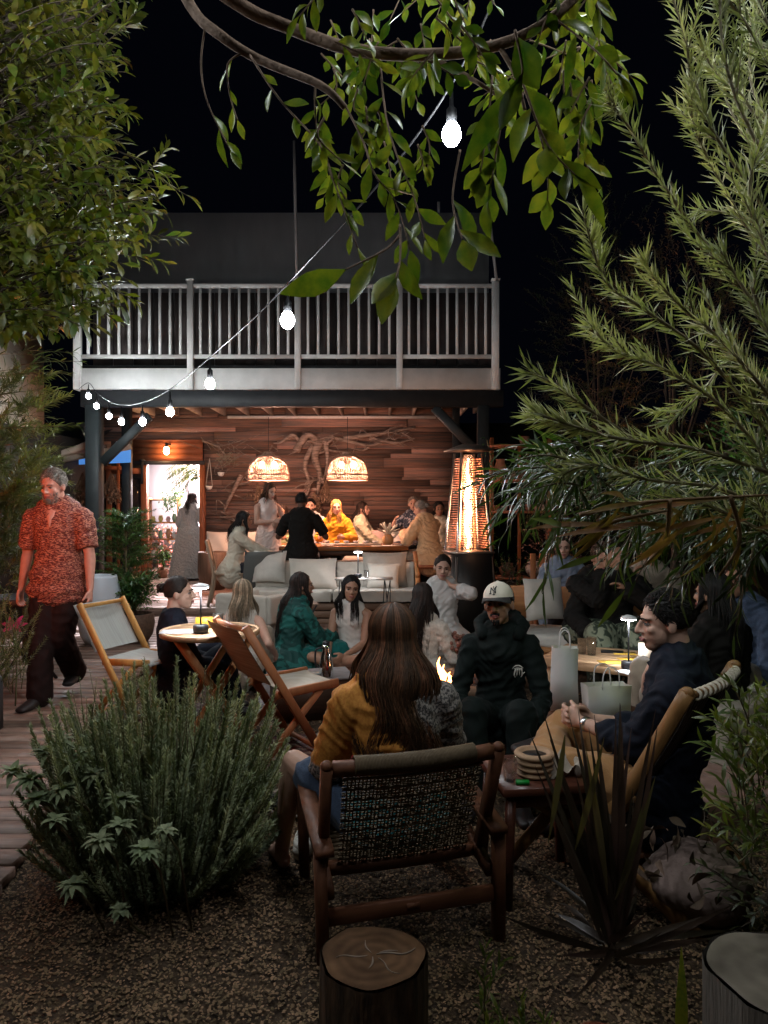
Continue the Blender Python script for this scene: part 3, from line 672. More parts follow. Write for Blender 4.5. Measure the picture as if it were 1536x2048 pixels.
        if st in ('short', 'curly'):
            for _ in range(hairn*5):
                a = NR.uniform(0, 6.283); y = math.cos(a); front = max(0, (y-.35)/.65); e = rad(NR.uniform(34*front-20*(1-front), 88))
                d = V3(math.sin(a)*math.cos(e), y*math.cos(e), math.sin(e)); p = cc+cr*d*.98; tv = V3(NR.normal()*.35+.25, NR.normal()*.3-.5, -.15-.5*(1-max(0, d[2]))); tv = tv-d*np.dot(tv, d); k_ = hl*(.35+.65*max(0, d[2]))
                q = p+d*k_*NR.uniform(.05, .16)+nrm(tv)*(.012+k_*.22*NR.uniform(.6, 1)); m_ = p*.5+q*.5+d*(.004+k_*.05); g.tube([hp(*p), hp(*m_), hp(*q)], .0026, seg=3, r2=.0008, col=NR.uniform(.5, 1.6))
        if st == 'bun':
            g.ell(hp(*(tail or (0, -.10, .09))), (.04, .04, .036), 12, hf)
            for _ in range(60):
                a = NR.uniform(0, 6.283); c = V3(*(tail or (0, -.10, .09))); p = [c+V3(.04*math.cos(a+u), .04*math.sin(a+u*.7), .034*math.sin(u*2+a)) for u in (0, .7, 1.4)]; g.tube([hp(*q) for q in p], .005, seg=4, col=NR.uniform(.6, 1.4))
        if st in ('long', 'wavy'):
            amp = .005 if st == 'long' else .013; big = hairn > 600; amp = .022 if big else amp; np_ = 26 if big else 15
            for _ in range(int(hairn*2.4)):
                a = NR.uniform(.86, 5.42); y = math.cos(a); pts = []; r0 = 1.01+(.12 if big else .045)*NR.random()**1.5
                for e in (84, 60, 34, 8, -14):
                    e = rad(e); d = V3(math.sin(a)*math.cos(e), y*math.cos(e), math.sin(e)); pts.append(hp(*(cc+cr*d*r0)))
                p = pts[-1]; ln = hl*NR.uniform(.62, 1.08)*(1 if y < .3 else .9); ph_ = a*2.3+NR.normal()*.5; m = 10; wj = NR.uniform(.35, 1.05)*(1.3 if big else 1); yj = NR.random(); clump = math.sin(a*7)*.012
                for q in range(1, m+1):
                    u = q/m; z = p[2]-ln*u; dz = max(0, nb[2]+.02-z); sx = math.sin(a)
                    ax = sp[6]+(sp[2]-sp[6])*min(1, dz/.36) if dz > 0 else nb
                    wx = (rr[5][0]*.62+.03)*wj; wy = rr[5][1]+.026+.028*yj+clump
                    tgt = ax+S*(sx*wx)+Fd*((y*wy) if y < 0 else wy*.85)
                    bl = min(1, u*ln/.16); bl = bl*bl*(3-2*bl); xy = p[:2]*(1-bl)+tgt[:2]*bl; am = amp*min(1, u*1.6)
                    pts.append(V3(xy[0]+am*math.sin(u*ln*(21 if big else 30)+ph_), xy[1]+am*.7*math.cos(u*ln*27+ph_), z))
                g.tube(smoothpath(pts, np_), .0028 if big else .0050, seg=3, r2=.0008, col=NR.uniform(.4, 1.1)*(2.1 if math.sin(a*9+1+3*r0) > .35 else 1))
    g.obj('hair', hmat, t, smooth=True)
    if cap:
        g = G(); cv = []
        for i in range(11):
            e = rad(90-i*9)
            for j in range(24):
                a = j/24*6.283; d = V3(math.sin(a)*math.cos(e), math.cos(a)*math.cos(e), math.sin(e)*1.08); cv.append(hp(*(V3(0, -.008, .045)+V3(.086, .105, .085)*d)))
        g.add(cv, np.array([(i*24+j, i*24+(j+1) % 24, (i+1)*24+(j+1) % 24, (i+1)*24+j) for i in range(10) for j in range(24)])); g.ell(hp(0, -.008, .137), (.009, .009, .004), 8)
        co = g.obj('cap', cap[0], t, smooth=True)
        g = G(); cv = []
        for i in range(6):
            for j in range(15):
                a = rad(-62+j*124/14); q = i/5; r = 1+q*.80*math.cos(a*1.25)
                for zz in (0, -.004): cv.append(hp(.09*math.sin(a)*(1+q*.08), -.008+.105*math.cos(a)*r, .046-.012*q-.03*abs(math.sin(a))**2*q+zz))
        F = []
        for i in range(5):
            for j in range(14):
                a = (i*15+j)*2; b = a+2; c = a+30; d = c+2; F += [(a, b, d, c), (a+1, c+1, d+1, b+1)]
        g.add(cv, np.array(F)); g.obj('brim', cap[1], co, smooth=True)
        g = G()
        def cp(u, v):     # a point on the cap's front
            e = rad(22+v*420); a = -u*10.2; d = V3(math.sin(a)*math.cos(e), math.cos(a)*math.cos(e), math.sin(e)*1.08); return hp(*(V3(0, -.008, .045)+V3(.0875, .1065, .0865)*d))
        for pl in ([(-.022, -.018), (-.022, .034), (.014, -.012), (.014, .040)], [(-.006, .050), (.004, .018), (.022, .052)], [(.004, .018), (.002, -.026)], [(-.030, .034), (-.014, .034)], [(-.030, -.018), (-.014, -.018)], [(-.006, -.026), (.010, -.026)], [(.008, .040), (.02, .04)]):
            pl = [(x, y*1.0) for x, y in pl]
            for a, b in zip(pl, pl[1:]): g.tube([cp(a[0]+(b[0]-a[0])*u, (a[1]+(b[1]-a[1])*u)) for u in np.linspace(0, 1, 5)], .0026, seg=4)
        g.obj('emblem', M_black, co)
    # clothes
    cv_ = max(vox*1.15, .009)
    def sleeve(g, fr, off):
        for s in (-1, 1):
            a, e, w = arm[s]; g.loft(smoothpath([a, a*.5+e*.5, e if fr > .5 else a+(e-a)*fr*2], 5), [(.055+off)*k, (.054+off)*k, (.050+off)*k, (.047+off)*k, (.045+off)*k], seg=12, round_=fr > .5)
            if fr > .5:
                u = (fr-.5)*2; g.loft([e, e+(w-e)*u*.5, e+(w-e)*u], [(.044+off)*k, (.044+off*1.1)*k, (.036+off*1.25)*k], seg=12)
    if top:
        tm, fr, off = top[:3]; long_ = top[3] if len(top) > 3 else 0; g = G(); torso(g, off, 0 if long_ else 1, 8 if fr >= 0 else 7, long_); 
        if fr > 0: shoulders(g, off*.9); sleeve(g, fr, off)
        elif fr == 0:
            for s in (-1, 1): g.loft([nb-d2*.05+S*s*.05, nb-d2*.07+S*s*.10], [.05*k+off, .045*k+off], seg=10)
            if fem:
                for s in (-1, 1): g.ell(sp[4]+d2*.05+Fd*(.050+off*.5)+S*s*.065, (.055+off, .050+off, .06+off))
        if long_: hm_ = max(.10, min(long_*1.6, .16)) if sit is None else .1; g.loft([sp[1], sp[1]-V3(0, 0, hm_*.6), sp[1]-V3(0, 0, hm_)], [(rr[1][0]+off, rr[1][1]+off), (rr[1][0]+off+.03, rr[1][1]+off+.03), (rr[1][0]+off+.05, rr[1][1]+off+.05)], side=S, seg=18)
        me = remesh(g, cv_, 3, wrinkle=.0055 if off > .016 else .0025, seed=R.random()*20); me.materials.append(tm); o = link('top', me, t)
        if collar == 'hood':
            g = G(); g.loft([nb+V3(.10, .06, -.02), nb+V3(.12, -.04, .02), nb+V3(.07, -.12, .05), nb+V3(0, -.15, .06), nb+V3(-.07, -.12, .05), nb+V3(-.12, -.04, .02), nb+V3(-.10, .06, -.02)], [.035, .045, .052, .055, .052, .045, .035], seg=12); me = remesh(g, .01, 3, .003); me.materials.append(tm); link('hood', me, t)
        elif collar:
            g = G(); 
            for s in (-1, 1): g.strip([nb-S*s*.01+V3(0, -.065, .05), nb+S*s*.062+V3(0, -.03, .045), nb+S*s*.072+V3(0, .035, .015), nb+S*s*.045+V3(0, .105, -.035)], .006, .042, up=(0, .15, 1), n=9)
            g.obj('collar', tm, t, smooth=True)
            g = G(); g.loft([nb+Fd*.055+d2*.02, nb+Fd*.100-d2*.035, nb+Fd*.128-d2*.085, nb+Fd*.140-d2*.15], [(.055, .02), (.045, .02), (.026, .016), (.004, .010)], side=S, seg=12); g.obj('open_neck', skin(sk), t, smooth=True)
    if bot:
        bm, kind, fr, off = bot; g = G(); g.loft(sp[:3], [(rr[0][0]+off, rr[0][1]+off), (rr[1][0]+off*.8, rr[1][1]+off*.8), (rr[2][0]+off*.5, rr[2][1]+off*.5)], side=S, seg=20)
        if kind == 'skirt' and sit is None:
            n = 12; z0 = P0[2]+.10; z1 = .93*(1-fr); n = 14; sq = []
            pts = [P0+V3(0, 0, .08)]+[V3(0, 0, z0+(z1-z0)*j/(n-1))+V3(P0[0], P0[1]+.01, 0) for j in range(1, n)]
            for i in range(12): pass
            g.loft(pts, [(rr[2][0]+off+(.06+off*2.2)*(j/(n-1))**.8, rr[2][1]+off+(.07+off*2.2)*(j/(n-1))**.8) for j in range(n)], side=S, seg=28, round_=False)
        else:
            for s in (-1, 1):
                h, kn, an = leg[s]; u = min(1, fr*2); e = h+(kn-h)*u
                g.loft(smoothpath([h, h*.45+e*.55, e], 6), [(.092+off)*k, (.090+off)*k, (.084+off)*k, (.076+off)*k, (.070+off)*k, (.064+off)*k], seg=14)
                if fr > .5:
                    u = (fr-.5)*2; e = kn+(an-kn)*u; g.loft(smoothpath([kn, kn*.6+e*.4, e], 5), [(.064+off)*k, (.066+off)*k, (.062+off)*k, (.056+off*1.2)*k, (.050+off*1.4)*k], seg=14)
            if kind == 'skirt':
                a, b = leg[-1], leg[1]
                for u in (.25, .5, .75, 1): g.loft([a[0]+(a[1]-a[0])*u, b[0]+(b[1]-b[0])*u], [.075+off, .075+off], seg=12)
                for u in (.3, .6): g.loft([a[1]+(a[2]-a[1])*u, b[1]+(b[2]-b[1])*u], [.06+off, .06+off], seg=12)
        me = remesh(g, cv_, 3, wrinkle=.007 if kind == 'skirt' else .004, wf=20 if kind == 'skirt' else 14, seed=R.random()*20); me.materials.append(bm); link('skirt' if kind == 'skirt' else 'trousers', me, t)
    if shoe:
        for s in (-1, 1):
            an, fd = foot[s]; g = G(); g.loft([an-fd*.045+V3(0, 0, -.035), an+fd*.04+V3(0, 0, -.03), an+fd*.13+V3(0, 0, -.048), an+fd*.20+V3(0, 0, -.055)], [(.040, .042), (.046, .045), (.052, .032), (.042, .022)], side=np.cross(fd, V3(0, 0, 1)), seg=14)
            g.loft([an+V3(0, 0, .02), an+V3(0, 0, -.03)], [.046, .046], seg=12); me = remesh(g, .009, 2); me.materials.append(shoe); o = link('shoe', me, t)
    t['_dbg'] = 1; del t['_dbg']
    return t, dict(hc=hc, arm=arm, leg=leg, nb=nb, hp=hp, foot=foot)
def at(px, Y, z=0): return ((px-768)/FPX*Y, Y, z)

# shirt with a small scattered print
def print_mat(name, c1, c2, sc=60, thr=.5, str_=(1, 1, 2.2)):
    m = mat(name, c1, rough=.75); nt = m.node_tree; N = nt.nodes; K = nt.links.new; tc = N.new('ShaderNodeTexCoord'); mp = N.new('ShaderNodeMapping'); mp.inputs['Scale'].default_value = str_
    K(tc.outputs['Object'], mp.inputs[0]); v = N.new('ShaderNodeTexNoise'); v.inputs['Scale'].default_value = sc; v.inputs['Detail'].default_value = 1.5; v.inputs['Distortion'].default_value = .8; K(mp.outputs[0], v.inputs[0])
    mr = N.new('ShaderNodeMapRange'); mr.inputs[1].default_value = thr-.02; mr.inputs[2].default_value = thr+.03; K(v.outputs[0], mr.inputs[0])
    mx = N.new('ShaderNodeMix'); mx.data_type = 'RGBA'; mx.inputs[6].default_value = (*c1, 1); mx.inputs[7].default_value = (*c2, 1); K(mr.outputs[0], mx.inputs[0]); K(mx.outputs[2], N['Principled BSDF'].inputs['Base Color']); return m
M_shirt = print_mat('rust_print', (.10, .016, .014), (.46, .19, .12), 88, .53, (.5, 1, 2.2))
M_brownpant = cloth('dark_brown_cloth', (.020, .010, .009), sheen=0.)
M_shoe = mat('dark_shoe', (.02, .015, .014), rough=.5)
LT = 'diners at the long table'
# walking man
person('grey haired man in a rust red patterned shirt walking along the boardwalk', at(118, 5.62, .05), 177, lean=1, head=(-8, 10, 2), hands=((-.30, .12, .80), (.31, -.02, .83)),
       feet=((-.02, -.20, .17), (.05, .20, .075)), kpole=((0, 1, 0), (0, 1, 0)), sk='ruddy', hair=('short', 'grey', .12), top=(M_shirt, .40, .028, .06), bot=(M_brownpant, 'trousers', 1, .028), shoe=M_shoe, vox=.006, beard='full', build=1.0, collar=True, sc=1.0, hairn=220, grip=(55, 55))
# round table women
M_navy = cloth('navy_knit', (.007, .008, .014), sheen=0.); M_sand = cloth('sand_cloth', (.3, .24, .18))
person('woman with dark hair in a bun and black top sitting by the round table', at(345, 5.2, 0), -62, sit=.16, lean=0, head=(-25, -2, 0), hands=((.05, .32, .42), (.16, .35, .42)), sk='fair', hair=('bun', 'dark', .1), tail=(0, -.115, .05), top=(M_navy, .95, .016), bot=(M_navy, 'trousers', 1, .02), fem=True, vox=.007, shoe=M_shoe, sc=.97, feet=((-.12, .40, .08), (.12, .42, .08)))
person('woman with long ash blonde hair seen from behind at the round table', at(480, 6.0, 0), -8, sit=.10, lean=4, head=(10, 5, 0), hands=((-.2, .35, .55), (.30, .05, .35)), sk='fair', hair=('long', 'ash', .30), top=(M_linen, 0, .012), bot=(M_sand, 'trousers', .8, .02), fem=True, hairn=170, sc=.92)
# floor group
M_emerald = print_mat('emerald_print', (.004, .04, .034), (.012, .10, .085), 11, .50, (1, 1, 1)); M_emerald2 = cloth('emerald_cotton', (.008, .075, .065), (.005, .11, .10))
cross = ((.16, .22, .10), (-.16, .28, .10)); ckp = ((-1, .35, .25), (1, .35, .25))
person('woman with very long dark hair in an emerald patterned robe sitting cross legged', at(575, 6.6, .02), -58, sit=.05, lean=6, bend=6, head=(-15, 0, 0), hands=((-.12, .42, .30), (.12, .44, .32)), feet=cross, kpole=ckp, sk='tan', hair=('long', 'dark', .52), top=(M_emerald, .85, .045, .2), bot=(M_emerald2, 'skirt', .8, .045), fem=True, hairn=220, sc=.96)
M_satin = mat('white_satin', (.62, .58, .52), (.5, .46, .42), rough=.4, ns=8)
person('woman with long black hair in a white satin camisole facing the camera from the floor', at(706, 6.7, .02), 160, sit=.03, lean=6, head=(30, 0, -6), hands=((-.06, .34, .22), (.10, .36, .20)), feet=cross, kpole=ckp, sk='tan', hair=('long', 'black', .34), top=(M_satin, 0, .012), bot=(M_satin, 'trousers', .3, .02), fem=True, hairn=170, sc=.95, vox=.0075)
M_whiteeye = cloth('white_eyelet', (.60, .55, .48), (.42, .38, .33), ns=60)
person('woman with long dark hair and white lace dress sitting with her back half turned', at(842, 5.9, .02), -20, sit=.03, lean=2, head=(15, 5, 0), hands=((-.1, .35, .3), (.2, .3, .25)), feet=cross, kpole=ckp, sk='tan', hair=('long', 'dark', .55), top=(M_whiteeye, .6, .02), bot=(M_whiteeye, 'skirt', .9, .03), fem=True, hairn=200, sc=.95)
M_wshirt = cloth('white_linen_shirt', (.55, .53, .50), (.45, .43, .41), ns=5)
person('woman in a loose white linen shirt touching her neck behind the fire pit', at(884, 7.3, .02), 172, sit=.13, lean=3, head=(8, 6, -6), hands=((-.10, .13, .73), (.2, .38, .35)), epole=((-.9, .4, -.35), (.5, -.5, -.5)), sk='fair', hair=('bun', 'dark', .1), tail=(0, -.11, .03), top=(M_wshirt, .72, .026, .2), bot=(M_wshirt, 'trousers', 1, .04), fem=True, vox=.0075, grip=(30, 40), feet=cross, kpole=ckp)
M_red = cloth('red_cotton', (.38, .015, .015))
person('woman in a red strappy dress sitting just beyond the long haired woman', at(785, 4.0, .02), 4, sit=.04, lean=6, head=(0, 8, 0), hands=((-.36, .12, .22), (.36, .12, .22)), feet=cross, kpole=ckp, sk='fair', hair=('wavy', 'brown', .40), top=(M_red, 0, .016), bot=(M_red, 'skirt', .9, .04), fem=True, build=1.06, hairn=140, sc=.92)
# front woman in the armchair
def kimono():
    m = mat('mustard_kimono', (.42, .17, .03), rough=.85); nt = m.node_tree; N = nt.nodes; K = nt.links.new; tc = N.new('ShaderNodeTexCoord')
    sx = N.new('ShaderNodeSeparateXYZ'); K(tc.outputs['Object'], sx.inputs[0])
    def mr(o, a, b):
        q = N.new('ShaderNodeMapRange'); q.inputs[1].default_value = a; q.inputs[2].default_value = b; K(o, q.inputs[0]); return q.outputs[0]
    nz = N.new('ShaderNodeTexNoise'); nz.inputs['Scale'].default_value = 95; nz.inputs['Detail'].default_value = 2; K(tc.outputs['Object'], nz.inputs[0])
    n2 = N.new('ShaderNodeTexVoronoi'); n2.inputs['Scale'].default_value = 38; K(tc.outputs['Object'], n2.inputs[0])
    def mix(f, a, b):
        q = N.new('ShaderNodeMix'); q.data_type = 'RGBA'
        for i, v in ((6, a), (7, b)):
            if isinstance(v, tuple): q.inputs[i].default_value = (*v, 1)
            else: K(v, q.inputs[i])
        K(f, q.inputs[0]); return q.outputs[2]
    grey = mix(mr(nz.outputs[0], .46, .54), (.05, .045, .045), (.24, .21, .19)); teal = mix(mr(n2.outputs['Distance'], .38, .44), (.30, .36, .34), (.02, .17, .18)); must = mix(mr(nz.outputs[0], .3, .7), (.50, .22, .04), (.36, .13, .02))
    a = mix(mr(sx.outputs['X'], .02, .06), must, grey); z1 = mix(mr(sx.outputs['Z'], .565, .555), a, grey); z2 = mix(mr(sx.outputs['Z'], .49, .48), z1, teal); K(z2, N['Principled BSDF'].inputs['Base Color']); return m
M_kim = kimono(); M_denim = cloth('blue_denim', (.05, .075, .12), (.035, .05, .085), ns=80)
person('woman with long auburn hair in a patchwork mustard kimono, seated in the rattan armchair', at(792, 2.78, 0), 10, sit=.27, lean=-4, bend=12, head=(4, 0, 0), hands=((-.22, .32, .44), (.26, .34, .42)), epole=((-.45, -.3, -.8), (.45, -.3, -.8)), feet=((-.42, .42, .08), (.18, .55, .08)), kpole=((-.7, .7, .7), (.2, 1, .8)), sk='fair', hair=('wavy', 'auburn', .58), top=(M_kim, .80, .035), bot=(M_denim, 'trousers', .38, .02), fem=True, vox=.0065, hairn=900, build=1.04, face=False, sc=.98)
# cap man
M_hood = cloth('dark_hoodie', (.006, .010, .009), sheen=0.); M_capw = cloth('cream_cap', (.62, .56, .46)); M_capb = cloth('black_brim', (.02, .018, .016))
t, d = person('man in a cream cap with black letters and a dark hooded sweatshirt facing the camera', at(1003, 4.1, 0), 168, sit=.27, lean=6, head=(-12, -5, 5), hands=((-.18, .34, .42), (.18, .34, .42)), sk='tan', hair=('short', 'black', .02), top=(M_hood, .97, .020, .1), bot=(M_hood, 'trousers', 1, .03), shoe=M_shoe, vox=.0055, beard='goatee', cap=(M_capw, M_capb), build=.86, collar='hood', sc=.95)
g = G(); c0 = d['nb']+V3(-.10, .155, -.205)
for pl in ([(-.03, .02), (-.01, .034), (.015, .03), (.03, .012)], [(-.028, .008), (-.005, .02), (.02, .014)], [(-.02, .02), (-.026, -.012), (-.018, -.03)], [(-.01, .016), (-.012, -.02)], [(0, .016), (.004, -.026)], [(.01, .014), (.018, -.02), (.012, -.032)], [(-.03, -.01), (-.04, .0)]):
    g.tube([c0+V3(x, 0, z) for x, z in pl], .0048, seg=5, n=6, r2=.002)
g.obj('chest_print', mat('pale_print', (.4, .38, .34), rough=.8), t)
# right man
M_navysh = cloth('navy_shirt', (.007, .010, .018), sheen=0.); M_chino = cloth('tan_chinos', (.36, .19, .075), (.28, .14, .055), ns=6)
t, d = person('dark haired man in profile wearing a navy shirt and tan chinos in the lounge chair', (1.13, 3.05, 0), 64, sit=.30, lean=-27, bend=29, head=(22, 4, 0), hands=((-.03, .30, .60), (.07, .27, .59)), epole=((-.25, -.4, -1), (.25, -.4, -1)), feet=((.20, .46, .46), (.16, .40, .08)), kpole=((-1, .9, .2), (.2, 1, 1)), sk='fair', hair=('short', 'black', .09), top=(M_navysh, .72, .022, .1), bot=(M_chino, 'trousers', .97, .022), shoe=M_shoe, vox=.0055, build=1.04, collar=True, hairn=300, grip=(60, 60), sc=1.0)
w = d['arm'][-1][2]; e = d['arm'][-1][1]; ax = nrm(w-e)
g = G(); g.loft([w-ax*.028, w-ax*.010], [.032, .032], seg=14, round_=False); o = g.obj('watch', M_steel, t, smooth=True)
# long table group
M_cream = cloth('cream_sweater', (.50, .46, .36)); M_jean = cloth('dark_jeans', (.02, .022, .03)); M_tank = cloth('pale_pink_tank', (.74, .62, .56)); M_tee = cloth('black_tee', (.008, .007, .006), sheen=0.)
M_yel = cloth('mustard_blouse', (.62, .30, .015)); M_sage = cloth('sage_blouse', (.30, .33, .17)); M_peach = cloth('peach_sweater', (.62, .42, .24)); M_palg = cloth('pale_green_blouse', (.45, .43, .30)); M_floral = print_mat('blue_floral', (.02, .03, .05), (.30, .30, .32), 22, .55, (1, 1, 1))
FZ = .14
person('woman with straight black hair in a cream jacket, seated at the left table end', at(466, 10.35, FZ), -82, sit=.42, lean=10, head=(-5, 8, 0), hands=((-.1, .52, .68), (.1, .55, .66)), sk='tan', hair=('long', 'black', .34), top=(M_cream, .95, .03, .1), bot=(M_jean, 'trousers', 1, .02), fem=True, shoe=M_shoe, hairn=110, sc=1.0, group=LT)
person('woman in a pale tank top and long skirt standing and looking down at her hands', at(535, 10.9, FZ-.02), 215, lean=0, head=(10, 18, 0), hands=((-.06, .26, 1.13), (.04, .27, 1.17)), epole=((-1, -.2, -.6), (1, -.2, -.6)), sk='fair', hair=('wavy', 'brown', .20), top=(M_tank, 0, .012), bot=(M_tank, 'skirt', .95, .02), fem=True, hairn=110, sc=1.0, group=LT)
person('woman in a sage blouse seated between the standing woman and the man in black', at(568, 12.3, FZ+.12), 175, sit=.45, head=(-10, 8, 0), hands=((-.1, .3, .78), (.1, .3, .78)), sk='tan', hair=('long', 'dark', .24), top=(M_sage, .9, .02), bot=(M_jean, 'trousers', 1, .02), fem=True, hairn=80, sc=.95, group=LT)
person('man in a black short sleeved shirt seen from behind at the long table', at(602, 10.45, FZ+.12), 0, sit=.52, lean=4, head=(6, 5, 0), hands=((-.22, .32, .88), (.24, .32, .86)), sk='dark', hair=('short', 'black', .06), top=(M_tee, .42, .022, .1), bot=(M_jean, 'trousers', 1, .02), shoe=M_shoe, build=1.05, sc=1.02, group=LT)
person('bearded man in a white tee facing the camera behind the man in black', at(622, 12.35, FZ+.14), 180, sit=.46, head=(0, 0, 0), sk='fair', hair=('short', 'black', .05), top=(M_wshirt, .42, .02, .1), bot=(M_jean, 'trousers', 1, .02), beard='full', sc=1.0, group=LT)
person('smiling blonde woman in a mustard yellow blouse at the middle of the long table', at(674, 11.9, FZ+.12), 165, sit=.46, head=(28, 4, 0), hands=((-.22, .28, .76), (.2, .3, .76)), sk='fair', hair=('wavy', 'gold', .36), top=(M_yel, .9, .035), bot=(M_jean, 'trousers', 1, .02), fem=True, hairn=190, sc=1.0, group=LT)
person('woman in a pale green blouse in profile right of the blonde woman', at(727, 12.5, FZ+.10), -100, sit=.45, lean=-6, head=(-5, 0, 0), hands=((-.1, .35, .6), (.12, .34, .6)), sk='fair', hair=('long', 'dark', .2), top=(M_palg, .95, .03), bot=(M_jean, 'trousers', 1, .02), fem=True, hairn=80, sc=1.0, group=LT)
person('older man in a blue floral shirt leaning back on the bench by the wall', at(823, 12.5, FZ+.16), 150, sit=.45, lean=-8, head=(30, -4, 0), hands=((-.2, .32, .65), (.16, .28, .95)), sk='fair', hair=('short', 'grey', .03), top=(M_floral, .6, .025, .1), bot=(M_jean, 'trousers', 1, .02), sc=1.02, group=LT)
person('grey haired woman in a peach sweater at the right end of the long table', at(860, 10.9, FZ+.10), 40, sit=.45, lean=8, bend=8, head=(22, 14, 0), hands=((-.16, .38, .84), (.06, .40, .84)), sk='fair', hair=('bun', 'grey', .05), tail=(0, -.105, .03), top=(M_peach, .92, .04, .1), bot=(M_sand, 'trousers', 1, .02), fem=True, shoe=M_shoe, build=1.05, sc=1.03, group=LT)
person('dark haired woman half hidden behind the peach sweater and the heater', at(880, 11.9, FZ+.10), 150, sit=.45, head=(40, 0, 0), sk='tan', hair=('long', 'black', .12), top=(M_cream, .9, .02), bot=(M_jean, 'trousers', 1, .02), fem=True, hairn=60, group=LT)
# shop doorway
M_maxi = cloth('pale_tiered_dress', (.42, .44, .42), (.30, .33, .32), ns=22, str_=(3, 3, .6))
person('woman in a pale tiered maxi dress seen from behind in the bright shop doorway', at(379, 13.9, .15), -14, lean=5, head=(-14, 12, 0), hands=((-.2, .2, .95), (.24, .28, 1.0)), sk='fair', hair=('long', 'dark', .36), top=(M_maxi, .62, .04), bot=(M_maxi, 'skirt', .97, .07), fem=True, hairn=110, sc=.93)
# right background
M_camo = print_mat('camouflage', (.02, .03, .018), (.16, .18, .12), 16, .5, (1, 1, 1)); M_pale = cloth('pale_denim', (.20, .24, .30), (.15, .18, .24))
person('curly haired woman in a faded denim jacket at the back of the right hand bench', at(1126, 7.6, 0), 175, sit=.33, lean=2, head=(-10, 5, 0), hands=((-.1, .3, .62), (.12, .3, .66)), sk='fair', hair=('long', 'dark', .10), top=(M_pale, .95, .03, .1), bot=(M_jean, 'trousers', 1, .02), fem=True, hairn=70, sc=1.0)
person('person in black top and camouflage trousers bending forward to light a cigarette', at(1166, 6.4, 0), 205, sit=.36, lean=14, bend=10, head=(-20, 15, 0), hands=((-.03, .30, .92), (.03, .30, .92)), epole=((-.8, .2, -.6), (.8, .2, -.6)), sk='tan', hair=('short', 'brown', .08), top=(M_tee, .97, .03), bot=(M_camo, 'trousers', 1, .035), shoe=M_shoe)
person('person in a black sweater and pale camouflage trousers on the right end of the bench', at(1222, 6.2, 0), 170, sit=.34, lean=6, head=(20, 0, 0), hands=((-.1, .28, .85), (.2, .3, .5)), epole=((-.8, .2, -.6), (.6, -.2, -.6)), sk='tan', hair=('short', 'dark', .08), top=(M_tee, .97, .03), bot=(M_camo, 'trousers', 1, .04), shoe=M_shoe, build=1.05)
person('woman with long dark hair sitting behind the man in the navy shirt', at(1425, 4.3, 0), 25, sit=.24, lean=-6, head=(10, 0, 0), sk='tan', hair=('long', 'black', .40), top=(M_tee, .9, .03), bot=(M_sand, 'trousers', 1, .03), fem=True, hairn=150)
person('person in a tan blanket among the leaves at the right', at(1300, 7.0, 0), 150, sit=.3, lean=0, head=(25, 0, 0), hands=((-.1, .35, .7), (.1, .34, .9)), sk='tan', hair=('short', 'brown', .08), top=(M_sand, .95, .04), bot=(M_sand, 'trousers', 1, .03))
person('person in a dark denim jacket leaning in at the right edge', at(1490, 5.0, 0), 120, sit=.25, lean=4, head=(10, 0, 0), sk='tan', hair=('short', 'dark', .08), top=(M_denim, .95, .035, .1), bot=(M_sand, 'trousers', 1, .03))
# ------------------------------------------------------------------ furniture and small things
FA = FZ
M_top = wood('varnished_table_top', (.34, .15, .055), (.20, .08, .03), 0, rough=.22, bump=.1)
lt = thing('dining_table', 'long varnished wooden table under the wicker pendants', 'table', (P(667, 1095, 11.1).x, 11.35, FA))
tw = (P(815, 1095, 11.1).x-P(518, 1095, 11.1).x); TH = .78
g = G()
for k in range(4): g.bar((-tw/2, -.375+.25*k, TH-.03), (tw/2, -.375+.25*k, TH-.03), .246, .06, ch=.05)
g.obj('table_top', M_top, lt)
for x in (-tw/2+.28, tw/2-.28):
    g = G(); g.bar((x, -.32, 0), (x, -.32, TH-.06), .12, .14, up=(0, 1, 0)); g.bar((x, .32, 0), (x, .32, TH-.06), .12, .14, up=(0, 1, 0)); g.bar((x, -.32, .1), (x, .32, .1), .1, .09); g.obj('trestle', M_darkwood, lt)
g = G(); g.bar((-tw/2+.1, -.42, TH-.1), (tw/2-.1, -.42, TH-.1), .03, .08); g.obj('apron', M_darkwood, lt)
TZ = FA+TH
def on(px, Y, dz=0): x, y, _ = at(px, Y); return (x, Y, TZ+dz)
# bowls tray, papers, oil bottle, vase with flowers
tr = thing('condiment_tray', 'long pale tray with a row of small white bowls in front of the yellow blouse', 'tray', on(702, 11.15, .002))
g = G(); w = .9; g.bar((-w/2, 0, .015), (w/2, 0, .015), .16, .03); g.obj('tray', M_linen, tr)
for k in range(6):
    g = G(); x = -w/2+.09+k*.145; g.lathe([(.022, .032), (.042, .052), (.046, .066), (.040, .064), (.02, .045)], (x, 0, 0), seg=14); g.obj('bowl', mat('ceramic_white', (.65, .62, .58), rough=.3), tr, smooth=True)
g = G(); g.lathe([(.03, 0), (.045, .02), (.05, .09), (.022, .12), (.014, .15), (.018, .17)], seg=16); b = thing('oil_bottle', 'round glass bottle with an amber stopper on the left end of the long table', 'bottle', on(541, 10.98)); g.obj('glass', mat('tinted_glass', (.45, .35, .22), rough=.08, spec=.7), b, smooth=True)
g = G(); g.ell((0, 0, .19), (.022, .022, .026), 10); g.obj('stopper', mat('amber_stopper', (.45, .2, .05), rough=.2), b, smooth=True)
g = G(); g.lathe([(.03, 0), (.04, .03), (.036, .07)], seg=12); g.obj('dark_jar', mat('dark_red_jar', (.12, .02, .015), rough=.2), smooth=True, label='small dark red jar beside the glass bottle on the long table', category='jar').location = on(528, 10.96)
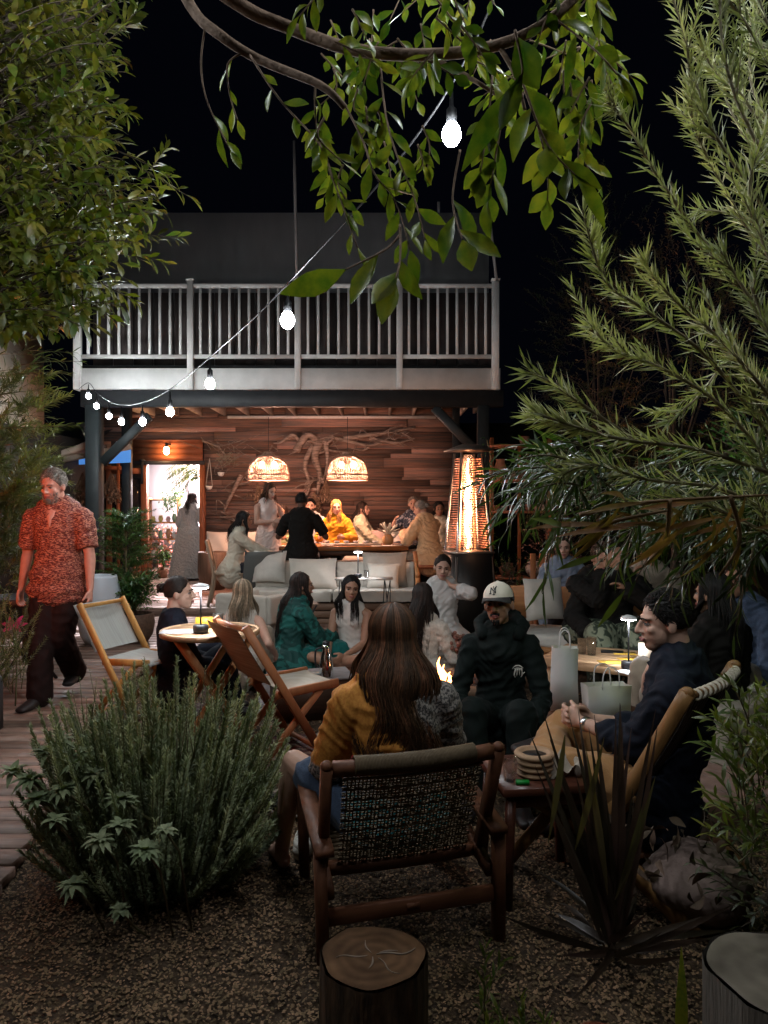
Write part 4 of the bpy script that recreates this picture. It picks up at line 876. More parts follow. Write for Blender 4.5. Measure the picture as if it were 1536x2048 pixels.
for i, (px, Y, w, h, c) in enumerate(((560, 10.95, .26, .16, 'left of the man in black'), (780, 11.05, .34, .2, 'in front of the peach sweater'), (756, 10.95, .2, .14, 'below the flower vase'))):
    g = G(); g.box((0, 0, .003), (w, h, .003)); o = g.obj('menu', mat('menu_paper', (.62, .58, .5), rough=.7), label='pale paper menu on the long table %s' % c, category='menu', group='menus on the long table'); o.location = on(px, Y, .002); o.rotation_euler.z = R.uniform(-.2, .2)
vs = thing('flower_vase', 'round brown vase of white feathery flowers on the long table', 'vase', on(776, 11.3))
g = G(); g.lathe([(.05, 0), (.085, .04), (.085, .11), (.05, .155), (.055, .17)], seg=18); g.obj('pot', mat('ochre_glaze', (.35, .2, .09), rough=.4), vs, smooth=True)
g = G(); n = 26
for k in range(n):
    a = NR.uniform(0, 6.28); e = NR.uniform(.1, 1.3); d = V3(math.cos(a)*math.cos(e), math.sin(a)*math.cos(e), math.sin(e)); ps = [V3(0, 0, .16)+d*q+V3(0, 0, -.35*q*q) for q in (0, .1, .17, .22)]
    g.strip(ps, .035, .006, n=7, ws=[.3, 1, .9, .3]); 
g.obj('flowers', mat('cream_petals', (.62, .6, .5), rough=.6, tl=.2), vs, smooth=True)
g = G()
for k in range(3): g.ell((.1+.02*k, -.05, .12+.035*k), (.022, .022, .02), 8)
g.obj('buds', mat('cream_petals', (.62, .6, .5)), vs, smooth=True)
for px, Y in ((585, 11.1), (655, 11.0), (812, 11.2), (742, 11.4)):
    g = G(); g.lathe([(.02, .002), (.085, .006), (.1, .016), (.08, .012), (.02, .008)], seg=20); o = g.obj('plate', mat('ceramic_white', (.65, .62, .58)), smooth=True, category='plate', group='plates on the long table', label='small round plate on the long table %s' % {585: 'left of the man in black', 655: 'right of the man in black', 812: 'at the right end', 742: 'beside the flower vase'}[px]); o.location = on(px, Y)
# wall bench with cushions
wb = thing('wall_bench', 'cream upholstered bench running along the plank wall behind the table', 'bench', (P(660, 1100, 12.6).x, 12.6, FA))
g = G(); g.box((0, .05, .2), (4.1, .6, .4)); g.obj('base', M_darkwood, wb)
for k in range(4): g = G(); g.box((-1.54+1.025*k, 0, .46), (1.01, .62, .12)); me = remesh(g, .02, 4); me.materials.append(M_linen); link('seat_cushion', me, wb)
M_pinkc = cloth('pale_pink_cushion', (.50, .38, .34)); M_white_c = cloth('off_white_cushion', (.58, .54, .48))
def cushion(name, label, loc, rz, sz, m, tilt=15, cat='cushion', group=None, rx=None):
    n = 13; V = []; F = []
    for sgn in (1, -1):
        for i in range(n):
            for j in range(n):
                u, v = i/(n-1)*2-1, j/(n-1)*2-1; h = max(0, (1-u**2)*(1-v**2))**.42; pin = 1-.10*(1-abs(u)**3)*abs(v)**4-.0
                V.append((u*sz[0]/2*(1-.07*(1-u*u)*0-.06*(1-v*v)*0)*(1-.07*(1-v*v)*(abs(u)>.99)), sgn*sz[2]/2*h*(1+.12*math.sin(u*5+v*3)), v*sz[1]/2*(1-.06*(1-u*u)*(abs(v)>.99))+sz[1]/2))
    for sgn in range(2):
        o = sgn*n*n
        for i in range(n-1):
            for j in range(n-1):
                a = o+i*n+j; q = (a, a+1, a+n+1, a+n); F.append(q if sgn == 0 else q[::-1])
    g = G(); g.add(V, np.array(F)); o = g.obj(name, m, smooth=True, label=label, category=cat)
    if group: o['group'] = group
    o.location = loc; o.rotation_euler = (rad(-tilt), 0, rad(rz)); return o
cg = 'cushions on the wall bench'
cushion('cushion', 'striped cream cushion leaning on the wall left of the standing woman', on(487, 12.5, -.28), 5, (.5, .45, .18), M_linen, 12, group=cg)
cushion('cushion', 'cream cushion at the far left end of the wall bench beside the doorway', on(438, 12.5, -.28), -5, (.5, .45, .18), M_linen, 12, group=cg)
cushion('cushion', 'pale pink cushion right of the woman in the pale green blouse', on(752, 12.55, -.22), 8, (.42, .42, .18), M_pinkc, 12, group=cg)
cushion('cushion', 'off white cushion left of the older man in the floral shirt', on(781, 12.55, -.25), -12, (.44, .42, .18), M_white_c, 12, group=cg)
cushion('cushion', 'second off white cushion touching the older man in the floral shirt', on(795, 12.4, -.24), 14, (.42, .42, .18), M_white_c, 14, group=cg)
# bench under the right table end
bn = thing('bench', 'low red brown wooden bench under the woman in the peach sweater', 'bench', (P(858, 1100, 10.8).x, 10.8, FA)); g = G(); g.bar((-.35, 0, .5), (.35, 0, .5), .36, .05); g.obj('seat', M_redx, bn)
for x in (-.28, .28): g = G(); g.bar((x, 0, 0), (x, 0, .475), .30, .05, up=(0, 1, 0)); g.obj('leg', M_redx, bn)
st_ = thing('stool', 'dark wooden stool under the man in the black shirt', 'stool', (P(602, 1100, 10.4).x, 10.45, FA)); g = G(); g.lathe([(.17, .58), (.18, .60), (.17, .63)], seg=20); g.obj('seat', M_darkwood, st_)
for a in (.8, 2.4, 3.9, 5.5): g = G(); g.tube([(.13*math.cos(a), .13*math.sin(a), .58), (.18*math.cos(a), .18*math.sin(a), 0)], .016, n=3); g.obj('leg', M_darkwood, st_)
# dining chair of the woman at the left end
dc = thing('dining_chair', 'pale bent wood dining chair under the woman in the cream jacket', 'chair', at(458, 10.35, FA), -82)
M_pw = wood('pale_oak', (.34, .25, .17), (.26, .19, .13), 2)
for s in (-1, 1):
    g = G(); g.tube([(s*.2, .2, 0), (s*.2, .19, .25), (s*.2, .18, .45)], .02, n=8, r2=.017); g.obj('leg', M_pw, dc)
    g = G(); g.tube([(s*.22, -.27, 0), (s*.21, -.2, .42), (s*.2, -.25, .7), (s*.18, -.3, .9)], .021, n=12, r2=.016); g.obj('leg', M_pw, dc)
g = G(); g.strip([(0, .22, .44), (0, 0, .43), (0, -.2, .45)], .44, .03, n=8); g.obj('seat', M_pw, dc)
g = G(); g.strip([(0, -.245, .62), (0, -.27, .75), (0, -.31, .9)], .36, .018, up=(0, 1, 0), n=8); g.obj('backrest', M_pw, dc)
# barrel planter behind
g = G(); g.lathe([(.2, 0), (.24, .3), (.24, .6), (.225, .62), (.2, .60)], seg=22); o = g.obj('barrel', wood('barrel_wood', (.12, .08, .055), (.07, .045, .03), 2), smooth=True, label='dark wooden barrel standing right of the doorway', category='barrel'); o.location = at(425, 12.2, FA)

# sofa in front of the long table
SY = 9.55
so = thing('sofa', 'low cream sofa with a wooden frame in front of the long table', 'sofa', (P(668, 1200, SY).x, SY, .02)); sw = P(835, 1200, SY).x-P(505, 1200, SY).x
M_pall = wood('grey_brown_boards', (.22, .13, .085), (.14, .08, .05), 0)
for k in range(3): g = G(); g.bar((-sw/2, -.33, .05+.095*k), (sw/2, -.33, .05+.095*k), .03, .08); g.obj('base_board', M_pall, so)
g = G(); g.box((0, .02, .16), (sw-.04, .66, .27)); g.obj('base', M_darkwood, so)
for k in (0, 1):
    g = G(); g.box((-sw/4+sw/2*k, -.02, .37), (sw/2-.02, .72, .13)); me = remesh(g, .018, 5, .003); me.materials.append(M_linen); link('seat_cushion', me, so)
for k in range(2):
    g = G(); g.box((-sw/4+sw/2*k, .27, .58), (sw/2-.04, .16, .34), Matrix.Rotation(rad(-10), 3, 'X')); me = remesh(g, .018, 5, .004); me.materials.append(M_linen); link('back_cushion', me, so)
g = G(); g.bar((-sw/2, .40, .72), (sw/2, .40, .72), .05, .09); g.bar((-sw/2, .38, .5), (sw/2, .38, .5), .03, .09); g.obj('backrest_rail', M_pall, so)
for s in (1,):
    g = G(); g.bar((s*sw/2, -.3, .62), (s*sw/2, .42, .86), .05, .06); g.bar((s*sw/2, -.28, .0), (s*sw/2, -.28, .6), .05, .06, up=(0, 1, 0)); g.bar((s*sw/2, .38, 0), (s*sw/2, .38, .83), .05, .06, up=(0, 1, 0)); g.box((s*sw/2, .05, .55), (.02, .6, .35)); g.obj('arm', M_teakx, so)
cushion('cushion', 'large crumpled cream pillow in the middle of the sofa', (P(628, 1200, SY).x, SY-.12, .45), 6, (.62, .42, .24), M_linen, 22)
cushion('cushion', 'square fringed cream cushion at the left end of the sofa back', (P(535, 1200, SY).x, SY+.1, .52), -5, (.44, .42, .16), M_white_c, 14)
cushion('cushion', 'tall grey beige cushion at the right end of the sofa', (P(770, 1200, SY).x, SY+.12, .46), 4, (.60, .46, .18), cloth('grey_beige', (.38, .34, .29)), 12)
cushion('cushion', 'small pointed cushion in front of the tall one on the sofa', (P(765, 1200, SY).x, SY-.05, .45), -8, (.42, .34, .16), M_linen, 18)
# slim tables with table lamps
M_lampglow = mat('lamp_disc_glow', (1, 1, 1), emit=(.88, .93, 1), es=300)
def table_lamp(loc, label, h=.30, grp='cordless disc table lamps'):
    t = thing('table_lamp', label, 'table lamp', loc, 0, grp)
    g = G(); g.lathe([(.045, 0), (.048, .01), (.048, .045), (.04, .05)], seg=20); g.obj('base', M_rubber, t, smooth=True)
    g = G(); g.tube([(0, 0, .05), (0, 0, h-.03)], .006, n=3); g.obj('stem', M_rubber, t)
    g = G(); g.lathe([(.054, h-.026), (.055, h-.020), (.045, h-.010), (.012, h), (.0, h+.002)], seg=24); s = g.obj('shade', mat('lamp_white', (.8, .8, .8), rough=.4), t, smooth=True)
    g = G(); g.lathe([(.0, h-.032), (.047, h-.031), (.050, h-.027), (.0, h-.0265)], seg=20); g.obj('light_disc', M_lampglow, s)
    return t
mt = thing('side_table', 'slim metal table with hairpin legs in front of the cream sofa', 'table', (P(728, 1160, 9.0).x, 9.0, .02)); zz = P(728, 1157, 9.0).z-.02
g = G(); g.bar((-.35, 0, zz), (.35, 0, zz), .3, .014); g.obj('table_top', mat('pale_metal', (.45, .42, .38), rough=.4), mt)
for x in (-.27, .27):
    for s in (-1, 1): g = G(); g.tube([(x-.02, s*.1, zz), (x+.05*s, s*.12, 0)], .006, n=3); g.tube([(x+.05, s*.1, zz), (x+.05*s, s*.12, 0)], .006, n=3); g.obj('leg', M_black, mt)
table_lamp((P(716, 1157, 9.0).x, 9.0, P(716, 1157, 9.0).z+.008), 'small lit disc lamp on the slim table in front of the sofa', .34)
g = G(); g.lathe([(.028, 0), (.033, .10), (.031, .10), (.026, .006)], seg=16); o = g.obj('glass', M_glass, smooth=True, label='clear tumbler beside the lamp on the slim sofa table', category='glass'); o.location = (P(725, 1157, 9.0).x+.05, 8.96, P(716, 1157, 9.0).z+.008)
ft = thing('folding_table', 'small folding slatted table beside the woman in the emerald robe', 'table', at(604, 8.2, .02), 20)
for k in range(4): g = G(); g.bar((-.16, -.12+.08*k, .42), (.16, -.12+.08*k, .42), .06, .012); g.obj('slat', M_pw, ft)
for s in (-1, 1): g = G(); g.bar((-.13, s*.13, .41), (.13, s*.13, 0), .012, .022); g.bar((.13, s*.15, .41), (-.13, s*.15, 0), .012, .022); g.obj('leg', M_black, ft)
# dark butterfly chair behind
bc = thing('lounge_chair', 'dark sling lounge chair between the dining chair and the sofa', 'chair', at(520, 9.9, FA), 20)
g = G(); g.strip([(0, .25, .32), (0, 0, .25), (0, -.18, .5), (0, -.28, .78)], .5, .012, n=12); g.obj('sling', mat('grey_sling', (.10, .105, .10), rough=.8), bc)
for s in (-1, 1): g = G(); g.tube([(s*.24, -.3, .8), (s*.22, .2, .0)], .012, n=3); g.tube([(s*.24, .28, .34), (s*.22, -.3, .0)], .012, n=3); g.obj('frame', M_black, bc)
# cream armchair (behind round table)
ca = thing('armchair', 'cream upholstered armchair between the blonde woman and the sofa', 'armchair', at(520, 8.3, .02), -30)
for nme, b, s in (('seat', (0, .02, .24), (.66, .6, .24)), ('backrest', (0, -.27, .38), (.70, .12, .30)), ('arm', (-.33, 0, .38), (.13, .62, .28)), ('arm', (.33, 0, .38), (.13, .62, .30))):
    g = G(); g.box(b, s); me = remesh(g, .018, 5, .003); me.materials.append(M_linen); link(nme, me, ca)
# daybed mattress under the floor sitters, patterned rug, quilt
def mattress(label, loc, rz, sz, m, cat, name):
    g = G(); g.box((0, 0, sz[2]/2), sz); me = remesh(g, .016, 4, .006, 11); me.materials.append(m); o = link(name, me, label=label, category=cat); o.location = loc; o.rotation_euler.z = rad(rz); return o
M_quilt = cloth('grey_quilt', (.26, .22, .21), (.17, .14, .14), ns=9)
mattress('grey quilted floor mat under the steel carafe', at(655, 5.9, .005), 12, (1.1, .9, .09), M_quilt, 'mat', 'floor_mat')
mattress('tan floor cushion under the woman in the emerald robe', at(565, 6.6, .01), 12, (.75, .7, .07), cloth('tan_canvas', (.2, .15, .11)), 'cushion', 'floor_cushion')
mattress('cream floor cushion under the woman in the white camisole', at(704, 6.75, .01), 5, (.7, .65, .05), M_linen, 'cushion', 'floor_cushion')
mattress('cream floor cushion under the woman in the white lace dress', at(845, 5.95, .01), 5, (.6, .6, .05), M_linen, 'cushion', 'floor_cushion')
mattress('low cream pouf under the woman in the white linen shirt', at(884, 7.35, .01), 5, (.6, .5, .14), M_linen, 'pouf', 'pouf')
mattress('low red brown pouf under the woman in the red dress', at(785, 4.0, .01), 5, (.55, .5, .06), cloth('rust_cushion', (.15, .05, .03)), 'pouf', 'pouf')
M_rug = print_mat('kilim', (.06, .012, .012), (.16, .12, .09), 9, .52, (1, 3, 1))
g = G(); n = 30
g.add([(-.8+1.6*i/n, -.6+1.2*j/n, .012+.006*math.sin(i*1.7+j)) for i in range(n+1) for j in range(n+1)], np.array([(i*(n+1)+j, (i+1)*(n+1)+j, (i+1)*(n+1)+j+1, i*(n+1)+j+1) for i in range(n) for j in range(n)]))
o = g.obj('rug', M_rug, smooth=True, label='red patterned woven rug on the ground beside the folding chairs', category='rug'); o.location = at(640, 4.5, .01); o.rotation_euler.z = rad(14); o.scale = (.62, .62, 1)
o = g.obj('rug', M_rug, smooth=True, label='red patterned rug behind the round table', category='rug'); o.location = at(330, 5.25, .055); o.rotation_euler.z = rad(4); o.scale = (.3, .3, 1)
g = G(); g.box((0, 0, 0), (.34, .26, .006)); o = g.obj('folder', mat('pale_card', (.42, .43, .40), rough=.6), label='pale card folder lying on the grey quilted mat', category='folder'); o.location = (*at(602, 5.35)[:2], .30); o.rotation_euler = (rad(-8), 0, rad(25))
cr = thing('box_table', 'low wooden crate holding the pale folder and the steel carafe', 'crate', at(620, 5.4, .0), 15); g = G(); g.box((0, 0, .14), (.55, .34, .28)); g.obj('body', M_darkwood, cr); g = G(); g.bar((-.3, 0, .287), (.3, 0, .287), .36, .014); g.obj('lid', M_quilt, cr)
o.location.z = .303
cf = thing('carafe', 'tall polished steel carafe standing beside the folding chair seat', 'carafe', at(651, 5.25, .295)); cf.location.y = 5.3
g = G(); g.lathe([(.045, 0), (.05, .01), (.05, .09), (.036, .16), (.026, .20), (.03, .225), (.02, .235)], seg=20); g.obj('body', mat('mirror_steel', (.7, .7, .7), rough=.1, metal=1), cf, smooth=True)
g = G(); g.tube([(-.026, 0, .21), (-.075, 0, .19), (-.075, 0, .09), (-.05, 0, .07)], .007, n=12); g.obj('handle', M_rubber, cf)
g = G(); g.lathe([(.024, .23), (.026, .25), (.01, .262)], seg=12); g.obj('lid', M_rubber, cf)
# fire pit
fp = thing('fire_pit', 'low rectangular wooden fire pit table with small flames', 'fire pit', at(893, 5.0, .0), -4)
for s in (-1, 1):
    g = G(); g.bar((-.45, s*.27, .33), (.45, s*.27, .33), .14, .05); g.obj('rim_board', M_pall, fp)
    g = G(); g.bar((s*.38, -.2, .33), (s*.38, .2, .33), .14, .048); g.obj('rim_board', M_pall, fp)
g = G(); g.box((0, 0, .15), (.84, .62, .30)); g.obj('body', M_darkwood, fp)
g = G()
for _ in range(60): g.ell((NR.uniform(-.28, .28), NR.uniform(-.17, .17), .315), (.03, .025, .02), 6)
g.obj('lava_rock', mat('lava_rock', (.03, .02, .02), (.015, .01, .01), rough=.9), fp)
g = G()
for x, h in ((-.05, .17), (-.02, .12), (.02, .07), (-.09, .06), (.12, .05), (.15, .03), (-.15, .04)):
    g = G(); g.loft([(x, 0, .33), (x+.01, .01, .33+h*.4), (x-.008, 0, .33+h*.75), (x+.006, 0, .33+h)], [.013, .017*min(1, h/.1+.2), .008, .001], seg=8)
    g.obj('flame', mat('fire_flame', (1, .5, .2), emit=(1, .36, .10), es=14), fp, smooth=True)
pb = thing('plank_bench', 'low plank bench behind the fire pit', 'bench', at(940, 6.2, 0), 0); g = G(); g.bar((-.5, 0, .22), (.5, 0, .22), .3, .05); g.obj('seat', M_pall, pb)
for s in (-1, 1): g = G(); g.bar((s*.4, 0, 0), (s*.4, 0, .195), .26, .05, up=(0, 1, 0)); g.obj('leg', M_pall, pb)
# dried flower bunch behind the fire
g = G()
for _ in range(120):
    d = rv(1)[0]; d[2] = abs(d[2]); p = d*NR.uniform(.05, .16); g.ell(p+V3(0, 0, .25), (.018, .018, .016), 6, col=NR.uniform(.6, 1.4))
    if _ % 3 == 0: g.tube([(0, 0, 0), p+V3(0, 0, .25)], .003, seg=4, n=2)
o = g.obj('dried_flowers', mat('dusty_rose', (.26, .12, .09), tint=.3, rough=.9), label='bunch of dusty pink dried flowers between the white shirt and the cap man', category='dried flowers'); o.location = at(925, 5.9, .12)

# round slatted table with its things
RT = at(420, 4.75); RH = .73
t = thing('round_table', 'round slatted wooden folding table at left of centre', 'table', RT, 25); g = G(); r = .315
for k in range(7):
    y = -r+.045+k*.09; hw = math.sqrt(max(r*r-y*y, .003))-.02; g.bar((-hw, y, RH-.012), (hw, y, RH-.012), .084, .018, ch=.1)
M_pine = wood('honey_pine', (.46, .30, .17), (.36, .22, .12), 0); g.obj('table_top', M_pine, t)
g = G(); a = np.linspace(0, 6.283, 49); V = []
for q in a: V += [((r-.022)*math.cos(q), (r-.022)*math.sin(q), RH-.03), (r*math.cos(q), r*math.sin(q), RH-.03), (r*math.cos(q), r*math.sin(q), RH+.001), ((r-.022)*math.cos(q), (r-.022)*math.sin(q), RH+.001)]
g.add(V, np.array([(i*4+j, i*4+(j+1) % 4, i*4+4+(j+1) % 4, i*4+4+j) for i in range(48) for j in range(4)])); g.obj('rim', M_pine, t)
for s in (-1, 1):
    g = G(); g.bar((-.22, s*.16, RH-.03), (.24, s*.16, 0), .022, .045); g.obj('leg', M_teak, t); g = G(); g.bar((.22, s*.19, RH-.03), (-.24, s*.19, 0), .022, .045); g.obj('leg', M_teak, t)
g = G(); g.bar((-.18, -.2, .12), (-.18, .2, .12), .03, .03); g.bar((.18, -.2, .12), (.18, .2, .12), .03, .03); g.bar((0, -.2, .37), (0, .2, .37), .03, .03); g.obj('crossbar', M_teak, t)
def rt(px, Y, dz=.002): x, y, _ = at(px, Y); return (x, Y, RH+dz)
table_lamp(rt(401, 4.62), 'small lit disc lamp on the round slatted table', .31)
g = G(); g.box((0, 0, .03), (.14, .08, .06), Matrix.Rotation(.2, 3, 'Z')); o = g.obj('box', mat('yellow_card', (.75, .38, .03), rough=.5), label='yellow card box behind the lamp on the round table', category='box'); o.location = rt(413, 4.85)
g = G(); g.box((0, 0, .001), (.24, .15, .002), Matrix.Rotation(.1, 3, 'Z')); g.obj('paper', mat('blue_white_paper', (.6, .66, .7), rough=.6), label='pale paper sheet on the left of the round table', category='paper').location = rt(360, 4.66)
g = G(); g.box((0, 0, .004), (.15, .07, .008), Matrix.Rotation(-.15, 3, 'Z')); g.obj('phone', M_rubber, label='black phone lying on the right of the round table', category='phone').location = rt(479, 4.80)
g = G(); g.lathe([(.03, 0), (.035, .09), (.033, .09), (.028, .006)], seg=16); g.obj('cup', mat('dark_glaze', (.03, .025, .02), rough=.3), smooth=True, label='small dark cup right of the lamp on the round table', category='cup').location = rt(436, 4.83)

# folding sling chairs
def sling_chair(name, label, loc, rz, wm, sm):
    t = thing(name, label, 'folding chair', loc, rz, 'wooden folding chairs by the round table')
    for s in (-1, 1):
        g = G(); g.bar((s*.23, -.31, .86), (s*.23, .22, .0), .028, .05, up=(0, 1, 1)); g.obj('back_rail', wm, t)
        g = G(); g.bar((s*.20, -.22, .0), (s*.20, .20, .43), .024, .042, up=(0, 1, 1)); g.obj('leg', wm, t)
        g = G(); g.bar((s*.205, -.10, .435), (s*.205, .32, .455), .028, .05); g.obj('seat_rail', wm, t)
    for y, z in ((-.20, .03), (.18, .07), (.31, .44), (-.30, .84)):
        g = G(); g.bar((-.21, y, z), (.21, y, z), .024, .028); g.obj('crossbar', wm, t)
    g = G(); V = []; n = 12
    for i in range(n+1):
        for j in range(9):
            u = i/n; x = (j/8-.5)*.43; y = -.08+u*.42; z = .468-.03*math.sin(u*3.14)*math.cos((j/8-.5)*2.6)-(.03 if u > .96 else 0); V.append((x, y, z))
    g.add(V, np.array([(i*9+j, (i+1)*9+j, (i+1)*9+j+1, i*9+j+1) for i in range(n) for j in range(8)])); g.add(A(*V)-A(0, 0, .006), np.array([(i*9+j, i*9+j+1, (i+1)*9+j+1, (i+1)*9+j) for i in range(n) for j in range(8)])); g.obj('seat_sling', sm, t, smooth=True)
    g = G(); V = []
    for i in range(n+1):
        for j in range(9):
            u = i/n; p = A(0, -.33, .86)*(1-u)+A(0, -.12, .52)*u; V.append((( j/8-.5)*.47, p[1]-.028-.035*math.cos((j/8-.5)*3)*math.sin(3.14*(.15+u*.7)), p[2]-.01))
    g.add(V, np.array([(i*9+j, (i+1)*9+j, (i+1)*9+j+1, i*9+j+1) for i in range(n) for j in range(8)])); g.add(A(*V)-A(0, .007, 0), np.array([(i*9+j, i*9+j+1, (i+1)*9+j+1, (i+1)*9+j) for i in range(n) for j in range(8)])); g.obj('back_sling', sm, t, smooth=True)
    return t
M_sling = mat('grey_mesh_fabric', (.40, .40, .37), (.30, .29, .26), rough=.7, ns=3, str_=(60, 1, 1), bump=.2); M_honey = wood('honey_teak', (.55, .28, .08), (.42, .2, .055), 2)
M_redteak = wood('red_teak', (.36, .13, .05), (.26, .09, .035), 2); M_sling2 = mat('beige_mesh_fabric', (.38, .34, .28), (.26, .22, .17), rough=.7, ns=3, str_=(1, 1, 40), bump=.2)
sling_chair('folding_chair', 'honey wood folding chair with pale grey sling at the edge of the boardwalk', at(265, 5.3, .03), -112, M_honey, M_sling).scale = (.93,)*3
sling_chair('folding_chair', 'red brown folding chair with beige sling nearest the foreground bush', at(553, 4.5, .0), -56, M_redteak, M_sling2).scale = (.98,)*3

# rattan lounge armchair in front
ac = thing('armchair', 'dark wooden armchair with a woven rattan back in the foreground', 'armchair', (.045, 2.78, 0), 12); ac.rotation_euler.y = rad(-2.2)
M_walnut = wood('walnut', (.14, .052, .024), (.08, .03, .014), 2, rough=.6, bump=.2); M_walx = wood('walnut_length', (.14, .052, .024), (.08, .03, .014), 0, rough=.6, bump=.2)
hw = .31
for s in (-1, 1):
    g = G(); g.bar((s*hw, -.26, .0), (s*hw, -.30, .40), .042, .05, up=(0, 1, 0)); g.obj('leg', M_walnut, ac)
    g = G(); g.bar((s*hw, .34, .0), (s*hw, .30, .42), .042, .05, up=(0, 1, 0)); g.obj('leg', M_walnut, ac)
    g = G(); g.strip([(s*(hw-.012), -.34, .41), (s*(hw-.005), 0, .425), (s*(hw-.008), .40, .44)], .062, .026, n=9); g.obj('arm', M_walnut, ac)
    g = G(); g.bar((s*(hw-.022), -.13, .24), (s*(hw-.022), -.39, .71), .036, .046, up=(0, 1, 0)); g.ell((s*(hw-.022), -.39, .715), (.02, .022, .018), 10); g.obj('back_post', M_walnut, ac)
    g = G(); g.bar((s*(hw-.03), -.28, .25), (s*(hw-.03), .34, .33), .03, .05); g.obj('seat_rail', M_walnut, ac)
bp = lambda u, v, o=0: V3((u-.5)*(2*hw-.085), -.13-.26*v-.035*math.sin(math.pi*u)*(.4+.6*v)-o, .24+.46*v)   # back surface
g = G(); g.strip([bp(u, .97)+V3(0, 0, .015) for u in (0, .25, .5, .75, 1)], .036, .042, n=14); g.obj('top_rail', M_walx, ac)
g = G(); g.tube([bp(u, .985)+V3(0, 0, .018) for u in np.linspace(.13, .87, 60)], .027, seg=12); 
for k in range(90): 
    u = .13+.74*k/89; c = bp(u, .985)+V3(0, 0, .018); g.tube([c+V3(0, .0285*math.cos(a), .0285*math.sin(a)) for a in np.linspace(0, 6.283, 11)], .0028, seg=4)
g.obj('cord_wrap', mat('tan_cord', (.13, .09, .05), (.08, .055, .03), rough=.8), ac)
g = G(); g.strip([bp(u, .06) for u in (0, .25, .5, .75, 1)], .03, .042, n=14); g.obj('bottom_rail', M_walx, ac)
M_ratt = mat('rattan_cord', (.17, .115, .065), (.10, .07, .04), rough=.7)
g = G()
for k in range(37):
    u = .09+.82*k/36; g.tube([bp(u+.0012*math.sin(v*40+k*3.1), v, .003*math.sin(v*60+k*3.14)) for v in np.linspace(.09, .94, 26)], .0028, seg=4)
for k in range(34):
    v = .11+.80*k/33; g.tube([bp(u, v+.0012*math.sin(u*60+k*3.14), .004*math.cos(u*80+k*3.14)) for u in np.linspace(.06, .94, 50)], .0028, seg=4)
    if k % 4 == 1: g.tube([bp(u, v+.014, .004) for u in np.linspace(.06, .94, 30)], .0045, seg=4)
g.obj('rattan_weave', M_ratt, ac)
g = G()
for k in range(18): g.tube([(-hw+.05, -.12+.025*k, .27+.004*k), (hw-.05, -.12+.025*k, .27+.004*k)], .009, seg=6, n=2)
g.obj('seat', M_ratt, ac)
g = G(); g.bar((-hw, -.28, .17), (hw, -.28, .17), .024, .055, up=(0, 0, 1)); g.box((.0, -.294, .172), (.045, .003, .022)); g.obj('stretcher', M_walx, ac)
g = G(); g.bar((-hw, .33, .22), (hw, .33, .22), .024, .05); g.obj('stretcher', M_walx, ac)

# right lounge chair
rc = thing('lounge_chair', 'golden wood lounge chair with dark webbing and a cord wrapped top rail', 'lounge chair', (.97, 3.12, 0), 50)
M_gold = wood('golden_oak', (.24, .125, .045), (.16, .08, .03), 2, rough=.4, bump=.2)
for s in (-1, 1):
    g = G(); g.strip([(s*.30, .02, .30), (s*.30, -.10, .34), (s*.30, -.22, .52), (s*.30, -.40, .86)], .032, .052, up=(0, 1, .4), n=14, ws=[1, 1, 1, 1]); g.ell((s*.30, -.40, .86), (.017, .026, .022), 10); g.obj('back_rail', M_gold, rc)
    g = G(); g.strip([(s*.30, .42, .36), (s*.30, .1, .30), (s*.30, -.2, .16), (s*.30, -.44, .0)], .035, .06, up=(0, .2, 1), n=12); g.obj('leg', M_gold, rc)
    g = G(); g.bar((s*.265, .36, .0), (s*.265, .12, .32), .03, .05, up=(0, 1, 0)); g.obj('leg', M_gold, rc)
g = G(); g.tube([(-.29, -.40, .85), (-.1, -.43, .84), (.1, -.43, .84), (.29, -.40, .85)], .017, n=12); g.obj('top_rail', M_gold, rc)
g = G()
for k in range(13):
    x = -.25+.5*k/12; c = V3(x, -.405-.03*math.cos(x*5), .845); g.tube([c+V3(0, .017*math.cos(a), .017*math.sin(a)) for a in np.linspace(0, 6.283, 11)], .0065, seg=5)
g.obj('cord_wrap', mat('pale_cord', (.45, .40, .32), rough=.7), rc)
g = G()
for k in range(13):
    x = -.26+.52*k/12; g.strip([(x, -.41, .83), (x, -.33, .66), (x, -.2, .45), (x, -.08, .33), (x, .2, .32), (x, .42, .37)], .034, .004, up=(0, 1, .6), n=16)
g.obj('webbing', mat('dark_leather', (.03, .018, .013), rough=.5), rc)
g = G(); g.bar((-.30, .40, .345), (.30, .40, .345), .04, .04); g.obj('front_rail', M_gold, rc)
# low seat of the cap man and its frame
lc = thing('stool', 'low dark stool under the man in the cream cap', 'stool', at(1003, 4.12, 0)); g = G(); g.bar((-.25, 0, .235), (.25, 0, .235), .42, .05); g.obj('seat', M_walx, lc)
for x in (-.2, .2):
    for y in (-.16, .16): g = G(); g.bar((x, y, 0), (x, y, .21), .04, .04, up=(0, 1, 0)); g.obj('leg', M_walnut, lc)

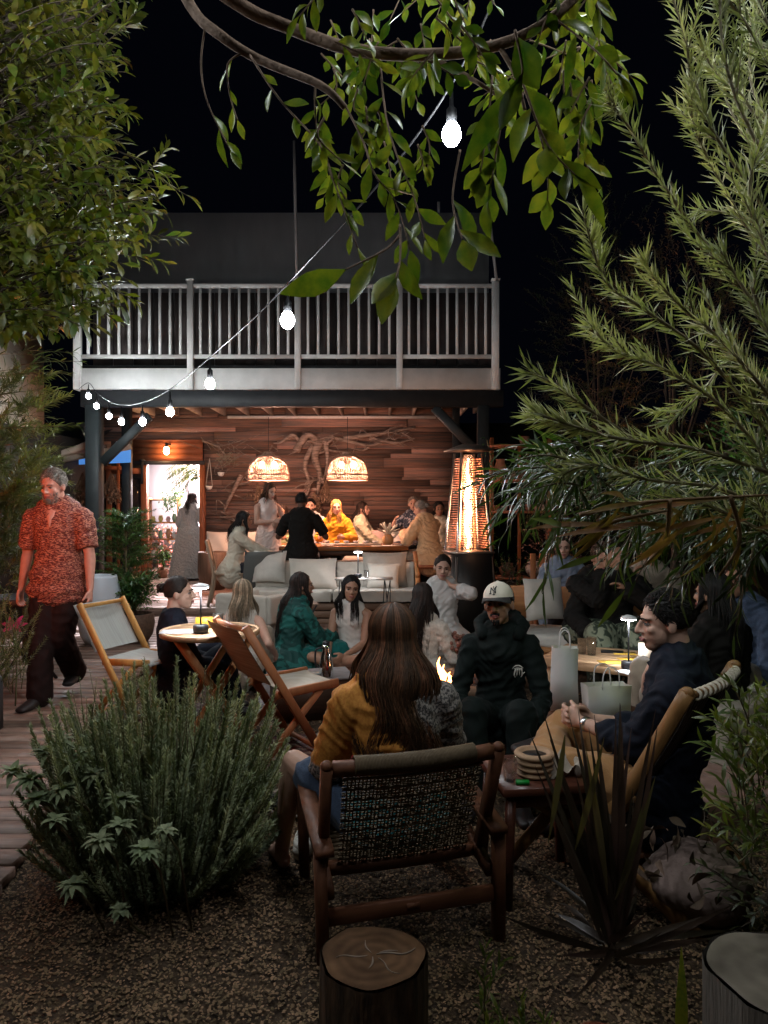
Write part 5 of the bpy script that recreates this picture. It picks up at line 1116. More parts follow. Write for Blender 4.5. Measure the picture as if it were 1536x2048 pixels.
# small near side table with things
ns = thing('side_table', 'dark square side table between the rattan chair and the chinos', 'table', at(1072, 2.98, 0), 8)
g = G(); g.bar((-.19, 0, .445), (.19, 0, .445), .38, .03, ch=.1); g.obj('table_top', wood('mahogany', (.085, .028, .016), (.05, .017, .01), 0, rough=.3), ns)
for x in (-.15, .15):
    for y in (-.15, .15): g = G(); g.bar((x, y, .43), (x*1.15, y*1.15, 0), .035, .035, up=(0, 1, 0)); g.obj('leg', mat('mahogany', (0, 0, 0)), ns)
g = G(); g.bar((-.15, -.15, .4), (.15, -.15, .4), .02, .05); g.obj('apron', mat('mahogany', (0, 0, 0)), ns)
TH2 = .461
bw = thing('candle_bowl', 'ridged terracotta candle bowl on the dark side table', 'bowl', (*at(1070, 2.92)[:2], TH2))
g = G(); pr = []
for k in range(4): z = k*.024; pr += [(.058+.004*k, z), (.070+.003*k, z+.006), (.072+.003*k, z+.014), (.062+.004*k, z+.022)]
pr += [(.055, .094), (.05, .06), (.0, .06)]; g.lathe(pr, seg=26); g.obj('bowl', mat('tan_clay', (.34, .21, .12), rough=.7, bump=.2, ns=30), bw, smooth=True)
g = G(); g.lathe([(.05, .061), (.049, .082), (.0, .084)], seg=18); g.obj('wax', M_rubber, bw)
gl = thing('glass', 'small clear glass with bright reflections beside the candle bowl', 'glass', (*at(1021, 2.86)[:2], TH2)); g = G(); g.lathe([(.024, 0), (.03, .07), (.026, .09), (.024, .088), (.027, .068), (.021, .006)], seg=18); g.obj('glass', M_glass, gl, smooth=True)
g = G(); g.box((0, 0, .008), (.05, .02, .016)); g.obj('lighter', mat('green_plastic', (.01, .2, .03), rough=.3), label='green lighter in front of the candle bowl', category='lighter').location = (*at(1046, 2.82)[:2], TH2)
g = G(); n = 16; V = []
for i in range(n+1):
    for j in range(n+1):
        u, v = i/n-.5, j/n-.5; V.append((u*.17+.01*math.sin(v*9), v*.13+.01*math.sin(u*11), .035+.045*math.exp(-(u*u+v*v)*9)+.016*math.sin(u*17+v*6)+.014*math.sin(v*19-u*4)))
g.add(V, np.array([(i*(n+1)+j, (i+1)*(n+1)+j, (i+1)*(n+1)+j+1, i*(n+1)+j+1) for i in range(n) for j in range(n)])); o = g.obj('napkin', cloth('beige_napkin', (.36, .30, .24)), smooth=True, label='crumpled beige napkin right of the candle bowl', category='napkin'); o.location = (*at(1118, 2.94)[:2], TH2-.01)

# right background: slatted low table, bench, bags
rt_ = thing('coffee_table', 'low slatted pine table in the right background', 'table', at(1238, 5.35, 0), -32)
for k in range(7): g = G(); g.bar((-.48, -.27+.09*k, .42), (.48, -.27+.09*k, .42), .08, .022, ch=.1); g.obj('slat', M_pine, rt_)
for x in (-.42, .42):
    g = G(); g.bar((x, -.28, .385), (x, .28, .385), .04, .045); g.obj('apron', M_pine, rt_)
    for y in (-.25, .25): g = G(); g.bar((x, y, 0), (x, y, .36), .05, .05, up=(0, 1, 0)); g.obj('leg', M_pine, rt_)
g = G(); g.bar((-.48, -.30, .395), (.48, -.30, .395), .02, .06); g.obj('apron', M_pine, rt_)
TH3 = .433
def r3(px, Y, dz=0): x, y, _ = at(px, Y); return (x, Y, TH3+dz)
table_lamp(r3(1258, 4.95), 'small lit disc lamp beside the man in profile on the pine table', .36)
for px, Y, h, l in ((1165, 5.45, .11, 'left clear tumbler on the pine table'), (1184, 5.4, .13, 'taller clear tumbler on the pine table')):
    g = G(); g.lathe([(.03, 0), (.036, h), (.033, h), (.028, .008)], seg=18); o = g.obj('glass', M_glass, smooth=True, label=l, category='glass', group='tumblers on the pine table'); o.location = r3(px, Y)
g = G(); g.box((0, 0, .005), (.16, .08, .01), Matrix.Rotation(-.3, 3, 'Z')); g.obj('phone', M_rubber, label='black phone on the slatted pine table', category='phone').location = r3(1225, 5.5)
for px, Y, l in ((1250, 5.45, 'yellow card behind the lamp'), (1222, 5.15, 'yellow card left of the lamp'), (1262, 5.25, 'yellow card nearest the lamp stem')):
    g = G(); g.box((0, 0, .002), (.16, .11, .003), Matrix.Rotation(R.uniform(-.6, .3), 3, 'Z')); g.obj('card', mat('yellow_paper', (.70, .42, .06), rough=.6), label=l+' on the pine table', category='card', group='yellow cards on the pine table').location = r3(px, Y)
g = G(); g.box((0, 0, .001), (.2, .14, .002), Matrix.Rotation(.4, 3, 'Z')); g.obj('paper', mat('white_paper', (.65, .65, .65), rough=.6), label='white paper sheet at the near corner of the pine table', category='paper').location = r3(1268, 4.86)
g = G(); g.box((0, 0, .075), (.085, .05, .15), Matrix.Rotation(-.3, 3, 'Z')); g.obj('sign_card', mat('ivory_box', (.62, .52, .40), (.55, .43, .32), ns=18), label='ivory upright box beside the lamp on the pine table', category='box').location = r3(1291, 5.05)
wbn = thing('bench', 'teak bench with a solid side panel and cushions behind the pine table', 'bench', at(1165, 6.55, 0), -12)
g = G(); g.box((0, 0, .28), (1.3, .6, .05)); g.obj('seat', M_teakx, wbn)
g = G()
for k in range(5): g.bar((-.66, -.30+.12*k, .0), (-.66, -.30+.12*k, .72-.02*abs(k-1)), .112, .03, up=(1, 0, 0))
g.obj('side_panel', M_gold, wbn)
g = G(); g.bar((-.64, .3, .62), (.64, .3, .62), .03, .3); g.obj('backrest', M_teakx, wbn)
for s in (-1, 1): g = G(); g.bar((s*.58, -.25, 0), (s*.58, -.25, .26), .05, .05, up=(0, 1, 0)); g.obj('leg', M_teak, wbn)
g = G(); g.box((0, 0, .36), (1.2, .58, .11)); me = remesh(g, .02, 4, .003); me.materials.append(M_white_c); link('seat_cushion', me, wbn)
cushion('cushion', 'off white cushion standing on the left end of the teak bench', (*at(1092, 6.6)[:2], .50), 20, (.40, .38, .16), M_white_c, 10)
ts = thing('slatted_chair', 'red brown slatted chair behind the curly haired woman', 'chair', at(1110, 7.8, 0), 175)
for k in range(5): g = G(); g.bar((-.2+.1*k, -.2, .4), (-.2+.1*k, -.26, 1.0), .06, .02, up=(0, 1, 0)); g.obj('slat', M_redteak, ts)
g = G(); g.bar((-.26, 0, .42), (.26, 0, .42), .44, .04); g.obj('seat', M_redteak, ts)
for x in (-.22, .22):
    for y in (-.18, .18): g = G(); g.bar((x, y, 0), (x, y, .4), .04, .04, up=(0, 1, 0)); g.obj('leg', M_redteak, ts)
lb = thing('low_bench', 'low dark bench carrying the two white paper bags', 'bench', at(1178, 4.5, 0), -5); g = G(); g.bar((-.35, 0, .26), (.35, 0, .26), .32, .04); g.obj('seat', M_walx, lb)
for s in (-1, 1): g = G(); g.bar((s*.28, 0, 0), (s*.28, 0, .24), .28, .04, up=(0, 1, 0)); g.obj('leg', M_walnut, lb)
def bag(label, loc, rz, w, d, h):
    t = thing('paper_bag', label, 'bag', loc, rz, 'white paper bags')
    g = G(); V = []
    for z, k in ((0, 1), (h*.5, 1.0), (h, 1.02)):
        for x, y in ((-w/2, -d/2), (0, -d/2-.004), (w/2, -d/2), (w/2-(0 if z == 0 else .012), 0), (w/2, d/2), (0, d/2), (-w/2, d/2), (-w/2+(0 if z == 0 else .012), 0)): V.append((x*k+.006*math.sin(z*9+x*30), y*k+.004*math.sin(z*14+x*20), z))
    F = [(r*8+j, r*8+(j+1) % 8, (r+1)*8+(j+1) % 8, (r+1)*8+j) for r in range(2) for j in range(8)]+[tuple(range(7, -1, -1))]
    g.add(V, F); g.obj('body', mat('white_kraft', (.62, .62, .62), (.55, .55, .55), rough=.7, ns=5, bump=.2, tl=.1), t)
    for s in (-1, 1): g = G(); g.tube([(-w*.2, s*d/2, h-.02), (-w*.17, s*(d/2+.01), h+.08), (0, s*d/2, h+.11), (w*.17, s*(d/2+.01), h+.08), (w*.2, s*d/2, h-.02)], .004, n=16, seg=5); g.obj('handle', mat('white_kraft', (.6, .6, .6)), t)
bag('tall white paper bag with twisted handles behind the hooded man', (*at(1130, 4.5)[:2], .285), -12, .16, .09, .38)
bag('wide white paper bag with twisted handles right of the tall one', (*at(1214, 4.35)[:2], .285), 8, .26, .11, .19)

# black folding tray table on the left edge and white cloth
bt = thing('tray_table', 'black folding tray table at the left edge beside the walking man', 'table', at(45, 6.1, .05), 10)
g = G(); g.lathe([(.26, .66), (.27, .68), (.27, .73), (.255, .73), (.25, .685)], seg=24); g.obj('tray', M_black, bt)
for s in (-1, 1): g = G(); g.bar((-.2, s*.16, .66), (.22, s*.16, 0), .015, .025); g.bar((.2, s*.18, .66), (-.22, s*.18, 0), .015, .025); g.obj('leg', M_black, bt)

# shoes on the gravel
def shoe(label, loc, rz, m, strips=True, sole=None):
    t = thing('sneaker', label, 'shoe', loc, rz)
    g = G(); g.loft([(0, -.12, .045), (0, -.06, .05), (0, .02, .045), (0, .09, .032), (0, .14, .026)], [(.034, .046), (.038, .052), (.042, .042), (.044, .028), (.034, .018)], side=V3(1, 0, 0), seg=14); me = remesh(g, .006, 2); me.materials.append(m); link('upper', me, t)
    g = G(); g.loft([(0, -.12, .012), (0, 0, .012), (0, .1, .012), (0, .14, .014)], [(.036, .012), (.040, .012), (.046, .012), (.034, .010)], side=V3(1, 0, 0), seg=14); g.obj('sole', sole or mat('white_rubber', (.5, .48, .45), rough=.6), t, smooth=True)
    if strips:
        for k in range(3): g = G(); [g.bar((s*.037, -.03+.03*k, .02), (s*.028, .0+.03*k, .075), .004, .010, up=(0, 1, 0)) for s in (-1, 1)]; g.obj('stripe', mat('white_rubber', (.5, .48, .45)), t)
        for k in range(4): g = G(); g.tube([(-.02, .03+.018*k, .078-.007*k), (.02, .03+.018*k, .078-.007*k)], .003, n=2, seg=5); g.obj('lace', mat('white_rubber', (.5, .48, .45)), t)
    return t
M_bs = mat('black_suede', (.02, .018, .02), rough=.7)
shoe('black sneaker with white stripes under the rattan chair, left one', (*at(582, 3.62)[:2], .01), -110, M_bs); shoe('black sneaker with white stripes behind the first, beside the bare leg', (*at(614, 3.72)[:2], .01), -70, M_bs)
cl = thing('clog', 'pale open clog shoe on the gravel left of the rattan chair', 'shoe', (*at(609, 3.25)[:2], .01), 175)
g = G(); g.lathe([(.05, .0), (.056, .02), (.054, .05), (.048, .07), (.042, .066), (.044, .03), (.0, .02)], seg=22); me = g.mesh(); me.materials.append(mat('pale_rubber', (.42, .40, .35), rough=.6)); me.shade_smooth(); me.transform(Matrix.Diagonal((.85, 2.1, 1, 1))); link('upper', me, cl)
g = G(); g.loft([(0, .03, .05), (0, .10, .035)], [(.044, .028), (.034, .02)], side=V3(1, 0, 0), seg=12); g.obj('toe_cap', mat('pale_rubber', (.42, .40, .35)), cl, smooth=True)

# stumps
def stump(label, loc, r, h, cut, bark):
    t = thing('stump', label, 'tree stump', loc)
    g = G(); seg = 64; V = []; rr = []
    for z in (0, .04, h*.35, h*.7, h-.012, h):
        for j in range(seg):
            a = 6.283*j/seg; q = r*(1+.035*math.sin(3*a+.5)+.018*math.sin(7*a)+.02*noise.noise((math.cos(a)*3, math.sin(a)*3, z*6))+.012*math.sin(a*17+z*3))*(1.12 if z == 0 else 1); V.append((q*math.cos(a), q*math.sin(a), z))
    g.add(V, np.array([(k*seg+j, k*seg+(j+1) % seg, (k+1)*seg+(j+1) % seg, (k+1)*seg+j) for k in range(5) for j in range(seg)])); g.obj('bark', bark, t, smooth=True)
    g = G(); V = [(0, 0, h+.002)]
    for ring in range(1, 9):
        for j in range(seg):
            a = 6.283*j/seg; q = r*.955*(1+.035*math.sin(3*a+.5)+.018*math.sin(7*a))*ring/8; V.append((q*math.cos(a), q*math.sin(a), h+.002+.003*noise.noise((q*20*math.cos(a), q*20*math.sin(a), 1))))
    F = [(0, 1+j, 1+(j+1) % seg) for j in range(seg)]+[(1+(k-1)*seg+j, 1+k*seg+j, 1+k*seg+(j+1) % seg, 1+(k-1)*seg+(j+1) % seg) for k in range(1, 8) for j in range(seg)]
    g.add(V, F); g.obj('cut_face', cut, t, smooth=True); return t
def ring_mat(name, c1, c2, sc=28, rays=True):
    m = mat(name, c1, rough=.95, spec=.08); nt = m.node_tree; N = nt.nodes; K = nt.links.new; tc = N.new('ShaderNodeTexCoord'); w = N.new('ShaderNodeTexWave'); w.wave_type = 'RINGS'; w.rings_direction = 'Z'; w.inputs['Scale'].default_value = sc; w.inputs['Distortion'].default_value = 5; w.inputs['Detail'].default_value = 4; w.inputs['Detail Scale'].default_value = 1.2
    K(tc.outputs['Object'], w.inputs[0]); nz = N.new('ShaderNodeTexNoise'); nz.inputs['Scale'].default_value = 9; nz.inputs['Detail'].default_value = 7; K(tc.outputs['Object'], nz.inputs[0])
    ma = N.new('ShaderNodeMath'); ma.operation = 'MULTIPLY_ADD'; ma.inputs[1].default_value = .35; K(w.outputs['Fac'], ma.inputs[0]); 
    mb = N.new('ShaderNodeMapRange'); mb.inputs[1].default_value = .38; mb.inputs[2].default_value = .66; K(nz.outputs[0], mb.inputs[0]); mc = N.new('ShaderNodeMath'); mc.operation = 'MULTIPLY'; mc.inputs[1].default_value = .7; K(mb.outputs[0], mc.inputs[0]); K(mc.outputs[0], ma.inputs[2])
    mx = N.new('ShaderNodeMix'); mx.data_type = 'RGBA'; mx.inputs[6].default_value = (*c1, 1); mx.inputs[7].default_value = (*c2, 1); K(ma.outputs[0], mx.inputs[0]); K(mx.outputs[2], N['Principled BSDF'].inputs['Base Color'])
    bp_ = N.new('ShaderNodeBump'); bp_.inputs['Strength'].default_value = .6; bp_.inputs['Distance'].default_value = .004; K(nz.outputs[0], bp_.inputs['Height']); K(bp_.outputs[0], N['Principled BSDF'].inputs['Normal']); return m
st1 = stump('dark round log stump with a cracked top in the centre foreground', (-.03, 1.99, 0), .145, .31, ring_mat('cut_wood', (.045, .024, .013), (.115, .062, .032), 9), mat('stump_bark', (.11, .062, .032), (.03, .02, .012), rough=.9, ns=9, str_=(3, 3, .8), bump=1, bs=12))
g = G()
for a, l0, l1, w in ((.15, .01, .12, .006), (.35, .02, .07, .004), (2.0, .01, .07, .004), (3.3, .015, .10, .004), (4.6, .01, .06, .005), (5.4, .02, .11, .003)):
    ps = [V3(r_*math.cos(a+.12*math.sin(r_*60)), r_*math.sin(a+.12*math.sin(r_*60)), .3135) for r_ in np.linspace(l0, l1, 7)]; g.strip(ps, w, .0016, n=9, ws=[.3, 1, .8, .2])
g.obj('crack', mat('pale_crack', (.16, .12, .09), rough=.9), st1)
stump('pale grey fluted round stool cut off at the lower right corner', (1.03, 1.86, 0), .20, .34, ring_mat('pale_stone_top', (.10, .085, .066), (.17, .145, .11), 6), mat('pale_stone', (.2, .17, .14), (.14, .12, .1), rough=.9, ns=20, str_=(6, 6, .5), bump=.8))

# shelf rack with pots on the right
RX, RY = P(1040, 1000, 11.0).x, 11.0
rk = thing('shelf_rack', 'tall red brown shelf rack full of pots right of the patio heater', 'shelf', (RX, RY, 0), -6)
sh_z = [P(1040, q, RY).z for q in (1024, 962, 893)]+[.45]
for x in (-.42, .42):
    for y in (-.15, .15): g = G(); g.bar((x, y, 0), (x, y, sh_z[2]+.12), .05, .05, up=(0, 1, 0)); g.obj('upright', M_redteak, rk)
g = G(); g.bar((0, .15, 0), (0, .15, sh_z[2]), .05, .04, up=(0, 1, 0)); g.obj('upright', M_redteak, rk)
for z in sh_z: g = G(); g.bar((-.46, 0, z), (.46, 0, z), .36, .04); g.obj('shelf_board', M_redx, rk)
potd = [(1, -.3, .09, .30, 'tall narrow terracotta jug'), (1, -.13, .075, .14, 'round tan pot'), (1, .05, .07, .24, 'tall dark terracotta vase'), (1, .2, .07, .13, 'pale flared pot'), (1, .35, .05, .16, 'slim terracotta pot'),
        (0, -.35, .05, .08, 'small cream bowl, leftmost'), (0, -.24, .05, .07, 'small pink bowl'), (0, -.12, .05, .08, 'small terracotta bowl'), (0, 0, .05, .08, 'small brown bowl'), (0, .12, .05, .09, 'small rose bowl'), (0, .24, .05, .07, 'small grey bowl'), (0, .35, .05, .09, 'small cream bowl, rightmost'), (3, -.2, .12, .2, 'large terracotta planter'), (3, .2, .12, .22, 'large dark planter'), (2, .05, .08, .12, 'shallow clay bowl')]
for i, (s, x, r, h, l) in enumerate(potd):
    g = G(); pr = [(r*.6, 0), (r*.95, h*.35), (r, h*.6), (r*.7, h*.85), (r*.78, h), (r*.66, h*.98), (r*.6, h*.7)] if h > .12 else [(r*.55, 0), (r*.9, h*.5), (r, h), (r*.9, h*.97), (r*.5, h*.2)]
    g.lathe(pr, seg=18); c = [(.30, .15, .10), (.34, .25, .2), (.12, .06, .04), (.4, .33, .28), (.25, .11, .07)][i % 5]
    o = g.obj('pot', mat('pot_clay_%d' % (i % 5), c, rough=.7), smooth=True, label=l+' on the %s shelf of the rack' % ['lower middle', 'upper middle', 'top', 'bottom'][s], category='pot', group='pots on the shelf rack'); o.location = (RX+x, RY-.05+(.05 if i % 2 else 0), sh_z[s]+.022)

# driftwood and hanging things on the plank wall
M_drift = mat('driftwood', (.30, .23, .19), (.10, .075, .06), rough=.85, ns=6, str_=(1, 1, 5), bump=.5)
def drift(label, paths, Yd=HW-.14):
    g = G()
    for pl, r in paths: g.tube([tuple(A(*P(x, y, Yd))+A(.05*noise.noise((x*.05, y*.05, r*90)), -.05*math.sin(i*1.7), .05*noise.noise((x*.05, y*.05, r*50+7)))) for i, (x, y) in enumerate(pl)], r, seg=8, n=26, r2=r*.35)
    for pl, r in paths:
        for _ in range(5):
            x, y = R.choice(pl); q = [(x+R.uniform(-8, 8), y+R.uniform(-8, 8)), (x+R.uniform(-30, 30), y+R.uniform(-16, 20)), (x+R.uniform(-55, 55), y+R.uniform(-25, 35))]; g.tube([tuple(P(a_, b_, Yd-.03)) for a_, b_ in q], r*.35, seg=6, n=9, r2=.004)
    o = g.obj('driftwood', M_drift, smooth=True, label=label, category='driftwood', group='driftwood fixed to the plank wall')
drift('thick twisted driftwood root above the gap between the pendants', [([(592, 900), (612, 872), (640, 882), (668, 876), (700, 884), (735, 892)], .07), ([(600, 880), (585, 870), (560, 885), (545, 890)], .04), ([(640, 885), (632, 915), (640, 950), (634, 985)], .08), ([(625, 890), (612, 930), (618, 970), (605, 1000)], .05), ([(650, 880), (655, 920), (648, 960)], .045)])
drift('long driftwood branch reaching right above the right pendant', [([(690, 880), (730, 872), (780, 866), (830, 852)], .05), ([(740, 874), (790, 884), (828, 876)], .035), ([(720, 886), (750, 892), (790, 868), (815, 862)], .025)])
drift('slender pale driftwood branch over the left pendant', [([(404, 882), (440, 895), (460, 920), (490, 910), (520, 928)], .02), ([(440, 895), (470, 886), (500, 876)], .014), ([(455, 912), (430, 935), (470, 925)], .014)])
drift('dark diagonal branch left of the standing woman', [([(482, 950), (466, 985), (452, 1010), (446, 1028)], .045), ([(474, 970), (500, 965), (516, 945)], .03)])
g = G()
for _ in range(70):
    p = P(NR.uniform(440, 475), NR.uniform(905, 930), HW-.16); g.tube([p, p+Vector((NR.normal()*.06, -.03, NR.normal()*.05))], .004, seg=4, n=2)
g.obj('dried_moss', mat('pale_lichen', (.24, .22, .16), rough=.9), label='tuft of pale dried moss on the slender driftwood', category='dried plant')
for px, py, l in ((418, 975, 'small white hanging pot on long cords right of the doorway'), (442, 948, 'small white wall pot just right of the hanging one')):
    t = thing('hanging_pot', l, 'hanging pot', tuple(P(px, py, HW-.15)), 0, 'white pots hanging on the plank wall'); g = G(); g.lathe([(.02, -.04), (.05, -.02), (.062, .03), (.055, .028), (.0, .0)], seg=14); g.obj('pot', mat('ceramic_white', (.6, .6, .6)), t, smooth=True)
    if px == 418:
        g = G(); [g.tube([(s*.06, 0, .02), (0, .05, .52)], .006, seg=5, n=2) for s in (-1, 1)]; g.obj('cord', M_linen, t)
M_dry = mat('dry_bouquet', (.22, .15, .10), (.13, .08, .05), rough=.9, ns=20)
def bunch(label, c, Yd, L, n=90):
    g = G(); o = P(c[0], c[1], Yd)
    for _ in range(n):
        d = Vector((NR.normal()*.22, NR.normal()*.12, -1)).normalized(); p = o+d*L*NR.uniform(.5, 1); g.tube([o, p], .004, seg=4, n=2); g.ell(p, (.022, .022, .026), 6, col=NR.uniform(.6, 1.4))
    g.obj('dried_bouquet', M_dry, label=label, category='dried plant', group='dried bunches hanging on the walls')
bunch('dried flower bunch hanging between the dark porch posts', (222, 945), HW-.35, .55); bunch('dried flower bunch hanging left of the front porch post', (165, 945), 11.8, .6); bunch('dried bunch below the driftwood root', (628, 985), HW-.25, .4, 60); bunch('second dried bunch beside the first below the driftwood', (652, 960), HW-.25, .4, 60); bunch('dried fan leaves behind the standing woman', (515, 965), HW-.25, .35, 50)
# ------------------------------------------------------------------ plants
def leafm(name, c, c2, rough=.38, tl=.3, tint=1.2, ns=5): return mat(name, c, c2, rough=rough, ns=ns, spec=.5, tl=tl, tint=tint)
M_lf = leafm('broad_leaf', (.045, .080, .014), (.125, .130, .018), rough=.32, tl=.42, ns=38); M_lf2 = leafm('olive_leaf', (.060, .095, .015), (.13, .11, .014), rough=.4, ns=14)
M_ndl = leafm('needle_leaf', (.38, .40, .22), (.46, .45, .30), rough=.65, tl=.2); M_rose = leafm('rosemary_leaf', (.22, .26, .14), (.28, .30, .18), rough=.7, tl=.12)
M_sage_l = leafm('sage_leaf', (.13, .165, .08), (.19, .21, .12), rough=.8, tl=.15); M_fern = leafm('fern_leaf', (.030, .085, .022), (.045, .10, .025)); M_dk = leafm('dark_leaf', (.035, .055, .018), (.060, .055, .020), rough=.5)
M_brown = leafm('brown_leaf', (.26, .15, .06), (.16, .09, .04), rough=.6); M_stem = mat('green_stem', (.09, .10, .04), (.10, .06, .03), ns=8); M_twig = mat('red_twig', (.18, .08, .04), (.10, .06, .04), ns=8)
def tree(name, label, cat, gl, gs, lm, sm=M_bark, extra=None, lname='foliage', sname='stem', group=None, loc=None):
    t = thing(name, label, cat, loc or (0, 0, 0), 0, group); off = Matrix.Translation(-Vector(t.location))
    for g, nm, m in ((gs, sname, sm), (gl, lname, lm)):
        if g is not None and g.n:
            me = g.mesh(nm); me.materials.append(m); me.transform(off); me.shade_smooth(); link(nm, me, t)
    return t
# overhanging branch with broad leaves at the top
gl, gs = G(), G(); Q = lambda *p: [A(*P(x, y, Y)) for x, y, Y in p]
limbs = [([(300, -160, 1.5), (380, 10, 1.45), (440, 70, 1.4), (520, 120, 1.4), (640, 170, 1.35), (690, 215, 1.35)], .012, .006),
         ([(420, -30, 1.5), (500, 22, 1.5), (560, 48, 1.5), (700, 98, 1.45), (850, 110, 1.4), (990, 92, 1.35), (1100, 40, 1.3), (1200, -60, 1.3)], .015, .008),
         ([(1000, 95, 1.35), (1030, 150, 1.3), (1050, 220, 1.3)], .005, .003), ([(850, 110, 1.4), (930, 150, 1.35), (1010, 200, 1.3)], .006, .003)]
for p, a, b in limbs: gs.tube(smoothpath(Q(*p), 26), a, seg=8, r2=b)
gs.tube(smoothpath([A(*P(300, -160, 1.5)), A(-.75, 1.2, 3.0), A(-1.1, .2, 2.4), A(-1.2, -.3, 0)], 20), .018, seg=8, r2=.06)
gs.tube(smoothpath([A(*P(420, -30, 1.5)), A(-.6, 1.3, 2.95), A(-1.0, .4, 2.6)], 12), .018, seg=8, r2=.03)
def hang(pts, n, L=.075, Wd=.026, ang=42, tint=(.7, 1.3), sr=.0022, t0=.12, jit=1, st=5):
    path = smoothpath(Q(*pts), 16); gs.tube(path, sr, seg=5, r2=.0012)
    tt = np.linspace(t0, 1, n); k = tt*15; i = np.clip(k.astype(int), 0, 14); f = (k-i)[:, None]; pos = path[i]*(1-f)+path[i+1]*f; T = nrm(path[i+1]-path[i])
    side = nrm(np.cross(T, A(0, 1, 0))); sg = np.where(np.arange(n) % 2 == 0, 1, -1)[:, None]; d = nrm(T*math.cos(rad(ang))+side*sg*math.sin(rad(ang))+rv(n)*.28*jit+A(0, 0, -.25)); d[-1] = T[-1]
    up = nrm(A(0, -1, .35)+rv(n)*.75); leaves(gl, pos, d, up, L*NR.uniform(.7, 1.15, n), Wd*1.12*NR.uniform(.7, 1.15, n), st, NR.uniform(-.15, .7, n), .32, NR.uniform(*tint)*NR.uniform(.75, 1.3, n), 1.15)
hang([(410, 55, 1.42), (402, 130, 1.42), (415, 205, 1.42), (460, 300, 1.42)], 4, .062, .016, 25, t0=.75); hang([(485, 105, 1.4), (455, 130, 1.4), (460, 190, 1.4), (475, 240, 1.4)], 5, .04, .012, 25, (1.1, 1.7), t0=.2)
hang([(500, 110, 1.38), (560, 200, 1.36), (640, 290, 1.34), (670, 370, 1.32), (715, 495, 1.3)], 13, .055, .017, 40); hang([(630, 170, 1.36), (632, 250, 1.36), (650, 320, 1.34), (690, 420, 1.32)], 10, .045, .015)
hang([(690, 210, 1.35), (725, 280, 1.33), (750, 350, 1.3), (790, 400, 1.3), (820, 500, 1.25)], 15, .055, .019); hang([(760, 120, 1.4), (770, 220, 1.35), (790, 300, 1.3), (830, 400, 1.28), (850, 480, 1.26)], 14, .055, .018)
hang([(800, 470, 1.1), (770, 500, 1.08), (690, 540, 1.05)], 2, .085, .028, 20, (.8, 1.0), t0=.6, jit=.2); hang([(800, 450, 1.1), (800, 520, 1.06), (790, 560, 1.04)], 3, .08, .032, 22, (.7, .95), t0=.5, jit=.3)
hang([(1010, 200, 1.3), (990, 320, 1.28), (975, 400, 1.28)], 8, .07, .023); hang([(920, 300, 1.2), (905, 400, 1.18), (925, 480, 1.15)], 4, .085, .027, 55, (.8, 1.1), t0=.5)
hang([(985, 150, 1.3), (975, 250, 1.28), (960, 350, 1.28)], 9, .055, .024, tint=(1., 1.5)); hang([(1060, 180, 1.3), (1080, 270, 1.28), (1095, 330, 1.28), (1095, 400, 1.28)], 9, .065, .024, tint=(1., 1.5)); hang([(1100, 30, 1.3), (1190, 100, 1.26), (1235, 150, 1.24)], 6, .08, .02)
hang([(1040, 150, 1.1), (1090, 280, 1.08), (1150, 350, 1.06)], 7, .075, .026, tint=(.7, 1)); hang([(1030, 60, 1.05), (1045, 140, 1.05), (1030, 170, 1.05)], 3, .11, .035, 15, (.6, .8), jit=.3)
for _ in range(46):
    x = NR.uniform(620, 1290); y = NR.uniform(-60, 120) if x < 1000 else NR.uniform(-60, 160); Yd = NR.uniform(1.25, 1.9); a = NR.uniform(0, 6.28); l = NR.uniform(40, 120)
    hang([(x, y, Yd), (x+l*.4*math.cos(a), y+l*.3*abs(math.sin(a))+10, Yd), (x+l*math.cos(a), y+l*.7*abs(math.sin(a))+30, Yd)], R.choice([5, 6, 8]), NR.uniform(.035, .06), .017, tint=(.35, 1.5))
for _ in range(11):
    x = NR.uniform(640, 860); y = NR.uniform(120, 330); Yd = NR.uniform(1.3, 1.7); hang([(x, y, Yd), (x+NR.uniform(-20, 25), y+40, Yd), (x+NR.uniform(-30, 40), y+NR.uniform(60, 110), Yd)], 6, .042, .015, tint=(.7, 1.4))
for _ in range(10):
    x = NR.uniform(1060, 1240); y = NR.uniform(60, 280); Yd = NR.uniform(1.3, 1.7); hang([(x, y, Yd), (x+NR.uniform(-20, 25), y+40, Yd), (x+NR.uniform(-30, 40), y+NR.uniform(60, 110), Yd)], 6, .055, .019, tint=(.7, 1.4))
tree('tree', 'broad leaved branch hanging over the top in front of the nearest bulb', 'tree', gl, gs, M_lf, mat('pale_bark', (.24, .16, .11), (.14, .09, .06), rough=.9, ns=24, bump=.8), sname='branches', lname='leaves', loc=(-1.2, -.3, 0))
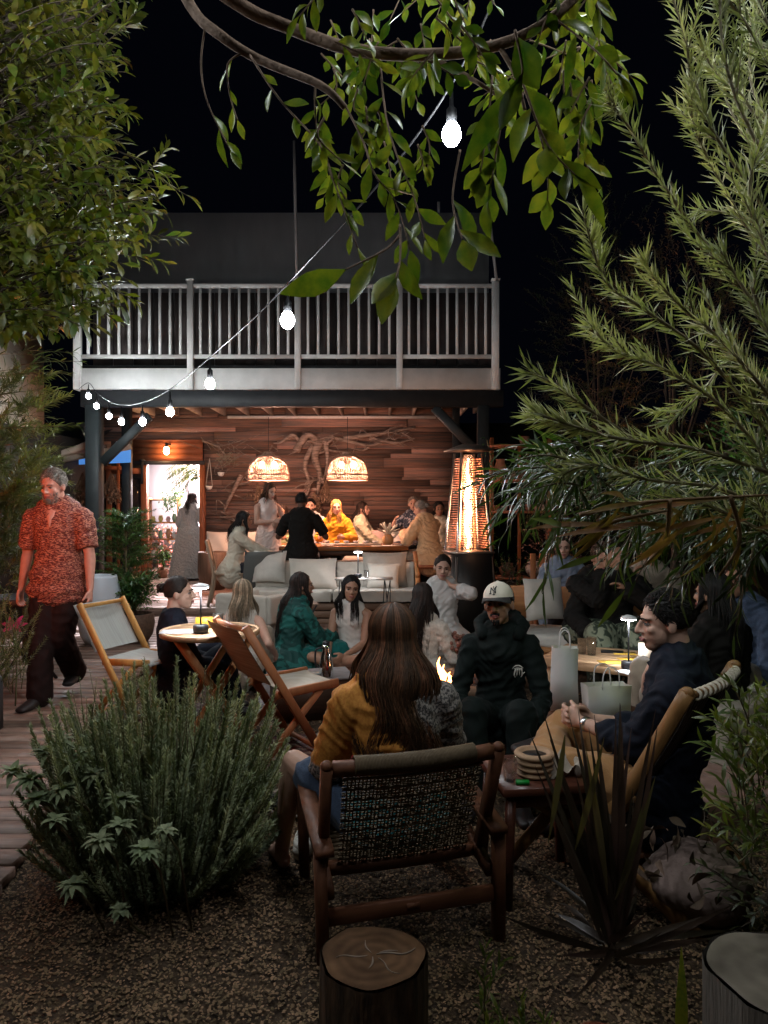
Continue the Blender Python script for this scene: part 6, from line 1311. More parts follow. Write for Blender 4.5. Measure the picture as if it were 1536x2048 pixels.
# leafy tree on the upper left
gl, gs = G(), G()
gs.tube(smoothpath([A(-1.95, 2.9, 0), A(-2.0, 2.9, 1.2), A(-1.95, 2.9, 2.2), A(-1.9, 2.8, 3.6)], 14), .06, seg=8, r2=.03)
def in_left(x, y):     # outline of the crown in the photo
    lim = np.interp(y, [-120, 60, 150, 260, 330, 400, 470, 560, 640, 690], [250, 270, 215, 235, 270, 330, 290, 235, 180, 60]); return x < lim
cnt = 0
while cnt < 950:
    x = NR.uniform(-420, 350); y = NR.uniform(-160, 640)
    if not in_left(x+30, y): continue
    Yd = NR.uniform(2.1, 3.2); p = P(x, y, Yd); tr_ = A(-1.93, 2.9, p.z-.25); d = nrm(A(*p)-tr_+A(0, 0, .1)+rv(1)[0]*.35); ln = NR.uniform(.18, .34)
    if cnt % 3 == 0: gs.tube(smoothpath([tr_, A(*p)*.5+tr_*.5+A(0, 0, .08), A(*p)-d*ln*.5], 6), .010, seg=5, r2=.003)
    sprig(gl, gs, A(*p)-d*ln*.6, d, ln, R.choice([9, 11, 14]), NR.uniform(.065, .095), NR.uniform(.022, .032), 55, .25, st=4, bend=.3, obo=1.35, tint=(.55, 1.35)); cnt += 1
for x0, y0, x1, y1, Yd in ((270, 330, 392, 395, 2.7), (250, 360, 340, 350, 2.8), (230, 300, 345, 350, 2.5), (250, 470, 365, 470, 2.9), (240, 500, 330, 520, 2.7), (190, 560, 275, 600, 2.4), (160, 590, 235, 640, 2.4), (300, 340, 335, 290, 3.0), (215, 210, 262, 225, 2.4), (240, 60, 275, 20, 2.4)):
    a, b = A(*P(x0, y0, Yd)), A(*P(x1, y1, Yd)); sprig(gl, gs, a, b-a, np.linalg.norm(b-a), 13, .075, .024, 50, .05, st=4, obo=1.35, tint=(.8, 1.5))
tree('tree', 'dense leafy tree filling the upper left corner', 'tree', gl, gs, M_lf2, sname='branches', lname='leaves', loc=(-1.95, 2.9, 0))
# narrow leaved shrub on the right
gl, gs = G(), G(); base = A(1.55, 1.9, 0)
def branch(pts, dens=1., L=.048, nW=.0040, sub=True, tint=(.7, 1.3), r=.0042):
    path = smoothpath(Q(*pts), 40); gs.tube(path, r, seg=6, r2=.002); ln = np.linalg.norm(np.diff(path, axis=0), axis=1).sum(); T = nrm(np.gradient(path, axis=0))
    n = int(ln*430*dens); k = NR.uniform(0, 39, n); i = k.astype(int); f = (k-i)[:, None]; i2 = np.minimum(i+1, 39); pos = path[i]*(1-f)+path[i2]*f; o = rv(n); o = nrm(o-T[i]*(o*T[i]).sum(1)[:, None]); an = np.radians(NR.normal(38, 12, n))[:, None]
    needles(gl, pos, T[i]*np.cos(an)+o*np.sin(an), rv(n), L*NR.uniform(.6, 1.25, n), nW, NR.uniform(-.05, .25, n)[:, None], NR.uniform(*tint)*NR.uniform(.75, 1.3, n))
    if sub:
        for _ in range(int(ln*8*dens)):
            j = R.randrange(3, 36); o = rv(1)[0]; d = nrm(T[j]*1.0+nrm(o-T[j]*np.dot(o, T[j]))*.6+A(0, 0, .25)); l2 = NR.uniform(.06, .13)
            sprig(gl, gs, path[j], d, l2, int(l2*300), L*.85, nW, 40, -.15, kind='needle', t0=.05, sr=.002, tint=tint, bend=.12)
BR = [[(1540, 640, 1.5), (1420, 500, 1.45), (1320, 360, 1.4), (1255, 250, 1.35), (1215, 205, 1.3)], [(1560, 560, 1.6), (1450, 380, 1.6), (1385, 240, 1.55), (1375, 100, 1.5), (1340, -20, 1.5)], [(1600, 420, 1.4), (1500, 260, 1.4), (1450, 120, 1.4), (1440, 0, 1.4), (1445, -80, 1.4)],
      [(1560, 900, 1.4), (1420, 720, 1.35), (1290, 620, 1.3), (1210, 560, 1.25), (1165, 420, 1.2)], [(1560, 820, 1.6), (1400, 650, 1.55), (1320, 570, 1.5), (1285, 520, 1.5)], [(1580, 760, 1.3), (1500, 600, 1.3), (1440, 500, 1.3)], [(1600, 1000, 1.5), (1450, 820, 1.45), (1330, 740, 1.4), (1230, 700, 1.4), (1180, 650, 1.35)],
      [(1580, 960, 1.3), (1400, 900, 1.25), (1250, 880, 1.2), (1140, 850, 1.2), (1070, 825, 1.2)], [(1300, 900, 1.3), (1180, 820, 1.3), (1095, 760, 1.3), (1060, 745, 1.3)], [(1600, 1060, 1.4), (1450, 980, 1.35), (1300, 960, 1.3), (1190, 930, 1.3), (1120, 950, 1.3)], [(1560, 300, 1.7), (1500, 150, 1.7), (1520, -20, 1.7)], [(1620, 700, 1.2), (1540, 520, 1.2), (1500, 380, 1.2), (1530, 260, 1.2)],
      [(1640, 900, 1.15), (1530, 780, 1.15), (1460, 700, 1.15), (1400, 640, 1.15)], [(1600, 560, 1.8), (1480, 440, 1.8), (1400, 420, 1.8)], [(1600, 860, 1.7), (1480, 720, 1.7), (1390, 800, 1.7), (1330, 850, 1.7)], [(1600, 1100, 1.3), (1480, 1040, 1.3), (1380, 1000, 1.3), (1280, 1010, 1.3)], [(1600, 260, 1.4), (1500, 60, 1.4), (1400, -60, 1.4)], [(1600, 380, 1.5), (1490, 200, 1.5), (1440, 160, 1.5), (1400, 90, 1.5)], [(1620, 200, 1.3), (1540, 60, 1.3), (1500, -60, 1.3)], [(1600, 520, 1.3), (1470, 330, 1.3), (1420, 250, 1.3), (1390, 160, 1.3)]]
for b in BR: branch(b, .9)
for k in range(6):
    x = NR.uniform(1420, 1560); y = NR.uniform(-20, 1000); Yd = NR.uniform(1.2, 1.9); branch([(x+120, y+160, Yd), (x+50, y+60, Yd), (x, y-60, Yd)], .8, tint=(.5, 1.1))
for z0, e in ((.2, (1640, 900, 1.4)), (.3, (1640, 600, 1.5)), (.1, (1700, 1100, 1.4))): gs.tube(smoothpath([base+A(0, 0, 0), base+A(.05, 0, 1.2), A(*P(*e))], 14), .03, seg=7, r2=.012)
gs.tube(smoothpath([A(1.7, 1.9, 0), A(1.72, 1.8, 1.6), A(1.6, 1.7, 2.6)], 10), .03, seg=7, r2=.01)
tree('shrub', 'tall shrub with narrow grey green leaves filling the right side', 'shrub', gl, gs, M_ndl, mat('tan_stem', (.22, .19, .11), (.14, .11, .06), ns=9), sname='branches', lname='needles', loc=tuple(base))
# drooping longer leaves and dead brown curls below it
gl, gs = G(), G()
for _ in range(150):
    x = NR.uniform(1110, 1620); lo = np.interp(x, [1110, 1250, 1400, 1536], [950, 1030, 1060, 1100]); y = NR.uniform(900, lo); Yd = NR.uniform(1.3, 2.0); a = A(*P(x, y, Yd)); d = nrm(A(NR.uniform(-1, .1), NR.uniform(-.3, .3), NR.uniform(-.55, .35)))
    sprig(gl, gs, a, d, NR.uniform(.08, .18), 12, NR.uniform(.06, .09), .008, 42, .35, st=3, tint=(.45, 1.15), bend=.3)
for x, y, dx, dy in ((1200, 1110, -.9, -.25), (1250, 1180, -.5, -.7), (1150, 1060, -.8, .3)):
    a = P(x, y, 1.25); leaves(gl, [tuple(a)], [(dx, -.1, dy)], [(.1, -1, .4)], .08, .011, 6, .25, .2, 1.5)
tree('shrub', 'drooping long leaved shrub hanging over the bench guests at right', 'shrub', gl, gs, leafm('long_leaf', (.050, .085, .025), (.07, .10, .03)), M_stem, sname='branches', lname='leaves', loc=(1.75, 1.9, 0))
gl = G()
for _ in range(36):
    x = NR.uniform(1170, 1520); y = NR.uniform(985, 1060); a = P(x, y, NR.uniform(1.1, 1.25)); leaves(gl, [tuple(a)], [(NR.uniform(-1, .6), 0, NR.uniform(-.9, .1))], [(.2, -1, .3)], NR.uniform(.06, .13), .009, 7, NR.uniform(.3, 1.1), .3, NR.uniform(.6, 1.4))
for pth in ([(1160, 1030), (1250, 1010), (1350, 1000), (1540, 990)], [(1180, 1060), (1240, 1040), (1340, 1020)], [(1340, 1000), (1330, 1080), (1290, 1130)], [(1460, 990), (1480, 1080), (1440, 1150)]): gl.tube(smoothpath(Q(*[(x, y, 1.15) for x, y in pth]), 12), .004, seg=5, r2=.002)
tree('dead_branch', 'dry brown curling branch hanging inside the right shrub', 'branch', gl, None, M_brown, lname='dead_leaves', loc=tuple(P(1540, 990, 1.55)))
# climber with small leaves beside the heater and dark shrubs behind
def bush(name, label, c, rad_, n, L, Wd, lm, cat='shrub', group=None, k=.8, stem=True, tint=(.5, 1.4), ln=.25, st=2, obo=1.):
    gl, gs = G(), G(); c = A(*c); r = A(*rad_)
    for _ in range(n):
        d = rv(1)[0]; q = d*r*NR.uniform(.35, 1)**.6*(1+.22*noise.noise(tuple(d*2.3))); p = c+q
        if p[2] < .05: p[2] = NR.uniform(.05, .3)
        dd = nrm(d+A(0, 0, .5)+rv(1)[0]*.4); sprig(gl, gs if stem else None, p-dd*ln*.5, dd, ln*NR.uniform(.6, 1.2), max(4, int(ln*k*50)), L, Wd, 55, .2, st=st, tint=tint, obo=obo)
    gs.tube(smoothpath([A(c[0], c[1], 0), A(c[0]+.03, c[1], c[2]*.5), c], 8), .05 if r[2] > .8 else .02, seg=6, r2=.015)
    for _ in range(7): gs.tube(smoothpath([A(c[0], c[1], max(.05, c[2]-r[2]*.8)), c+rv(1)[0]*r*.4, c+rv(1)[0]*r*.8], 7), .015, seg=5, r2=.004)
    return tree(name, label, cat, gl, gs, lm, sname='trunk', lname='crown', group=group, loc=(c[0], c[1], 0))
bush('tree', 'tall dark tree behind the right end of the balcony', (3.0, 10.4, 3.9), (.9, .9, 2.3), 420, .07, .02, M_dk, 'tree', 'dark trees behind the shrub', ln=.4, st=2)
bush('tree', 'brownish tree between the balcony and the right shrub', (3.2, 8.2, 3.1), (1.1, .9, 1.7), 420, .06, .016, leafm('rusty_leaf', (.16, .09, .03), (.10, .08, .03), rough=.5), 'tree', 'dark trees behind the shrub', ln=.35)
bush('tree', 'dark leafy tree at the far right behind the bench guests', (4.4, 7.6, 2.6), (1.5, 1.0, 1.7), 420, .07, .02, M_dk, 'tree', 'dark trees behind the shrub', ln=.4)
bush('shrub', 'leafy shrub at the foot of the shelf rack', (P(1020, 1150, 9.8).x, 9.8, .45), (.75, .4, .5), 170, .05, .02, M_fern, ln=.2, tint=(.4, 1.1))
bush('shrub', 'reddish flowering shrub beside the curly haired woman', (P(1120, 1050, 8.6).x, 8.6, 1.0), (.40, .3, .5), 120, .04, .02, leafm('burgundy_leaf', (.14, .05, .05), (.09, .03, .03)), ln=.2)
gl, gs = G(), G(); pth = smoothpath([A(*P(985, 1120, 9.9)), A(*P(978, 1040, 9.9)), A(*P(988, 960, 9.9)), A(*P(974, 880, 9.9))], 30); gs.tube(pth, .008, seg=5)
for p in pth: sprig(gl, None, p, rv(1)[0]+A(0, -.5, -.2), .1, 6, .05, .022, 60, .3, st=3, tint=(.6, 1.3))
gs.tube([A(pth[0][0], pth[0][1], 0), pth[0]], .008, seg=5); tree('climber', 'small leaved climber rising right of the patio heater', 'climbing plant', gl, gs, M_fern, M_stem, lname='leaves', loc=(pth[0][0], pth[0][1], 0))
gl, gs = G(), G()
for _ in range(46):
    p = A(*P(NR.uniform(1040, 1150), NR.uniform(870, 1030), NR.uniform(9.2, 10.0))); sprig(gl, gs, p, rv(1)[0]+A(0, 0, -.5), .3, 10, .06, .012, 55, .3, st=2, tint=(.6, 1.3))
gs.tube(smoothpath([A(3.0, 9.6, 0), A(2.9, 9.6, 1.2), A(*P(1100, 900, 9.6))], 10), .02, seg=6, r2=.008); tree('bamboo', 'golden lit bamboo right of the shelf rack', 'bamboo', gl, gs, leafm('golden_leaf', (.09, .07, .015), (.06, .055, .012)), M_stem, lname='leaves', loc=(3.0, 9.6, 0))
# lit foliage at the right edge with a green garden light
bush('shrub', 'bright green shrub lit by a lamp at the right edge', (P(1530, 950, 3.6).x+.1, 3.6, P(1530, 940, 3.6).z), (.35, .4, .45), 150, .06, .016, M_fern, ln=.2)
gs_ = thing('garden_light', 'small garden spot light hidden in the shrub at the right edge', 'lamp', tuple(P(1550, 915, 3.1))); g = G(); g.ell((0, 0, 0), (.03, .03, .04), 10); g.obj('bulb', mat('garden_glow', (1, 1, 1), emit=(.65, 1, .35), es=90), gs_, smooth=True)
g = G(); g.lathe([(.02, .04), (.035, .05), (.03, .09)], seg=12); g.tube([(0, 0, .09), (.1, 0, .25), (.14, .05, -1.6)], .008, n=10); g.obj('holder', M_rubber, gs_)
# left: bottlebrush like fern, bamboo sprigs, potted plants
gl, gs = G(), G()
for _ in range(150):
    y = NR.uniform(770, 1180); x = NR.uniform(-60, 70 if y < 1000 else 30); p = A(*P(x, y, NR.uniform(6.0, 7.0))); d = nrm(A(NR.uniform(-.3, 1), NR.normal()*.4, NR.uniform(.2, 1.0))); l = NR.uniform(.25, .45); sprig(gl, gs, p, d, l, int(l*160), .10, .010, 45, .2, kind='needle', tint=(.5, 1.4), bend=.15)
gs.tube([A(-3.6, 6.5, 0), A(-3.5, 6.5, 1.0), A(-3.4, 6.5, 2.2)], .03, seg=6); tree('shrub', 'fine leaved yellow green shrub at the left edge behind the walking man', 'shrub', gl, gs, leafm('fine_leaf', (.085, .105, .030), (.11, .10, .03)), M_stem, lname='needles', loc=(-3.6, 6.5, 0))
gl, gs = G(), G()
for x, y in ((20, 700), (60, 740), (40, 780), (30, 820), (70, 690), (20, 850), (80, 720), (0, 740), (75, 850), (50, 880)):
    a = A(*P(x-40, y+10, 4.2)); b = A(*P(x+85, y-5+R.uniform(-10, 15), 4.2)); sprig(gl, gs, a, b-a, np.linalg.norm(b-a), 16, .09, .010, 50, .1, st=3, tint=(.7, 1.3)); 
gs.tube(smoothpath([A(-2.3, 4.2, 0), A(-2.35, 4.2, 1.5), A(*P(-60, 700, 4.2))], 10), .012, seg=6); tree('bamboo', 'slender bamboo sprigs in front of the beige building', 'bamboo', gl, gs, leafm('bamboo_leaf', (.08, .10, .04), (.10, .12, .05)), M_stem, lname='leaves', loc=(-2.3, 4.2, 0))
gl, gs = G(), G()
for _ in range(60):
    p = A(*P(NR.uniform(-60, 45), NR.uniform(1190, 1300), NR.uniform(3.9, 4.6))); sprig(gl, gs, p-A(0, 0, .25), A(NR.normal()*.3, NR.normal()*.3, 1), .3, 70, .03, .004, 50, 0, kind='needle', tint=(.6, 1.3))
tree('shrub', 'soft heather like shrub in a planter at the left edge', 'shrub', gl, gs, leafm('heather_leaf', (.10, .12, .04), (.12, .13, .05)), M_stem, lname='needles', loc=(-2.3, 4.2, .35))
pl = thing('planter_box', 'grey planter box under the soft shrub at the left edge', 'planter', (-2.78, 4.4, .05)); g = G(); g.box((0, 0, .17), (.5, 1.0, .34)); g.obj('box', mat('grey_planter', (.03, .03, .032), rough=.7, bump=.2), pl)
fl = thing('lily', 'pink lily bloom above the soft shrub at the left edge', 'flower', tuple(P(30, 1252, 4.6)-Vector((0, 0, .5)))); g = G(); leaves(g, [(0, 0, .5)]*6, [(math.cos(a), -.5+math.sin(a)*.3, .5*math.sin(a)+.3) for a in np.arange(6)*1.05], [(0, -1, .2)]*6, .085, .028, 5, .4, .2, 1.); g.obj('petals', mat('pink_petal', (.55, .04, .14), rough=.5, tl=.2), fl, smooth=True)
g = G(); g.tube([(0, 0, 0), (.01, 0, .25), (0, 0, .5)], .005, n=6); g.obj('stem', M_stem, fl)
# planters behind the man
wp = thing('planter', 'tall white ceramic egg shaped planter behind the walking man', 'planter', at(197, 7.9, .05)); g = G(); g.lathe([(.14, 0), (.19, .1), (.235, .35), (.23, .55), (.19, .70), (.185, .73), (.17, .72), (.16, .6), (.0, .6)], seg=26); g.obj('pot', mat('pale_blue_white', (.42, .46, .50), rough=.35), wp, smooth=True); g = G(); g.lathe([(.165, .66), (0, .67)], seg=18); g.obj('soil', M_soil, wp)
tp = thing('planter', 'brown woven pot beside the white egg shaped planter', 'planter', at(268, 8.0, .05)); g = G(); g.lathe([(.14, 0), (.19, .08), (.21, .2), (.2, .3), (.185, .31), (.18, .2), (0, .2)], seg=22, wob=.01); g.obj('pot', mat('basket_brown', (.12, .075, .05), (.07, .045, .03), rough=.8, ns=30, bump=.5), tp, smooth=True); g = G(); g.lathe([(.18, .27), (0, .28)], seg=14); g.obj('soil', M_soil, tp)
gl, gs = G(), G(); c = A(*at(268, 8.0, .35)[:2], .35)
for _ in range(85):
    a = NR.uniform(0, 6.28); d = nrm(A(math.cos(a)*.55, math.sin(a)*.5, 1)); sprig(gl, gs, c+A(0, 0, NR.uniform(0, .25)), d, NR.uniform(.25, .5), 9, .10, .03, 60, .45, st=3, tint=(.6, 1.3))
tree('potted_plant', 'broad leaved plant growing in the brown woven pot', 'potted plant', gl, gs, M_fern, M_stem, lname='leaves', loc=(c[0], c[1], .33))
gl, gs = G(), G(); c = A(*at(252, 8.3)[:2], .4)
for _ in range(210):
    z = NR.uniform(.3, 1.42); a = NR.uniform(0, 6.28); d = nrm(A(math.cos(a), math.sin(a)*.6, .35)); sprig(gl, gs, A(c[0], c[1], z), d, NR.uniform(.22, .42)*(1.25-z*.3), 40, .050, .013, 55, .15, kind='needle', tint=(.55, 1.4))
gs.tube([A(c[0], c[1], 0), A(c[0], c[1], 1.25)], .012, seg=6); tree('fern', 'tall feathery green fern rising beside the dark porch post', 'fern', gl, gs, M_fern, M_stem, lname='fronds', loc=(c[0], c[1], 0))
gl, gs = G(), G()
for _ in range(120): p = A(*P(NR.uniform(-30, 100), NR.uniform(900, 1160), NR.uniform(6.5, 7.5))); sprig(gl, gs, p, rv(1)[0]+A(0, 0, .2), .3, 12, .07, .022, 55, .2, st=2, tint=(.5, 1.4))
gs.tube([A(-3.4, 7, 0), A(-3.4, 7, 1.6)], .03, seg=6); tree('shrub', 'mottled leafy shrub behind the walking man at left', 'shrub', gl, gs, leafm('mottled_leaf', (.10, .10, .05), (.05, .07, .02)), M_stem, lname='leaves', loc=(-3.4, 7, 0))
gl = G()
for j in range(7):
    a = rad(100-j*22); leaves(gl, [tuple(P(95, 945, 7))], [(math.cos(a), -.2, math.sin(a)*.6)], [(0, -1, .5)], .75, .03, 6, .25, .2, 1.0)
# plants inside the shop
gl, gs = G(), G(); o = P(402, 940, 14.6)
for j in range(16):
    a = NR.uniform(2.3, 4.3); d = A(math.cos(a), NR.normal()*.3, math.sin(a)*.5+.15); b = A(*o)+A(0, 0, NR.uniform(-.2, .05)); L_ = NR.uniform(.35, .7); path = smoothpath([b, b+d*L_*.5, b+d*L_+A(0, 0, -.22)], 10); gs.tube(path, .004, seg=4)
    for q in range(1, 10):
        for s in (-1, 1): leaves(gl, [path[q]], [nrm(path[q]-path[q-1])*.7+A(0, 0, -.55)+A(s*.3, s*.4, s*.2)], [(0, -1, .3)], .14, .016, 3, .3, .1, .7)
gs.tube([A(o[0]+.12, o[1], .13), A(o[0]+.1, o[1], 1.4), A(*o)], .02, seg=6); tree('palm', 'dark arching palm inside the bright shop doorway', 'palm', gl, gs, M_dk, M_stem, lname='fronds', loc=(o[0]+.12, o[1], .13))
for px, py, r, l in ((345, 1000, .28, 'leafy hanging plant in the middle of the shop doorway'), (325, 1110, .2, 'small green plant in a clay pot at the foot of the shop doorway')):
    gl, gs = G(), G(); c = A(*P(px, py, 14.2))
    for _ in range(46): sprig(gl, gs, c+rv(1)[0]*r*.5, rv(1)[0]+A(0, 0, .3), r*.7, 8, .07, .03, 55, .4, st=3, tint=(.7, 1.5))
    if py > 1050:
        gs.lathe([(.08, 0), (.11, .16), (.10, .17), (.09, .1)], (c[0], c[1], .13), seg=14)
        tree('potted_plant', l, 'potted plant', gl, gs, M_fern, M_terra, lname='leaves', sname='pot', loc=(c[0], c[1], .13))
    else:
        gs.tube([c, A(c[0], c[1], 2.9)], .004, seg=4); tree('hanging_plant', l, 'hanging plant', gl, gs, M_fern, M_stem, lname='leaves', loc=tuple(c))
gl = G(); cx = dx0+.02
for _ in range(420): p = A(NR.uniform(cx-.5, cx+.28), NR.uniform(14.6, 15.4), NR.uniform(.15, 1.1)); leaves(gl, [p], [rv(1)[0]], [rv(1)[0]], .08, .05, 2, .2, .2, NR.uniform(.6, 1.5))
gl.obj('flower_display', mat('pink_orange_flowers', (.55, .20, .12), (.60, .28, .30), ns=6, tl=.2, tint=.6), label='heap of pink and orange flowers behind the woman in the shop', category='flowers', kind='stuff')
# rosemary bush in the foreground
gl, gs = G(), G(); bc_ = A(-.92, 3.05, 0); rows = 0
for _ in range(620):
    a = NR.uniform(0, 6.283); q = math.sqrt(NR.uniform(0, 1)); dx, dy = q*math.cos(a)*.50, q*math.sin(a)*.48; nb_ = 1+.28*noise.noise((dx*5, dy*5, 2)); top = .65*nb_*math.sqrt(max(0, 1-(q*.9)**2))+.05
    b = bc_+A(dx*.62, dy*.62, .02+max(0, top-.42)*NR.uniform(0, 1)); l = max(.16, (top-b[2])*NR.uniform(.6, 1.1)); d = nrm(A(dx*.75+NR.normal()*.07, dy*.6+NR.normal()*.07, l)); sprig(gl, gs, b, d, l, int(l*620), .034, .0060, 44, -.30 if q > .5 else -.08, kind='needle', t0=.15, sr=.0035, tint=(.5, 1.45), bend=.15)
for _ in range(30):
    a = NR.uniform(0, 6.28); b = bc_+A(.3*math.cos(a), .25*math.sin(a), .55); sprig(gl, gs, b, A(NR.normal()*.12, NR.normal()*.1, 1), NR.uniform(.2, .32), 34, .014, .004, 60, 0, kind='needle', sr=.002, tint=(.9, 1.4))
tree('rosemary_bush', 'big grey green rosemary bush in the left foreground', 'bush', gl, gs, M_rose, M_stem, lname='needles', sname='stems', loc=tuple(bc_))
def rosette(gl, gs, c, n, L, Wd, tint=(.8, 1.2), elev=.35):
    for k in range(n):
        a = k*2.4+NR.uniform(-.2, .2); e = elev+1.0*(k/n); d = A(math.cos(a)*math.cos(e), math.sin(a)*math.cos(e), math.sin(e)); leaves(gl, [c], [d], [(0, 0, 1)], L*(1-.4*k/n)*NR.uniform(.85, 1.1), Wd*NR.uniform(.8, 1.1), 5, NR.uniform(.2, .9), .2, NR.uniform(*tint), .8)
gl, gs = G(), G()
for px, py, Y, n, L in ((200, 1680, 2.5, 18, .085), (290, 1700, 2.45, 20, .085), (145, 1770, 2.5, 14, .08), (240, 1650, 2.55, 10, .08), (240, 1820, 2.45, 10, .06), (110, 1640, 2.6, 10, .07), (330, 1660, 2.5, 8, .06)):
    p = P(px, py, Y); c = A(*p); rosette(gl, gs, c, n+8, L*.85, .026, elev=.05); gs.tube([c, c+A(.02, .1, -.12), A(c[0]+.05, c[1]+.15, 0)], .004, seg=5)
tree('sage_plant', 'pale leaved sage rosettes at the front of the rosemary bush', 'plant', gl, gs, M_sage_l, M_stem, lname='leaves', loc=(-.95, 2.75, 0))
gl, gs = G(), G()
for px, py, Y, n, L in ((60, 1560, 2.75, 16, .11), (25, 1545, 2.8, 14, .11), (95, 1505, 2.85, 16, .11), (120, 1480, 2.9, 14, .10), (75, 1600, 2.7, 12, .10), (150, 1530, 2.8, 14, .10), (190, 1550, 2.75, 14, .09), (125, 1580, 2.7, 14, .09), (240, 1600, 2.65, 14, .10), (170, 1505, 2.85, 11, .08)):
    c = A(*P(px, py, Y)); rosette(gl, gs, c, n+8, L*.8, .026, elev=.1); gs.tube(smoothpath([c, c+A(.1, .02, -.1), A(-1.25, 3.15, .05)], 6), .005, seg=5)
tree('sage_plant', 'pale sage branch leaning over the boardwalk left of the rosemary', 'plant', gl, gs, M_sage_l, M_stem, lname='leaves', loc=(-1.25, 3.15, 0))
# flax clump with dark blades
gl = G(); c = A(*at(1225, 2.42)[:2], .08)
for k in range(46):
    if k < 26: d = A(NR.uniform(-.38, .22), NR.uniform(-.1, .35), 1); L_ = NR.uniform(.45, .82); bd = NR.uniform(0, .15)
    else: a = NR.uniform(0, 6.28); d = A(math.cos(a), math.sin(a)*.8, NR.uniform(.2, .7)); L_ = NR.uniform(.22, .42); bd = NR.uniform(.2, .6)
    leaves(gl, [c+rv(1)[0]*.03], [d], [nrm(A(d[0]*-.5, -1, .2)+rv(1)[0]*.3)], L_, .024, 7, bd, .25, NR.uniform(.5, 1.5), .75)
tree('flax_plant', 'dark bladed flax clump in the right foreground', 'plant', gl, None, leafm('dark_blade', (.024, .014, .010), (.045, .030, .018), tl=.05), lname='blades', loc=tuple(c))
gl = G()
for x0, y0, x1, y1 in ((1130, 1470, 1100, 1700), (1150, 1700, 1215, 1480), (1230, 1800, 1320, 1560), (1215, 1790, 1180, 1500), (1240, 1790, 1290, 1620)):
    a, b = A(*P(x0, y0, 2.35)), A(*P(x1, y1, 2.3)); leaves(gl, [a], [b-a], [(0, -1, .2)], np.linalg.norm(b-a), .022, 7, .1, .3, NR.uniform(.8, 1.3), .8)
tree('grass_blade', 'tall olive strap leaves rising in front of the dark flax', 'plant', gl, None, leafm('olive_blade', (.10, .075, .035), (.06, .05, .025)), lname='blades', loc=tuple(at(1225, 2.35)))
# crumpled dry leaves and rocks at right
gl = G()
for _ in range(80):
    p = A(*P(NR.uniform(1230, 1500), NR.uniform(1590, 1800), NR.uniform(2.45, 2.9))); p[2] = max(p[2]*.8, .03); leaves(gl, [p], [rv(1)[0]+A(0, 0, .3)], [rv(1)[0]], NR.uniform(.05, .10), NR.uniform(.015, .035), 5, NR.uniform(.2, 1), .4, NR.uniform(.5, 1.5))
tree('dry_leaves', 'heap of pale crumpled dry leaves behind the flax at right', 'leaves', gl, None, mat('dry_leaf', (.13, .085, .05), (.05, .032, .022), rough=.8, tint=.6, ns=8), lname='leaves', loc=(1.25, 2.7, 0))
def rock(label, loc, r, m, sq=.7):
    g = G(); g.ell((0, 0, 0), (1, 1, 1), 30); v = np.concatenate(g.v); d = nrm(v); s = R.random()*9; k = np.array([1+.22*noise.noise(tuple(q*1.4+s))+.09*noise.noise(tuple(q*4+s)) for q in d])[:, None]; g.v = [d*k*A(r, r*.85, r*sq)]
    o = g.obj('rock', m, smooth=True, label=label, category='rock'); o.location = loc
M_rock = mat('pinkish_stone', (.20, .14, .12), (.12, .085, .07), rough=.9, ns=7, bump=.7)
rock('pinkish boulder behind the flax in the right foreground', (*at(1400, 2.75)[:2], .12), .20, M_rock); rock('small stone at the edge of the boardwalk', (*at(225, 5.2)[:2], .03), .09, M_rock, .5); rock('flat stone just left of the round table leg', (*at(285, 5.0)[:2], .03), .07, M_rock, .4); rock('pale stone beneath the folding chair leg', (*at(565, 3.75)[:2], .04), .07, mat('pale_stone2', (.35, .3, .24), (.25, .2, .16), rough=.9), .6)
rock('terracotta coloured rock at the bottom edge', (*at(1205, 1.98)[:2], .06), .10, mat('terra_rock', (.22, .06, .025), (.15, .04, .02), rough=.8, ns=10, bump=.4), .5)
bl = mattress('striped blanket heap on the ground right of the lounge chair', at(1450, 3.9, .0), 15, (.8, .7, .12), cloth('pink_brown_blanket', (.28, .16, .12), (.18, .1, .08), ns=7), 'blanket', 'blanket')
mattress('beige throw hanging over the seat behind the lounge chair', at(1440, 4.4, .0), 30, (.7, .6, .42), cloth('beige_throw', (.34, .29, .24), (.24, .2, .16), ns=4), 'throw', 'throw')
g = G(); g.box((0, 0, .001), (.22, .15, .002)); o = g.obj('paper', mat('white_paper', (.6, .6, .6)), label='white paper sheet under the lounge chair', category='paper'); o.location = (*at(1318, 3.05)[:2], .17); o.rotation_euler.z = .3
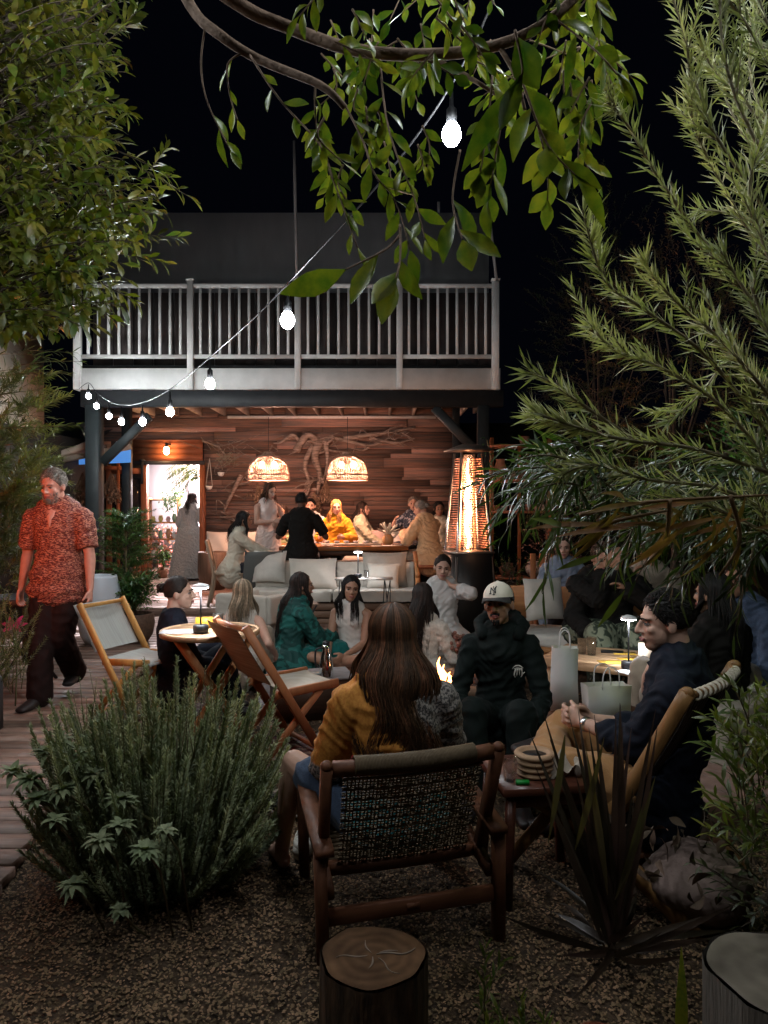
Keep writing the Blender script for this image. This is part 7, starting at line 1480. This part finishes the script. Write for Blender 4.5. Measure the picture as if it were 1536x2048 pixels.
tb = thing('low_tray', 'low dark tray behind the flax carrying the white sheet', 'tray', (*at(1330, 3.08)[:2], 0), 15); g = G(); g.bar((-.22, 0, .155), (.22, 0, .155), .3, .02); g.obj('tray', M_walx, tb)
for x in (-.17, .17): g = G(); g.bar((x, 0, 0), (x, 0, .145), .25, .02, up=(0, 1, 0)); g.obj('leg', M_walnut, tb)
# small weeds in the gravel
def weed(label, px, Y, h, n, group='weeds in the gravel'):
    gl, gs = G(), G(); c = A(*at(px, Y, 0))
    for k in range(n): d = A(NR.normal()*.25, NR.normal()*.25, 1); sprig(gl, gs, c+A(NR.normal()*.03, NR.normal()*.03, 0), d, h*NR.uniform(.6, 1.1), 14, .065, .014, 35, 0, st=3, tint=(.7, 1.3), t0=.15)
    tree('weed', label, 'weed', gl, gs, M_lf, M_stem, lname='leaves', group=group, loc=tuple(c))
weed('upright green weed right of the log stump', 990, 2.15, .26, 2); weed('bushy green weed at the bottom edge right of the stump', 985, 1.88, .16, 5); weed('low weed behind the bottom weed', 1050, 2.05, .13, 4)
gl = G(); c = A(*at(1362, 2.0, 0)); leaves(gl, [c], [(.0, -.1, 1)], [(0, -1, 0)], .34, .035, 7, .06, .3, 1.5, .8); tree('weed', 'single broad bright green blade left of the pale stool', 'weed', gl, None, M_lf, lname='leaf', loc=tuple(c))
gl, gs = G(), G()
for _ in range(70): p = A(*P(NR.uniform(1470, 1600), NR.uniform(1440, 1740), NR.uniform(2.0, 2.4))); sprig(gl, gs, p, A(NR.normal()*.4-.2, 0, .8), .16, 10, .07, .016, 50, .2, st=3, tint=(.7, 1.6))
gs.tube([A(1.2, 2.2, 0), A(1.2, 2.2, .8)], .012, seg=6); tree('shrub', 'yellow green leafy shrub at the lower right edge', 'shrub', gl, gs, leafm('lime_leaf', (.10, .11, .02), (.06, .09, .02)), M_stem, lname='leaves', loc=(1.2, 2.2, 0))
bush('shrub', 'dark low shrub under the lower right leaves', (1.35, 2.4, .3), (.3, .3, .35), 90, .05, .014, M_dk, ln=.15)
